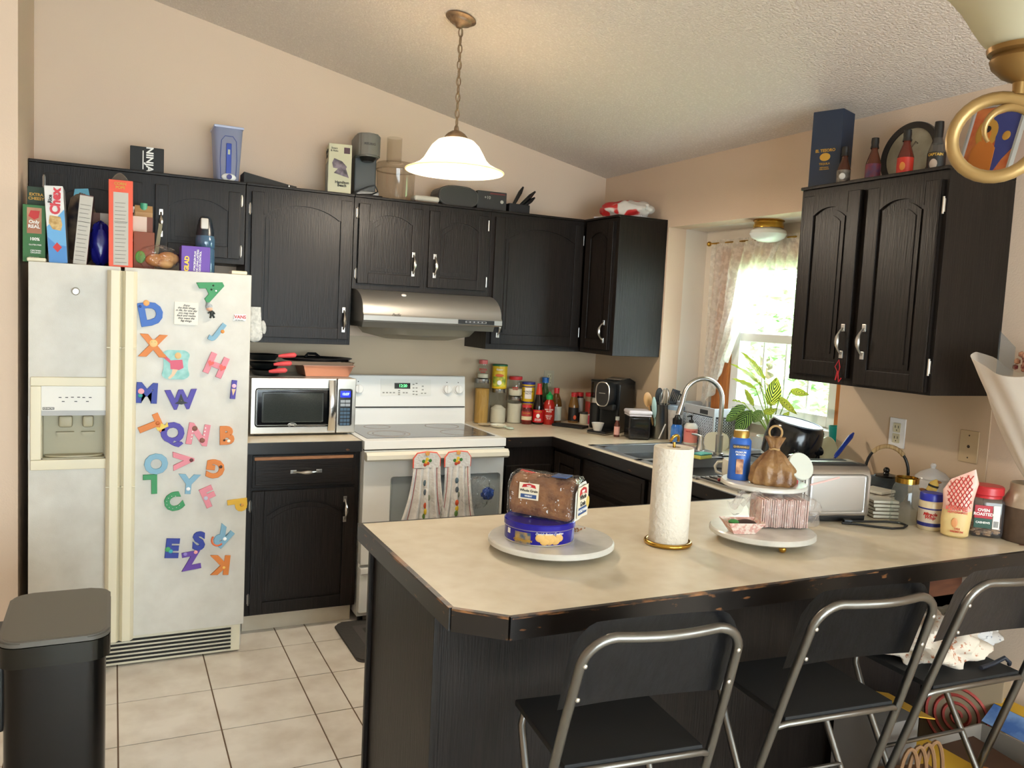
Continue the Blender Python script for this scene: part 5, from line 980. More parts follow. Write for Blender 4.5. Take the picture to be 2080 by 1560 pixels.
t = thing('straw', 'pale pink straw sticking out over the edge of the upper tier', 'straw', M=T(-.820, -2.640, zu+.0045) @ RZ(-12) @ RY(-13)); b = MB(); b.tube([(0, 0, 0), (.105, 0, 0)], .0032, 8); obj('straw', b, mat('pink_straw', '#d8b3ac', .4), t)
# lower tier: paper boat and wrapped stack
def boat(par, nm, w0, d0, w1, d1, h, M, m):
    b = MB(); P0 = [(-w0, -d0, 0), (w0, -d0, 0), (w0, d0, 0), (-w0, d0, 0)]; P1 = [(-w1, -d1, h), (w1, -d1, h), (w1, d1, h), (-w1, d1, h)]
    b.poly(P0); [b.poly([P0[i], P0[(i+1) % 4], P1[(i+1) % 4], P1[i]]) for i in range(4)]; return obj(nm, b, m, par, M, smooth=False)
GING = mat('pink_gingham', '#dba79a', .7, col2='#ecd9cc', nscale=95, contrast=(.45, .55))
t = thing('paper_boat', 'pink checked paper food boat with a green wrapper at the left', 'food tray', (-1.115, -2.675, Z+.041), -18); boat(t, 'tray', .032, .022, .056, .040, .036, None, GING)
b = MB(); b.ball((.012, 0, .026), (.032, .024, .012), 14); obj('dark_snack', b, mat('dark_snack', '#3b2520', .6), t); b = MB(); b.ball((-.026, .0, .030), (.016, .018, .008), 10); obj('green_wrapper', b, mat('green_wrapper', '#3f8a45', .5), t)
t = thing('tray_stack', 'stack of pink striped paper food trays inside a clear bag', 'food trays', (-.940, -2.640, Z+.041), -20)
b = MB()
for k in range(26): x0 = -.075+k*.0058; b.box(x0, x0+.0026, -.045-.004*math.sin(k), .045, .004, .088+.002*math.sin(k*1.7), 0)
o = obj('paper_trays', b, mat('pink_paper_edges', '#d9a79c', .8, col2='#ead6cb', nscale=60, stretch=(6, 1, 1)), t, smooth=False); o['kind'] = 'stuff'
def bag2(u, v):
    a = 2*PI*u; p = 5; c, s = math.cos(a), math.sin(a); k = (abs(c)**p+abs(s)**p)**(-1/p); q = [(0, .2), (.04, .95), (.5, 1.05), (.80, .98), (.92, .8), (1, .03)]; w_ = lerp(v, q)*(1+.035*math.sin(9*a+v*9)+.03*math.sin(17*a-6*v))
    return (.010+(.092+.012*max(0, c))*k*c*w_, .058*k*s*w_, .002+.094*v**.8 + .006*math.sin(5*a)*(v > .9))
b = MB(); b.grid(bag2, 80, 26, closeu=True); BAGF = clear('milky_film', '#fbfaf9', .16, '#efe9e6', bump=1.2, bscale=30, spec=.4, rough=.15); obj('bag', b, BAGF, t)
def bag3(u, v): return (-.070-.085*v-.02*math.sin(u*5), -.055+.10*u, .090-.035*v**2+.016*math.sin(u*9+v*4)+.010*math.sin(v*13))
b = MB(); b.grid(bag3, 30, 20); obj('bag_flap', b, BAGF, t)

# ================================================================ RIGHT PART OF THE COUNTER
t = thing('toaster', 'wide stainless steel two-slot toaster', 'toaster', (-.565, -2.455, Z), -13)
prt = [(-.080, .018), (.080, .018), (.084, .04), (.084, .155), (.070, .186), (.055, .194), (-.055, .194), (-.070, .186), (-.084, .155), (-.084, .04)]
b = MB(); b.prism(prt, -.128, .128, 'x'); bmesh.ops.bevel(b.bm, geom=b.bm.edges[:], offset=.006, segments=2, affect='EDGES'); obj('shell', b, mat('toaster_steel', '#b3aea8', .32, .95, bump=.03, nscale=50), t)
b = MB(); b.box(-.108, .108, -.0875, -.082, .030, .165, .012); obj('side_panel', b, mat('toaster_panel', '#bfbcb8', .38, .9), t); text('BRAND', .0001, INK, t) if 0 else None
b = MB(); b.box(-.118, .118, -.076, .076, .004, .022, .003); obj('base', b, BLACKP, t)
for y_ in (-.030, .030): b = MB(); b.box(-.095, .095, y_-.015, y_+.015, .1935, .1955); obj('slot', b, DARKG, t)
for x_ in (-.10, .10):
    for y_ in (-.06, .06): b = MB(); b.cyl(.009, 0, .008, 10, T(x_, y_, 0)); obj('foot', b, BLACKP, t)
b = MB(); b.box(.128, .150, -.012, .012, .10, .118, .004); obj('lever', b, BLACKP, t)
b = MB(); b.tube([(-.525, -2.548, Z+.004), (-.47, -2.57, Z+.0045), (-.40, -2.59, Z+.0045), (-.365, -2.615, Z+.0045), (-.375, -2.65, Z+.0045), (-.42, -2.672, Z+.0045), (-.465, -2.665, Z+.0045), (-.50, -2.635, Z+.0045), (-.545, -2.585, Z+.0045), (-.585, -2.566, Z+.006)], .0038, 8)
t = thing('power_cord', 'black toaster power cord looped on the counter', 'cord', (0, 0, 0)); obj('cord', b, BLACKP, t)
b = MB(); b.box(-.014, .014, -.011, .011, 0, .016, .003, T(-.555, -2.562, Z) @ RZ(-30)); obj('plug', b, BLACKP, t)
t = thing('teapot', 'black cast iron teapot with rattan-wrapped arched handle', 'teapot', (-.128, -2.350, Z), face(-.1, -2.4)-6)
IRON = mat('cast_iron', '#20262a', .55, col2='#2c3438', nscale=40, bump=.3)
b = MB(); b.lathe([(0, 0), (.045, 0), (.066, .016), (.080, .048), (.078, .078), (.058, .098), (.044, .102)], 36); b.tube([(-.066, 0, .055), (-.095, 0, .078), (-.118, 0, .100)], [.016, .012, .008], 12); obj('body', b, IRON, t)
b = MB(); b.lathe([(.046, .100), (.040, .108), (.012, .114), (.010, .118), (0, .118)], 28); b.ball((0, 0, .126), .012, 14); obj('lid', b, mat('black_glaze', '#14120f', .25), t)
ha = [( .076*math.cos(a), 0, .100+.118*math.sin(a)**.8 if math.sin(a) > 0 else .100) for a in [PI*i/20 for i in range(21)]]
b = MB(); b.tube(ha, .0055, 10); h = obj('handle', b, BLACKP, t); b = MB(); b.tube(ha[5:16], .0085, 10); obj('rattan_wrap', b, mat('rattan', '#b19468', .7, col2='#8c6f45', nscale=6, stretch=(30, 1, 1)), h)
# coasters
CO = mat('coaster_stone', '#cfc8b8', .6); CK = mat('cork_edge', '#5a4a3a', .9)
def coaster(x, y, z, rz, lab): t = thing('coaster', lab, 'coaster', (x, y, z), rz, 'stone coasters by the toaster'); b = MB(); b.box(-.046, .046, -.046, .046, .0022, .0125, .003); obj('stone', b, CO, t); b = MB(); b.box(-.044, .044, -.044, .044, 0, .0025); obj('cork', b, CK, t, smooth=False); return t
ORD = ['lowest', 'second lowest', 'middle', 'fourth from the bottom', 'topmost', 'loose uppermost']
c0 = coaster(-.262, -2.425, Z, 10, 'lowest stone coaster of the left stack behind the toaster')
for k in range(1, 6): dup(c0, (-.262+.002*math.sin(k*2), -2.425+.002*math.cos(k*3), Z+.0128*k), 10+6*math.sin(k*5), ORD[k]+' stone coaster of the left stack behind the toaster')
c1 = dup(c0, (-.335, -2.505, Z), -22, 'lowest stone coaster of the right stack behind the glass jar')
for k in range(1, 5): dup(c0, (-.335, -2.505+.002*math.cos(k*3), Z+.0128*k), -22+5*math.sin(k*4), ORD[k]+' stone coaster of the right stack behind the glass jar')
t = thing('mason_jar', 'empty glass mason jar with brass-coloured screw ring', 'jar', (-.330, -2.600, Z)); 
b = MB(); b.lathe([(0, .002), (.042, 0), (.046, .006), (.046, .108), (.040, .126), (.036, .134), (.036, .140)], 36); obj('glass', b, clear('jar_glass', '#f6f8f6', .10, '#d8dcd6', spec=.5), t)
b = MB(); b.lathe([(.0365, .138), (.0385, .139), (.0385, .156), (.034, .158), (.034, .140)], 36); obj('ring', b, BRASS, t)
t = thing('sugar_bowl', 'white lidded ceramic canister with round knob', 'canister', (-.068, -2.500, Z)); t.scale = (1.06, 1.06, 1.04); CER = mat('white_ceramic', '#c9c6c4', .18)
b = MB(); b.lathe([(0, 0), (.048, 0), (.056, .010), (.060, .06), (.056, .110), (.052, .118), (0, .118)], 36); obj('body', b, CER, t)
b = MB(); b.lathe([(.056, .118), (.054, .124), (.040, .138), (.016, .150), (.007, .154), (.010, .164), (.006, .171), (0, .172)], 36); obj('lid', b, CER, t)
t = thing('bee_spatula', 'striped yellow and black bee ornament in front of the white canister', 'ornament', M=T(-.205, -2.580, Z+.001) @ RZ(face(-.2, -2.58)) @ RY(6))
b = MB(); b.tube([(0, 0, 0), (-.004, 0, .05), (.004, 0, .09), (.012, 0, .13), (.018, 0, .145)], [.014, .017, .018, .015, .004], 12); obj('body', b, mat('bee_yellow', '#d8b65a', .6), t)
for z_, x_ in [(.045, -.003), (.070, .0), (.095, .006), (.118, .010)]: b = MB(); b.tube([(x_, 0, z_), (x_+.001, 0, z_+.007)], .0188 if z_ < .1 else .0170, 12); obj('stripe', b, INK, t)
b = MB(); b.ball((-.020, 0, .10), (.012, .004, .006), 10); b.ball((.022, -.002, .138), (.012, .004, .005), 10); obj('wing', b, mat('bee_wing', '#8c5a2a', .6), t)
t = cont('honey_jar', 'small amber honey bottle left of the blue-lidded jar', 'jar', -.262, -2.625, Z, [('body', [(0, 0), (.022, 0), (.024, .01), (.020, .05), (.014, .075), (0, .078)], clear('honey_glass', '#d8c088', .2, '#b08a40'))])
t = cont('spread_jar', 'white spread jar with bright blue lid', 'jar', -.318, -2.690, Z, [('body', [(0, 0), (.034, 0), (.037, .006), (.037, .090), (.034, .098), (0, .098)], mat('mayo_white', '#ddc9a3', .3)), ('label', band(.0376, .016, .074, 1.45), mat('label_offwhite', '#dccdb9', .5)), ('lid', [(0, .098), (.036, .098), (.036, .120), (.034, .123), (0, .123)], mat('lid_blue', '#27309e', .35))])
for z0, z1 in ((.014, .026), (.070, .075)): b = patch(MB(), .0380, z0, z1, 1.45); obj('blue_band', b, MATS['label_blue'], t)
text('Miracle\nWhip', .0145, REDINK, t, T(.0, 0, .050), wrap=.0384, off=.03, shear=.3, spl=.75)
# squeeze mayonnaise in its diamond-print sleeve
t = thing('mayonnaise_bag', 'soft mayonnaise pouch with red diamond lattice print', 'pouch', (-.322, -2.785, Z), face(-.32, -2.78)+4)
def pf(u, v):
    a = 2*PI*u; c, s = math.cos(a), math.sin(a); w_ = lerp(v, [(0, .030), (.03, .040), (.3, .044), (.55, .043), (.80, .050), (1, .034)]); d = lerp(v, [(0, .020), (.03, .028), (.45, .028), (.75, .014), (1, .001)]); zt_ = .185 + (.040*(c*.5+.5))
    return (w_*c + (.010*v*v), d*s, zt_*v)
b = MB(); b.grid(pf, 40, 30, closeu=True)
for f_ in b.bm.faces: f_.material_index = 0 if f_.calc_center_median().z > .088 else 1
b.bm.faces.ensure_lookup_table(); me_b = b
obj('pouch', b, [mat('pouch_pink', '#e9b8a8', .35), mat('mayo_yellow', '#e3c78a', .4)], t)
def onp(x, z, e=.0016):
    v = min(.99, z/(.185+.040*(min(1, max(-1, x/.045))*.5+.5))); w_ = lerp(v, [(0, .030), (.03, .040), (.3, .044), (.55, .043), (.80, .050), (1, .034)]); d = lerp(v, [(0, .020), (.03, .028), (.45, .028), (.75, .014), (1, .001)]); c = max(-1, min(1, (x-.010*v*v)/w_)); return (x, -d*math.sqrt(max(0, 1-c*c))-e, z)
b = MB()
for k in range(-7, 9):
    for sg in (1, -1):
        seg = [(k*.0125 + sg*(z-.14)*.62, z) for z in [.100+i*.008 for i in range(14)]]; seg = [q for q in seg if abs(q[0]-.006) < .036 and q[1] < .185+.020*(1+q[0]/.045)-.010]
        if len(seg) > 2: b.tube([onp(*q) for q in seg], .0011, 5)
o = obj('diamond_print', b, REDINK, t)
text('KEWPIE', .018, mat('salmon_ink', '#cf5442', .5), t, T(-.002, -.0310, .096) @ RX(-6), off=.04); text('MAYONNAISE', .009, MATS['salmon_ink'], t, T(.002, -.0312, .084) @ RX(-4), off=.03)
b = MB(); b.ball((-.004, -.0295, .050), (.009, .0015, .016), 10); obj('doll_print', b, mat('doll_print', '#e09a63', .5), t); text('1954\nPREMIUM', .009, MATS['salmon_ink'], t, T(.004, -.0305, .026), off=.02)
t = thing('nut_jar', 'square clear jar of cashews with wide red lid', 'jar', (-.200, -2.800, Z), face(-.2, -2.8)+12)
b = MB(); b.box(-.048, .048, -.048, .048, .0, .128, .014, seg=3); obj('jar', b, clear('pet_jar', '#dfe2e6', .10, '#b8b4bc'), t)
b = MB(); b.cyl(.045, .128, .138, 28); b.cyl(.050, .136, .166, 36, None, .004); obj('lid', b, REDM, t)
b = MB(); b.box(-.040, .012, -.0496, -.0482, .064, .106, .001); obj('label', b, mat('label_crimson', '#b1202e', .5), t); b = MB(); b.box(-.040, .012, -.0496, -.0482, .032, .064, .001); obj('label', b, mat('label_forest', '#1e4a3a', .5), t); b = MB(); b.box(.014, .034, -.0496, -.0482, .032, .108, .001); obj('label', b, PAPER, t)
text('OVEN\nROASTED', .013, WINK, t, T(-.014, -.0499, .084), off=.03); text('CASHEWS', .009, WINK, t, T(-.014, -.0499, .050), off=.03); b = MB(); [b.box(.017+i*.002, .018+i*.002, -.0500, -.0496, .038, .058) for i in range(7)]; o = obj('barcode', b, INK, t); o['kind'] = 'stuff'
b = MB(); rnd = random.Random(9)
for k in range(70): b.ball((rnd.uniform(-.038, .038), rnd.uniform(-.038, .038), rnd.uniform(.008, .030)), (.008, .005, .005), 7, None)
o = obj('cashews', b, mat('cashew', '#c89b6c', .6), t); o['kind'] = 'stuff'
t = thing('stoneware_crock', 'tall two-tone brown stoneware crock at the right edge', 'crock', (-.115, -2.895, Z)); 
b = MB(); b.lathe([(0, 0), (.078, 0), (.082, .006), (.082, .112)], 44); obj('lower_body', b, mat('dark_stoneware', '#4b3a2d', .4, col2='#5a4739', nscale=30), t); b = MB(); b.lathe([(.082, .112), (.080, .128), (.070, .148), (.064, .160), (.064, .184), (.060, .186), (.058, .160), (0, .15)], 44); obj('upper_body', b, mat('beige_stoneware', '#a08c76', .3, col2='#ab9882', nscale=30), t)
WRAP = clear('tissue_wrap', '#efe6da', .78, '#e2d6c8', bump=.8, bscale=14, rough=.3)
t = thing('dried_bouquet', 'dried flower bouquet in white tissue wrap leaning in the crock', 'bouquet', M=T(-.115, -2.895, Z+.190))
def cone(u, v):
    a = 2*PI*u; r = .018 + .150*v**.85; r *= 1+.07*math.sin(3*a+1)+.04*math.sin(8*a+v*6); return (-.055*v + r*math.cos(a)*(1.15 if math.cos(a) < 0 else .72), .02*v + .75*r*math.sin(a), .375*v*(1-.09*math.sin(2*a+.6)*v))
b = MB(); b.grid(cone, 60, 30, closeu=True); obj('tissue_wrap', b, WRAP, t)
b = MB(); b.grid(lambda u, v: (-.175+.07*u, .045-.01*u, .34+.14*v-.05*u*v), 6, 8); obj('clear_sleeve', b, clear('sleeve_film', '#c9d2da', .06, bump=1, bscale=18, spec=.6), t)
RF = mat('dried_red_flower', '#6b2226', .9, col2='#b98a6a', nscale=60); rnd = random.Random(2); b = MB()
for k in range(80): a = rnd.random()*2*PI; r = .09*math.sqrt(rnd.random()); b.ball((r*math.cos(a)-.02, r*.7*math.sin(a), .36+rnd.random()*.05), rnd.uniform(.007, .013), 7)
o = obj('dried_flowers', b, RF, t); o['kind'] = 'stuff'
b = MB(); [b.tube([(.004*math.cos(k), .004*math.sin(k), -.14), (.05*math.cos(k), .04*math.sin(k), .36)], .0025, 5) for k in range(6)]; o = obj('stems', b, STM, t); o['kind'] = 'stuff'
t = thing('water_stain', 'dark reddish spill mark on the counter by the crock', 'stain', (-.175, -2.925, Z-.0002)); b = MB(); b.ball((0, 0, 0), (.030, .009, .0007), 18); obj('stain', b, mat('spill', '#6a3c30', .3), t)

# wall outlets
def outlet(nm, lab, M, m, double=True):
    t = thing(nm, lab, 'outlet', M=M); b = MB(); b.box(-.036, .036, -.006, 0, -.058, .058, .002); obj('plate', b, m, t)
    if double:
        for z_ in (-.021, .021):
            b = MB(); b.box(-.016, .016, -.0085, -.006, z_-.018, z_+.018, .003); r = obj('receptacle', b, mat('almond', '#cfc7a8', .4), t)
            for x_ in (-.007, .007): b = MB(); b.box(x_-.0012, x_+.0012, -.0090, -.0080, z_-.002, z_+.008); obj('slot', b, INK, t)
            b = MB(); b.ball((0, -.0086, z_-.010), (.0025, .0006, .0025), 8); obj('slot', b, INK, t)
    else:
        for z_, r_ in ((.040, .003), (0, .006), (-.040, .003)): b = MB(); b.ball((0, -.006, z_), (r_, .0012, r_), 10); obj('socket', b, mat('socket_dark', '#3a2c20', .5), t)
    return t
outlet('wall_outlet', 'white double outlet on the wall above the black teapot', T(-.004, -2.285, 1.172) @ RZ(-90), mat('plate_white', '#e8e6e4', .4))
outlet('wall_outlet', 'double outlet on the back wall behind the sauce bottles', T(-.337, -.004, 1.168), mat('plate_almond', '#b9ae96', .5))
outlet('cable_plate', 'beige cable wall plate right of the white outlet', T(-.004, -2.588, 1.168) @ RZ(-90), mat('plate_beige', '#bda683', .5), False)
# ================================================================ ON TOP OF THE REFRIGERATOR
ZF = 1.6725
def carton(nm, lab, x0, x1, y0, y1, h, m, z=ZF, tilt=0, parts=(), cat='box', rz=0, ry=0):
    """box carton whose base centre sits at the given spot"""
    cx, cy, w_, d_ = (x0+x1)/2, (y0+y1)/2, (x1-x0)/2, (y1-y0)/2
    t = thing(nm, lab, cat, M=T(cx, cy, z) @ RZ(rz) @ RY(ry) @ RX(tilt)); b = MB(); b.box(-w_, w_, -d_, d_, 0, h, .0012); obj('carton', b, m, t)
    for p in parts:
        if p[0] == 'panel': b = MB(); b.box(p[1]*w_, p[2]*w_, -d_-.0008, -d_+.001, p[3]*h, p[4]*h); o = obj('panel', b, p[5], t, smooth=False)
        elif p[0] == 'poly': b = MB(); b.prism([(a*w_, c*h) for a, c in p[1]], -d_-.0014-.0003*p[3] if len(p) > 3 else -d_-.0014, -d_, 'y'); obj('panel', b, p[2], t, smooth=False)
        elif p[0] == 'text': text(p[1], p[2], p[5], t, T(p[3]*w_, -d_-.0022, p[4]*h) @ RY(-(p[6] if len(p) > 6 else 0)), off=p[7] if len(p) > 7 else .02)
        elif p[0] == 'side': b = MB(); b.box(-w_-.0008, -w_+.001, -d_*.96, d_*.96, .02*h, .98*h); obj('side_print', b, p[1], t)
    return t
GR2 = mat('carton_green', '#2c6a2e', .5); TAN = mat('carton_tan', '#a86f52', .6, col2='#c99a78', nscale=10)
carton('cheese_cracker_box', 'dark green tall carton at the very left, behind the smaller green one', -3.098, -3.034, -.62, -.52, .305, mat('carton_darkgreen', '#1e3b22', .5), parts=[('panel', -.7, .8, .0, .72, mat('nutrition_grey', '#8a867c', .7)), ('text', 'EXTRA\nCHEESY', .016, 0, .87, GOLDINK, 0, .03)])
carton('granola_box', 'short green carton with tan panel at the left wall', -3.104, -3.026, -.735, -.645, .222, GR2, parts=[('panel', -.62, .66, .50, .95, TAN), ('poly', [(-.5, .80), (-.3, .90), (.5, .90), (.4, .78), (0, .74)], REDINK), ('text', 'Only\nREAL', .018, 0, .66, WINK, 0, .03), ('text', '100%', .016, .05, .40, WINK, 0, .03), ('text', 'GLUTEN FREE', .007, .1, .30, WINK), ('text', 'CERTIFIED\nORGANIC', .008, .15, .18, WINK), ('text', 'NET WT 10 OZ', .005, 0, .08, WINK)])
LB = mat('carton_lightblue', '#5e9fd0', .45)
carton('cereal_box', 'white and blue rice cereal box with red lettering', -3.010, -2.946, -.785, -.60, .298, mat('carton_white', '#d9d8d4', .45), ry=-3.5, parts=[('side', mat('cereal_side', '#b5a28c', .5, col2='#d6d2c6', nscale=12)), ('poly', [(-1, 0), (1, 0), (1, .70), (.2, .60), (-1, .47)], LB), ('poly', [(-1, 0), (1, 0), (1, .22), (-.1, .24), (-1, .34)], mat('carton_midblue', '#3d7fc0', .45), 1), ('poly', [(-.75, .52), (-.6, .62), (.55, .60), (.7, .50), (.5, .42), (-.4, .44)], mat('cereal_square', '#cfb27c', .7, col2='#a8854c', nscale=70), 3), ('poly', [(0, .14), (.5, .205), (0, .27), (-.5, .205)], REDINK, 3), ('text', 'Chex', .046, .15, .80, mat('chex_red', '#c31f2e', .4), 85, .05), ('text', 'Rice', .018, -.45, .83, INK, 85, .04)])
NUT = mat('nutrition_panel', '#b9b5ac', .7)
def lines(t, w_, h, d_, n=14, z0=.06, z1=.93):
    b = MB()
    for k in range(n): z = h*(z0+(z1-z0)*k/n); b.box(-w_*.8, w_*(.8-.5*((k*37) % 10)/14), -d_-.0024, -d_-.0012, z, z+.0016)
    b.box(-w_*.9, w_*.9, -d_-.0024, -d_-.0012, h*.62, h*.625); o = obj('fine_print', b, mat('print_grey', '#6f6b64', .7), t); o['kind'] = 'stuff'
t = carton('cereal_box', 'slim cereal box showing its grey nutrition panel, leaning right', -2.928, -2.880, -.790, -.60, .275, mat('carton_dusky', '#2b3340', .5, col2='#7a4a3a', nscale=16), ry=5, parts=[('panel', -.98, .98, .0, .985, NUT)]); lines(t, .024, .27, .095)
t = thing('snack_bag', 'dark glossy snack bag squeezed behind the slim cereal box', 'bag', (-2.905, -.56, ZF)); obj('bag', crumple(.060, .045, .150, 1.1, .07), mat('snack_dark', '#221f2c', .3, col2='#7d6a55', nscale=14), t, T(0, 0, .152)); b = MB(); b.prism([(-.03, .29), (.03, .295), (.024, .325), (-.026, .318)], -.004, .004, 'y'); obj('crimp', b, mat('teal_foil', '#3f9ab5', .3), t)
t = thing('chip_bag', 'deep blue shiny bag beside the slim cereal box', 'bag', (-2.832, -.69, ZF)); obj('bag', crumple(.040, .040, .090, 2.6, .10), mat('cobalt_foil', '#16186e', .22), t, T(0, 0, .090))
t = carton('cereal_box', 'tall orange cereal box with nutrition panel', -2.800, -2.712, -.795, -.60, .345, mat('carton_orange', '#d9491c', .45), ry=-.5, parts=[('side', mat('orange_side', '#b8441c', .5)), ('panel', -.62, .62, .02, .86, NUT), ('text', 'CORN\nPOPS', .015, -.05, .935, mat('ochre_ink', '#c98a1c', .5), 0, .04)]); lines(t, .027, .29, .0975, 16)
b = MB(); b.grid(lambda u, v: (-.04+.075*u, -.05+.08*v, .345+.040*math.sin(PI*u)*math.sin(PI*v)**.4), 8, 8); obj('inner_bag', b, clear('waxy_film', '#c9c4ba', .25, '#b5b0a6'), t)
BRC = mat('carton_brown', '#6d3d28', .55)
t = carton('pasta_dinner_box', 'brown food box with white panel behind the orange cereal box', -2.868, -2.632, -.60, -.50, .225, BRC, parts=[('panel', -.72, .80, .52, 1.0, mat('panel_pale', '#cbbfb0', .6)), ('poly', [(.02, .56), (.10, .62), (.16, .75), (.22, .62), (.34, .76), (.42, .58)], mat('tan_figure', '#a97e58', .6))])
t = thing('broth_carton', 'tan soup carton with green screw cap behind the boxes', 'carton', (-2.665, -.470, ZF)); b = MB(); b.box(-.036, .036, -.028, .028, 0, .255, .002); b.prism([(-.028, .255), (.028, .255), (.0, .285)], -.036, .036, 'x'); obj('carton', b, mat('kraft_tan', '#b08a5c', .6), t); b = MB(); b.cyl(.015, .262, .294, 16, T(.0, -.005, 0)); obj('cap', b, mat('mint_cap', '#3f9a78', .4), t); text('pacific', .022, WINK, t, T(-.005, -.029, .225), off=.03)
t = thing('lid_box', 'small rust-coloured box in front of the broth carton', 'box', (-2.668, -.655, ZF)); b = MB(); b.box(-.040, .040, -.035, .035, 0, .155, .002); obj('carton', b, mat('carton_rust', '#7a4128', .6), t); b = MB(); b.ball((-.014, -.036, .05), (.020, .002, .026), 14); obj('green_seal', b, mat('seal_green', '#4c8c32', .5), t)
b = MB(); b.prism([(-.02, .0), (-.002, .0), (.016, .10), (.006, .105)], -.003, .003, 'y'); t = thing('paper_scrap', 'crumpled paper corner sticking up beside the boxes', 'paper', (-2.612, -.50, ZF+.155)); t.location = (-2.618, -.47, ZF); b2 = MB(); b2.prism([(-.012, .0), (.006, .0), (.030, .205), (.016, .215)], -.003, .003, 'y'); b.bm.free(); obj('paper', b2, mat('wax_paper', '#a39878', .7), t)
t = thing('bread_bag', 'small clear bag of bread rolls on the refrigerator', 'bread', (-2.605, -.700, ZF), 0)
obj('film', crumple(.082, .060, .052, .7, .09), FILM, t, T(-.006, 0, .050)); BUN = mat('bun_crust', '#b5793e', .6, col2='#d6a46a', nscale=14)
for x_, y_, z_, r_ in [(.030, .0, .050, .036), (-.016, .005, .040, .034), (.02, -.02, .028, .026)]: b = MB(); b.ball((x_, y_, z_), (r_*1.25, r_, r_*.8), 18); obj('roll', b, BUN, t)
PU = mat('carton_purple', '#5c2f9c', .45)
carton('trash_bag_box', 'purple box of trash bags near the fridge handle side', -2.533, -.0, 0, 0, 0, PU) if 0 else None
carton('trash_bag_box', 'purple trash bag box lying on the refrigerator', -2.528, -2.415, -.780, -.66, .106, PU, parts=[('text', 'GLAD', .024, -.62, .30, mat('yellow_ink', '#e9c23a', .5), 88, .05), ('text', 'FORCEFLEX PLUS\nFOR LONG LASTING\nODOR CONTROL', .0105, .12, .42, WINK, 88, .02)])
t = thing('water_bottle', 'tall blue-grey sports bottle behind the purple box', 'bottle', (-2.420, -.600, ZF)); b = MB(); b.lathe([(0, 0), (.040, 0), (.042, .006), (.042, .105), (.039, .110), (.042, .115), (.042, .150), (.036, .172), (0, .172)], 32); obj('body', b, mat('smoke_blue', '#3b5a74', .12, coat=.5), t)
b = MB(); b.lathe([(.038, .165), (.037, .185), (.030, .220), (.026, .240), (.018, .250), (0, .252)], 32); obj('lid', b, mat('lid_navy', '#18222c', .3), t)
b = MB(); b.box(-.022, .010, -.040, -.026, .192, .240, .006); obj('flip_tab', b, mat('tab_grey', '#b9b6ae', .3), t)

# ================================================================ ON TOP OF THE WALL CABINETS
ZT = 2.1305
t = thing('grill_pan_box', 'black box with white sideways lettering on the cabinets', 'box', (-2.645, -.20, ZT), -2); b = MB(); b.box(-.072, .072, -.05, .05, 0, .118, .003); obj('box', b, mat('box_charcoal', '#131312', .6), t); text('NINJA', .042, WINK, t, T(.010, -.0508, .062) @ RY(90), off=.03); b = MB(); b.box(-.019, -.015, -.0512, -.05, .015, .10); obj('print_line', b, WINK, t)
t = thing('water_pitcher', 'pale blue water filter dispenser on the cabinets', 'water dispenser', (-2.290, -.185, ZT), 0); PBL = clear('pitcher_blue', '#d6dbf2', .55, '#c3cbe6')
def pt(u, v):
    a = 2*PI*u; p = 6; c, s = math.cos(a), math.sin(a); k = (abs(c)**p+abs(s)**p)**(-1/p); w_ = .052+.016*v; return (w_*k*c, .085*k*s, .255*v)
b = MB(); b.grid(pt, 48, 12, closeu=True); b.box(-.050, .050, -.083, .083, 0, .004); obj('tank', b, PBL, t)
b = MB(); b.box(-.069, .069, -.088, .088, .250, .262, .004); obj('lid', b, mat('lid_lavender', '#b4bcd9', .35), t)
b = MB(); b.tube([(-.034, -.083, .01), (-.038, -.088, .10), (-.034, -.090, .19), (-.018, -.090, .212), (.018, -.090, .212), (.034, -.090, .19), (.038, -.088, .10), (.034, -.083, .01)], .002, 6); obj('front_outline', b, mat('outline_blue', '#4a5a96', .4), t)
b = MB(); b.box(-.012, .012, -.098, -.088, .035, .178, .003); mt = obj('meter', b, mat('meter_blue', '#1b3fa6', .35), t); b = MB(); b.box(-.005, .005, -.0995, -.0975, .125, .148); obj('meter_screen', b, mat('meter_lcd', '#b9bfa8', .4), mt)
b = MB(); b.ball((.002, -.092, .018), (.034, .012, .019), 20); sp = obj('spigot_plate', b, WHITE, t); b = MB(); b.cyl(.012, 0, .016, 16, T(.002, -.10, .018) @ RX(90)); obj('spigot_button', b, mat('button_violet', '#33307a', .4), sp)
t = thing('dark_wedge_case', 'flat black folded case wedged behind the water dispenser', 'case', (-2.09, -.15, ZT)); b = MB(); b.prism([(-.12, 0), (.135, 0), (.135, .018), (.10, .022), (-.12, .062)], -.07, .07, 'y'); obj('case', b, mat('case_black', '#17140f', .6), t); b = MB(); b.box(.095, .100, -.0712, -.069, .003, .020); obj('clip', b, CHROME, t)
t = thing('iron_box', 'clothes iron box with product picture', 'box', (-1.735, -.175, ZT), 0); t.rotation_euler[2] = math.radians(-8)
b = MB(); b.box(-.058, .058, -.075, .075, 0, .252, .002); obj('carton', b, mat('carton_cream', '#cdc9ab', .55), t)
b = MB(); b.box(-.0595, -.057, -.073, .073, .006, .165); obj('side_print', b, mat('side_slate', '#59606e', .5, col2='#a5a898', nscale=14), t)
b = MB(); b.prism([(-.040, .155), (-.030, .178), (.010, .165), (.035, .140), (.030, .130), (.046, .085), (-.030, .105), (-.010, .128), (-.034, .130)], -.0768, -.075, 'y'); obj('iron_picture', b, mat('iron_print', '#3a3138', .5, col2='#8a7a86', nscale=30), t)
b = MB(); b.box(.018, .048, -.0768, -.075, .206, .236, .001); obj('small_picture', b, mat('iron_print2', '#4a2c3a', .5), t)
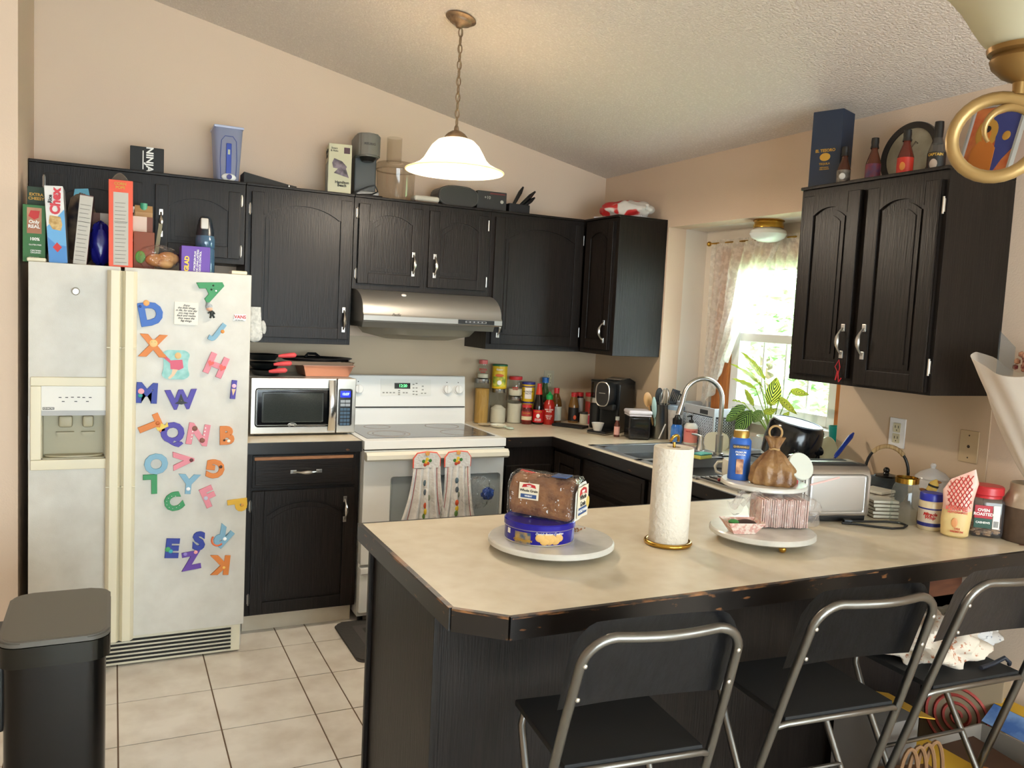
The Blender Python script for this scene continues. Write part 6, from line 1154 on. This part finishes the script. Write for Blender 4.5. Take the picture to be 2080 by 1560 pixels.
text('Steam\n& Auto', .013, INK, t, T(-.030, -.077, .222), off=.01); text('Hamilton\nBeach', .019, INK, t, T(.012, -.077, .052), off=.03, spl=.8)
text('Hamilton\nBeach', .030, INK, t, T(-.0602, -.005, .208) @ RZ(-90), off=.03, spl=.8)
KG = mat('maker_grey', '#77756f', .4); KD = mat('maker_slate', '#474c50', .45)
t = thing('pod_coffee_maker', 'grey single-serve pod coffee maker on the cabinets', 'coffee maker', (-1.590, -.165, ZT), -6)
b = MB(); b.box(-.060, .055, -.02, .105, .0, .235, .010); obj('column', b, KD, t)
b = MB(); b.box(-.060, .060, -.105, .10, .0, .030, .010); obj('base', b, mat('maker_base', '#8c8c8a', .4), t)
b = MB()
for q in [0]: b.prism([(p[0]*1.0, p[1]) for p in [(-.062, .105), (-.066, -.06), (-.050, -.105), (-.020, -.122), (.020, -.122), (.050, -.105), (.066, -.06), (.062, .105)]], .205, .322, 'z')
bmesh.ops.bevel(b.bm, geom=b.bm.edges[:], offset=.008, segments=2, affect='EDGES'); hd = obj('head', b, KG, t); b = MB(); b.tube([(-.048, .06, .324), (-.05, -.06, .324), (0, -.10, .324), (.05, -.06, .324), (.048, .06, .324)], .004, 8); obj('lid_rim', b, CHROME, hd)
text('KEURIG', .017, mat('maker_ink', '#4a4844', .5), hd, T(.0, -.1232, .265), off=.02); b = MB(); b.cyl(.030, .185, .206, 24, T(0, -.06, 0), 0, .045); obj('spout', b, BLACKP, t)
b = MB(); b.tube([(-.08, -.10, .006), (-.04, -.11, .030), (.0, -.115, .050), (.035, -.11, .060), (.05, -.11, .03), (.02, -.115, .012), (-.03, -.112, .008), (-.07, -.108, .006), (-.02, -.118, .005), (.05, -.112, .006), (.075, -.10, .006)], .004, 8); obj('cord', b, BLACKP, t)
t = thing('food_processor_bowl', 'clear plastic food processor bowl with feed chute', 'bowl', (-1.420, -.160, ZT), 0); PC = clear('smoky_clear', '#f1ede7', .06, '#cfc6b8', spec=.5)
b = MB(); b.lathe([(0, .003), (.095, .003), (.098, .01), (.104, .165), (.106, .17)], 40); b.lathe([(.108, .165), (.108, .195), (.10, .205), (.04, .207)], 40); obj('bowl', b, PC, t)
b = MB(); b.tube([(-.020, -.02, .205), (-.020, -.02, .335)], .040, 24, cap=False); obj('chute', b, PC, t); b = MB(); b.lathe([(.1075, .163), (.1085, .168), (.1075, .172)], 40); obj('rim', b, PC, t)
t = thing('butter_dish', 'low white oblong dish with dark underside', 'dish', (-1.270, -.215, ZT), 0); b = MB(); b.box(-.072, .072, -.04, .04, .012, .042, .012, seg=3); obj('dish', b, mat('dish_white', '#c7c1b2', .3), t); b = MB(); b.box(-.066, .066, -.036, .036, 0, .013, .003); obj('underside', b, mat('dish_brown', '#6a5648', .5), t)
t = thing('toaster_case', 'dark grey rounded appliance behind the pendant shade', 'appliance', (-1.085, -.175, ZT), 0); b = MB(); b.prism([(p[0], p[1]+.058) for p in oval(.118, .058)], -.07, .07, 'y'); bmesh.ops.bevel(b.bm, geom=b.bm.edges[:], offset=.006, segments=2, affect='EDGES'); obj('shell', b, mat('case_grey', '#33322f', .4), t); b = MB(); b.tube([(p[0]*1.0, -.071, p[1]*1.0+.058) for p in oval(.113, .053)], .0025, 6, True); obj('edge_trim', b, mat('case_edge', '#55534e', .4), t)
t = thing('black_gadget_box', 'black box with small white badge right of the grey appliance', 'box', (-.872, -.180, ZT), -4); b = MB(); b.box(-.095, .080, -.06, .06, 0, .108, .003); obj('box', b, mat('box_soot', '#25221f', .55), t); text('+10', .024, mat('print_pale', '#a9a59c', .6), t, T(-.035, -.0608, .072), off=.01); b = MB(); b.ball((.052, -.0605, .055), (.010, .001, .010), 16); obj('badge', b, mat('print_pale', '#a9a59c', .6), t); b = MB(); b.box(-.020, .070, -.0612, -.059, .092, .100); obj('stripe', b, mat('dull_red', '#6a2420', .6), t)
b = MB(); b.box(-.085, .078, -.0612, -.0595, .0, .006); obj('pale_edge', b, mat('print_pale', '#a9a59c', .6), t)
t = thing('knife_block', 'open black holder of black-handled knives', 'knife block', (-.700, -.190, ZT), 0); b = MB(); b.box(-.070, .060, -.04, .04, 0, .058, .004); obj('block', b, mat('block_black', '#151316', .5), t)
for x_, ry_, L2, lb in [(-.040, 28, .150, 'left black knife handle in the holder on the cabinets'), (-.010, 46, .165, 'middle black knife handle in the holder on the cabinets'), (.012, 50, .125, 'right lower black knife handle in the holder on the cabinets')]:
    k_ = thing('knife', lb, 'knife', M=T(-.700+x_, -.190, ZT+.030) @ RY(ry_)); b = MB(); b.tube([(0, 0, 0), (0, 0, L2*.35), (0, 0, L2*.75), (0, 0, L2)], [.008, .010, .012, .005], 10); obj('handle', b, mat('handle_black', '#0e0e10', .35), k_)
# bag on the corner cabinet
t = thing('plastic_shopping_bag', 'crumpled white shopping bag with red print on the corner cabinet', 'bag', (-.165, -.500, ZT), -60)
RW_ = mat('red_print_bag', '#c92a2c', .4, col2='#dcd6cf', nscale=9, contrast=(.50, .53), detail=1)
obj('bag', crumple(.165, .085, .050, 2.4, .12, 40), RW_, t, T(0, 0, .052)); b = MB(); b.box(-.15, .15, -.10, .10, 0, .008, .002); obj('flat_fold', b, mat('fold_white', '#bdbac0', .5), t)
# right-hand cabinet
ZR = 2.1135
def M90(x, y, z, r=0): return T(x, y, z) @ RZ(-90+r)
t = thing('tequila_box', 'tall navy blue gift box with gold emblem', 'box', M=M90(-.165, -1.975, ZR, 24) ); t.matrix_world = M90(-.175, -2.035+.04, ZR, 20); 
b = MB(); b.box(-.062, .062, -.055, .055, 0, .318, .002); obj('box', b, mat('gift_navy', '#1f2d42', .5), t)
b = MB(); b.ball((0, -.0555, .135), (.022, .0012, .016), 18); obj('emblem', b, GOLDINK, t); text('EL TESORO', .016, GOLDINK, t, T(.0, -.0562, .160), off=.03); text('TEQUILA', .011, GOLDINK, t, T(0, -.0562, .108), off=.02); text('REPOSADO\n100% AGAVE', .007, GOLDINK, t, T(0, -.0562, .090), off=.01)
def sauce(lab, x, y, body, liq, labm, cap, s=1.0, long=False):
    t = thing('hot_sauce_bottle', lab, 'bottle', (x, y, ZR), face(x, y)-10, 'hot sauce bottles on the right cabinet'); b = MB()
    pr = [(0, 0), (.024, 0), (.026, .004), (.026, .075), (.020, .095), (.012, .118), (.0105, .140), (0, .141)]; b.lathe([(r*s, z*s) for r, z in pr], 24); obj('body', b, body, t)
    b = MB(); patch(b, .0265*s, .010*s, .072*s, 1.4); l = obj('label', b, labm, t)
    b = MB(); c0_ = .100 if long else .128; b.lathe([(.0150*s, c0_*s), (.0125*s, (c0_+.012)*s), (.0135*s, .150*s), (.0125*s, .165*s), (0, .166*s)], 20); obj('cap', b, cap, t); return t, l
BC = mat('cap_black', '#141210', .4)
t, l = sauce('small dark sauce bottle right next to the navy box', -.215, -2.105, mat('sauce_brown', '#4a2416', .15), None, mat('lab_grey', '#4a423c', .5, col2='#8c8478', nscale=50), BC, .98)
b = MB(); b.ball((0, -.026, .045), (.012, .003, .013), 12); obj('skull_print', b, WINK, t)
t, l = sauce('dark sauce bottle with purple and red label left of the round plate', -.210, -2.240, mat('sauce_dark', '#5b2c1a', .15), None, mat('lab_purple', '#4a3358', .5, col2='#8a2a2c', nscale=30), BC, 1.05)
t, l = sauce('sauce bottle with bright red label in front of the round plate', -.215, -2.385, mat('sauce_red', '#5f2418', .12), None, mat('lab_red', '#c9301c', .5), BC, 1.07); b = MB(); b.ball((-.004, -.0275, .045), (.010, .002, .016), 12); obj('pepper_print', b, mat('pepper_orange', '#e08a3a', .5), t)
t, l = sauce('taller bottle with black cap and pirate-style label near the picture', -.185, -2.488, clear('liquor_clear', '#d6d2cc', .2, '#a8a098'), None, mat('lab_black', '#1d1a17', .5), BC, 1.16, True); text('CAPTAIN', .013, GOLDINK, t, T(0, 0, .074), wrap=.0315, off=.03); b = MB(); b.ball((-.004, -.030, .042), (.013, .003, .018), 12); obj('print', b, mat('print_bone', '#b9a390', .5), t)
t = thing('round_plate', 'round glass plate with dark rim leaning on the wall', 'plate', M=T(-.055, -2.270, ZR+.125) @ RZ(-90) @ RX(-6)); b = MB(); b.lathe([(.103, -.010), (.125, -.012), (.127, .0), (.125, .010), (.103, .008), (.103, -.010)], 56, RX(90)); obj('rim', b, mat('rim_black', '#181311', .35), t); b = MB(); b.lathe([(0, -.002), (.104, -.002), (.104, .002), (0, .002)], 48, RX(90)); obj('disc', b, mat('etched_glass', '#7f7560', .3, col2='#a59b84', nscale=9), t)
b = MB(); b.tube([(-.01, -.004, -.08), (-.015, -.004, .0), (.0, -.004, .06)], .003, 6); b.tube([(-.015, -.004, .0), (.02, -.004, .05), (.03, -.004, .04)], .002, 6); obj('etching', b, mat('etch_brown', '#5a4c3a', .5), t)
t = thing('framed_picture', 'framed orange and blue painting leaning behind the brass scroll', 'picture', M=T(-.075, -2.585, ZR) @ RZ(-90-6) @ RY(7) @ RX(-8))
b = MB()
for q in [(-.105, -.095, 0, .25), (.095, .105, 0, .25), (-.105, .105, 0, .010), (-.105, .105, .240, .25)]: b.box(q[0], q[1], -.012, .006, q[2], q[3], .001)
obj('frame', b, mat('frame_silver', '#a9a8a2', .4, .3), t); b = MB(); b.box(-.096, .096, -.004, 0, .009, .241); obj('canvas', b, mat('paint_orange', '#c0562e', .7, col2='#d8884a', nscale=14), t)
b = MB(); b.prism([(-.02, .21), (.05, .225), (.092, .21), (.092, .10), (.06, .06), (.04, .02), (.015, .03), (.02, .10), (.01, .16)], -.0055, -.004, 'y'); b.prism([(-.09, .02), (-.06, .06), (-.04, .03), (-.06, .012)], -.0055, -.004, 'y'); obj('blue_area', b, mat('paint_blue', '#3a4286', .7), t)
b = MB(); b.ball((-.025, -.0045, .155), (.048, .002, .052), 24); obj('halo', b, mat('paint_gold', '#c9953c', .7), t); b = MB(); b.prism([(-.07, .02), (.03, .02), (.024, .10), (-.005, .125), (-.045, .125), (-.068, .10)], -.0075, -.004, 'y'); b.ball((-.025, -.0065, .145), (.018, .002, .024), 16); obj('figure', b, mat('paint_amber', '#d07a2e', .7), t); b = MB(); b.ball((.055, -.006, .140), (.016, .002, .016), 14); obj('sun_spot', b, MATS['paint_gold'], t)
b = MB(); b.ball((-.025, -.0085, .165), (.014, .0015, .012), 12); obj('hair', b, INK, t)

# pans and trays on the microwave
ZM = 1.1995
t = thing('copper_pan', 'rectangular copper baking pan on the microwave', 'baking pan', (-1.790, -.245, ZM), 2); b = MB()
P0 = [(-.12, -.09, 0), (.10, -.09, 0), (.10, .09, 0), (-.12, .09, 0)]; P1 = [(-.135, -.105, .055), (.122, -.105, .055), (.122, .105, .055), (-.135, .105, .055)]; b.poly(P0[::-1]); [b.poly([P0[i], P0[(i+1) % 4], P1[(i+1) % 4], P1[i]]) for i in range(4)]; b.box(-.140, .127, -.110, -.104, .053, .057); b.box(.121, .127, -.11, .11, .053, .057); b.box(-.14, -.134, -.11, .11, .053, .057); b.box(-.14, .127, .104, .11, .053, .057); obj('pan', b, mat('copper', '#b07a62', .35, .5), t, smooth=False)
t = thing('baking_tray', 'thin bronze baking tray stacked on the copper pan', 'baking tray', (-1.845, -.245, ZM+.0575), 0); b = MB(); b.box(-.165, .168, -.12, .12, 0, .003); b.prism([(-.165, .003), (.168, .003), (.180, .018), (-.178, .018)], -.122, -.120, 'y'); b.prism([(-.12, .003), (.12, .003), (.125, .018), (-.125, .018)], .168, .172, 'x'); obj('tray', b, mat('bronze_tray', '#5d4835', .4, .5), t, smooth=False)
t = thing('griddle', 'flat black round griddle on top of the bronze tray', 'griddle', (-1.835, -.245, ZM+.0765), 0); b = MB(); b.lathe([(0, 0), (.165, 0), (.185, .012), (.182, .014), (.160, .004), (0, .004)], 48, None, 1, .72); obj('plate', b, mat('griddle_black', '#1b1c20', .35), t); b = MB(); b.tube([(-.04, .10, .008), (-.02, .115, .026), (.02, .115, .026), (.04, .10, .008)], .007, 8); obj('handle', b, BLACKP, t)
for k, (z, x, hx_, y, lb) in enumerate([(0, -2.095, -2.085, -.290, 'lowest'), (.034, -2.100, -2.060, -.275, 'middle'), (.074, -2.105, -2.035, -.255, 'top')]):
    t = thing('frying_pan', f'{lb} dark frying pan with coral handle on the microwave', 'pan', (x, y, ZM+z), 0, 'coral-handled pans on the microwave'); b = MB(); b.lathe([(0, 0), (.070, 0), (.092, .028), (.089, .028), (.068, .003), (0, .003)], 36, None, .85, 1); b.tube([(.05, -.06, .024), (hx_-x+.02, -.085, .026)], .006, 8); obj('pan', b, mat('pan_black', '#101313', .35), t)
    b = MB(); x1 = hx_-x; b.tube([(x1-.01, -.088, .024), (x1+.01, -.090, .026), (x1+.045, -.094, .030), (x1+.068, -.097, .032), (x1+.076, -.098, .032)], [.006, .010, .0125, .012, .005], 12); obj('handle', b, mat('coral_silicone', '#d2484c', .5), t)

# ================================================================ FLOOR LEVEL
t = thing('trash_can', 'slim steel step trash can with flat dark lid', 'trash can', (-2.915, -1.905, 0), 0)
t.rotation_euler[2] = math.radians(0)
def rr(hx, hy, r, n=7):
    P = []
    for cx, cy, a0 in [(hx-r, hy-r, 0), (-hx+r, hy-r, 90), (-hx+r, -hy+r, 180), (hx-r, -hy+r, 270)]:
        for k in range(n+1): a = math.radians(a0+90*k/n); P.append((cx+r*math.cos(a), cy+r*math.sin(a)))
    return P
DS = mat('black_steel', '#2c2a28', .28, .9)
b = MB(); b.prism(rr(.122, .190, .05), .02, .575); obj('body', b, DS, t)
b = MB(); b.prism(rr(.134, .203, .055), .575, .630); obj('collar', b, mat('collar_steel', '#26241f', .18, .6), t)
b = MB(); b.prism(rr(.133, .202, .055), .632, .646); bmesh.ops.bevel(b.bm, geom=[e for e in b.bm.edges if abs(e.verts[0].co.z-.646) < 1e-4 and abs(e.verts[1].co.z-.646) < 1e-4], offset=.004, segments=2, affect='EDGES'); ld = obj('lid', b, mat('lid_taupe', '#57534c', .42), t)
b = MB(); b.prism(rr(.124, .193, .05), .6462, .6468); obj('lid_inset', b, mat('lid_taupe2', '#5d5950', .5), ld)
b = MB(); b.box(-.205, -.120, -.10, .12, .36, .60, .012); obj('back_bin', b, BLACKP, t); b = MB(); b.box(-.05, .05, -.215, -.18, .0, .02, .004); obj('pedal', b, BLACKP, t); b = MB(); b.prism(rr(.126, .194, .05), 0, .022); obj('foot', b, BLACKP, t)
t = thing('floor_mat', 'dark grey cushioned mat in front of the range', 'mat', (-1.385, -.860, 0)); b = MB(); b.prism(rr(.415, .235, .04), 0, .012); bmesh.ops.bevel(b.bm, geom=[e for e in b.bm.edges if abs(e.verts[0].co.z-.012) < 1e-4 and abs(e.verts[1].co.z-.012) < 1e-4], offset=.009, segments=3, affect='EDGES'); obj('mat', b, mat('mat_grey', '#3c3a38', .8, bump=.2, nscale=70), t)
b = MB(); b.prism(rr(.34, .165, .01), .0121, .0131); obj('border', b, mat('mat_light', '#4c4947', .85), t); b = MB(); b.prism(rr(.30, .125, .01), .0132, .0140); obj('centre', b, mat('mat_grey2', '#34322f', .85), t)

# folding bar chairs
def chair(lab, x, y, rz):
    t = thing('folding_bar_chair', lab, 'chair', (x, y, 0), rz, 'black folding bar chairs at the peninsula')
    W_ = .192
    # long frame: front feet (toward the counter) up to the top of the backrest
    def pz(z): return .05 - .30*z/.95*1.0
    AR = [(-W_+.010+.066*(1-math.cos(q)), .872+.064*math.sin(q)) for q in [PI/2*i/7 for i in range(8)]]
    TP = [(x, pz(z), z) for x, z in AR]; x0 = TP[-1][0]
    MID = [(x0*(1-2*k/8), pz(.936)-.016*math.sin(PI*k/8), .936) for k in range(1, 8)]
    Q = [(-W_-.012, pz(0), .01), (-W_, pz(.60), .60), (-W_+.004, pz(.75), .75)] + TP + MID + [(-x, y, z) for x, y, z in TP[::-1]] + [(W_-.004, pz(.75), .75), (W_, pz(.60), .60), (W_+.012, pz(0), .01)]
    b = MB(); b.tube(Q, .0108, 12); obj('back_frame', b, TUBE, t)
    for z in (.88, .80):
        for s in (-1, 1): b = MB(); b.ball((s*(W_-.015), pz(z)-.0112, z), (.0055, .003, .0055), 10); obj('screw', b, CHROME, t)
    # rear legs: from under the front of the seat down and back
    R_ = [(-.165, -.24, .01), (-.160, .085, .50), (-.158, .125, .575), (-.150, .135, .605), (-.120, .125, .612)]
    for s in (-1, 1):
        b = MB(); b.tube([(s*-p[0] if s > 0 else p[0], p[1], p[2]) for p in R_], .0098, 12); obj('leg', b, TUBE, t)
    b = MB(); b.tube([(-.160, .0, .38), (.160, .0, .38)], .006, 8); obj('crossbar', b, TUBE, t)
    b = MB(); b.tube([(-W_-.006, pz(.22)+.0, .22), (W_+.006, pz(.22), .22)], .008, 10); obj('footrest', b, TUBE, t)
    # seat with its rear rail
    b = MB(); b.box(-.168, .168, -.150, .155, .612, .628, .004); obj('seat', b, mat('seat_black', '#0b0b0c', .75), t)
    b = MB(); b.tube([(-W_+.004, pz(.60), .600), (-.165, -.152, .612), (.165, -.152, .612), (W_-.004, pz(.60), .600)], .008, 10); obj('seat_rail', b, TUBE, t)
    # backrest board, gently curved
    def bf(u, v):
        xx = (-1+2*u)*(W_+.004); zz = .755+.205*v; cr = max(0, abs(xx)-(W_-.05))/.054; zz = min(zz, .960-.055*cr**2) if v > .5 else zz; return (xx, pz(zz)+.030+.012*(1-(xx/W_)**2), zz)
    b = MB(); b.grid(bf, 24, 10); g = [f for f in b.bm.faces]; bmesh.ops.solidify(b.bm, geom=g, thickness=.011); obj('backrest', b, mat('chair_board', '#131315', .3, col2='#1d1d20', nscale=9, stretch=(8, 8, .6), bump=.15), t)
    return t
ch = chair('leftmost black folding bar chair at the peninsula', -1.745, -2.965, -6)
dup(ch, (-1.140, -2.965, 0), -5, 'middle black folding bar chair at the peninsula'); dup(ch, (-.628, -2.965, 0), -3, 'rightmost folding bar chair, floral cloth on its seat')
t = thing('floral_cloth', 'crumpled white cloth with small flower print on the right chair', 'cloth', (-.585, -2.955, .630), -10)
FL = mat('floral_print', '#cfc2b2', .9, col2='#a8694a', nscale=75, contrast=(.60, .66)); obj('cloth', crumple(.150, .125, .062, 1.9, .20, 64), FL, t, T(0, 0, .052)); 
FL2 = mat('floral_white', '#d0ccc9', .9, col2='#6b7080', nscale=85, contrast=(.60, .66)); t2 = thing('floral_cloth', 'second whiter bundle of printed cloth at the right of the seat', 'cloth', (-.470, -2.895, .632), 20); obj('cloth', crumple(.118, .095, .050, 3.3, .18, 48), FL2, t2, T(0, 0, .050)); t2.location = (-.440, -2.925, .630); t.location = (-.640, -2.955, .630)
t3 = thing('belt', 'dark folded strap at the seat edge in front of the cloth', 'strap', (-.520, -3.090, .630), -5); b = MB(); b.tube([(-.06, 0, .006), (0, .01, .008), (.03, 0, .026), (.045, -.005, .012), (.05, .0, .004)], .006, 8); obj('strap', b, mat('strap_navy', '#171a26', .6), t3)
# cartons and bags under the overhang
YC = mat('carton_yellow', '#d6a436', .55); BLC = mat('carton_azure', '#4a6fb0', .5, col2='#86a6d6', nscale=16)
t = thing('open_carton', 'open yellow and blue food carton on the floor under the counter', 'box', (-.285, -2.985, 0), 0)
b = MB()
for q in [(-.145, .145, -.165, -.159), (-.145, .145, .159, .165)]: b.box(q[0], q[1], q[2], q[3], 0, .27)
for q in [(-.145, -.139), (.139, .145)]: b.box(q[0], q[1], -.165, .165, 0, .27)
b.box(-.145, .145, -.165, .165, 0, .006); obj('box', b, mat('carton_grey', '#8f857b', .7), t, smooth=False)
def sheet(nm, pts, m, th=.003, par=t):
    b = MB(); P = [Vector(p) for p in pts]; n = (P[1]-P[0]).cross(P[2]-P[1]).normalized()*th; b.poly(P); b.poly([p-n for p in P][::-1])
    for i in range(4): j = (i+1) % 4; b.poly([P[i], P[i]-n, P[j]-n, P[j]])
    return obj(nm, b, m, par, smooth=False)
sheet('yellow_flap', [(-.147, -.165, .272), (-.147, .165, .276), (-.245, .17, .225), (-.245, -.17, .215)], YC)
sheet('blue_flap', [(.146, -.165, .270), (.146, .165, .275), (.205, .165, .325), (.205, -.18, .320)], BLC)
sheet('yellow_strip', [(.206, -.175, .321), (.206, .165, .326), (.232, .165, .348), (.232, -.18, .345)], YC)
fl = sheet('front_flap', [(-.145, -.166, .270), (.145, -.166, .270), (.150, -.26, .300), (-.120, -.26, .285)], YC)
WAF = mat('waffle_print', '#c4912f', .6, col2='#a3532a', nscale=20)
ins = sheet('picture_panel', [(-.143, -.162, .205), (.10, -.162, .205), (.10, .162, .235), (-.143, .162, .235)], mat('picture_brown', '#4a2e1c', .6))
for k, (x_, y_) in enumerate([(-.10, .06), (-.06, .01), (-.02, -.05), (.02, -.11)]): b = MB(); b.ball((x_, y_, .2215+y_*.08), (.040, .034, .005), 16); obj('waffle_picture', b, WAF, ins)
b = MB(); b.ball((-.07, -.11, .212), (.05, .030, .004), 20); obj('plate_picture', b, WINK, ins)
t = thing('paper_sack', 'brown paper bag with twisted handles between the two right chairs', 'bag', (-.715, -3.010, 0), -15); KR = mat('kraft_brown', '#6d4a30', .8, col2='#8a6243', nscale=14, bump=.4)
b = MB(); b.box(-.085, .085, -.055, .055, 0, .31, .006); obj('sack', b, KR, t)
for k in range(4): b = MB(); x_ = -.08+k*.034; b.tube([(x_+.03-.03*math.cos(q), -.04+.01*k, .30+.11*math.sin(q)) for q in [PI*i/12 for i in range(13)]], .006, 6); obj('handle', b, mat('kraft_tan2', '#7d5a3a', .8), t)
t = thing('grey_carton', 'tall grey cardboard carton standing behind the middle chair legs', 'box', (-.675, -2.835, 0), 0); b = MB(); b.box(-.075, .075, -.09, .09, 0, .42, .002); obj('carton', b, mat('grey_board', '#6f6862', .8), t); sheet('yellow_flap', [(.075, -.09, .418), (.075, .09, .420), (.155, .085, .400), (.155, -.085, .395)], YC, par=t)
t = thing('target_bag', 'tan paper bag with red spiral print by the wall', 'bag', (-.070, -2.705, 0), -72); b = MB(); b.box(-.13, .13, -.045, .045, 0, .44, .006); obj('bag', b, mat('tan_paper', '#9a8468', .8), t)
sp = []; b = MB()
for i in range(120): a = i*.21; r = .008+.0045*a; sp.append((r*math.cos(a), -.0455, .24+r*math.sin(a)))
b.tube(sp, .0062, 4); obj('spiral_print', b, mat('spiral_red', '#a8433a', .7), t)
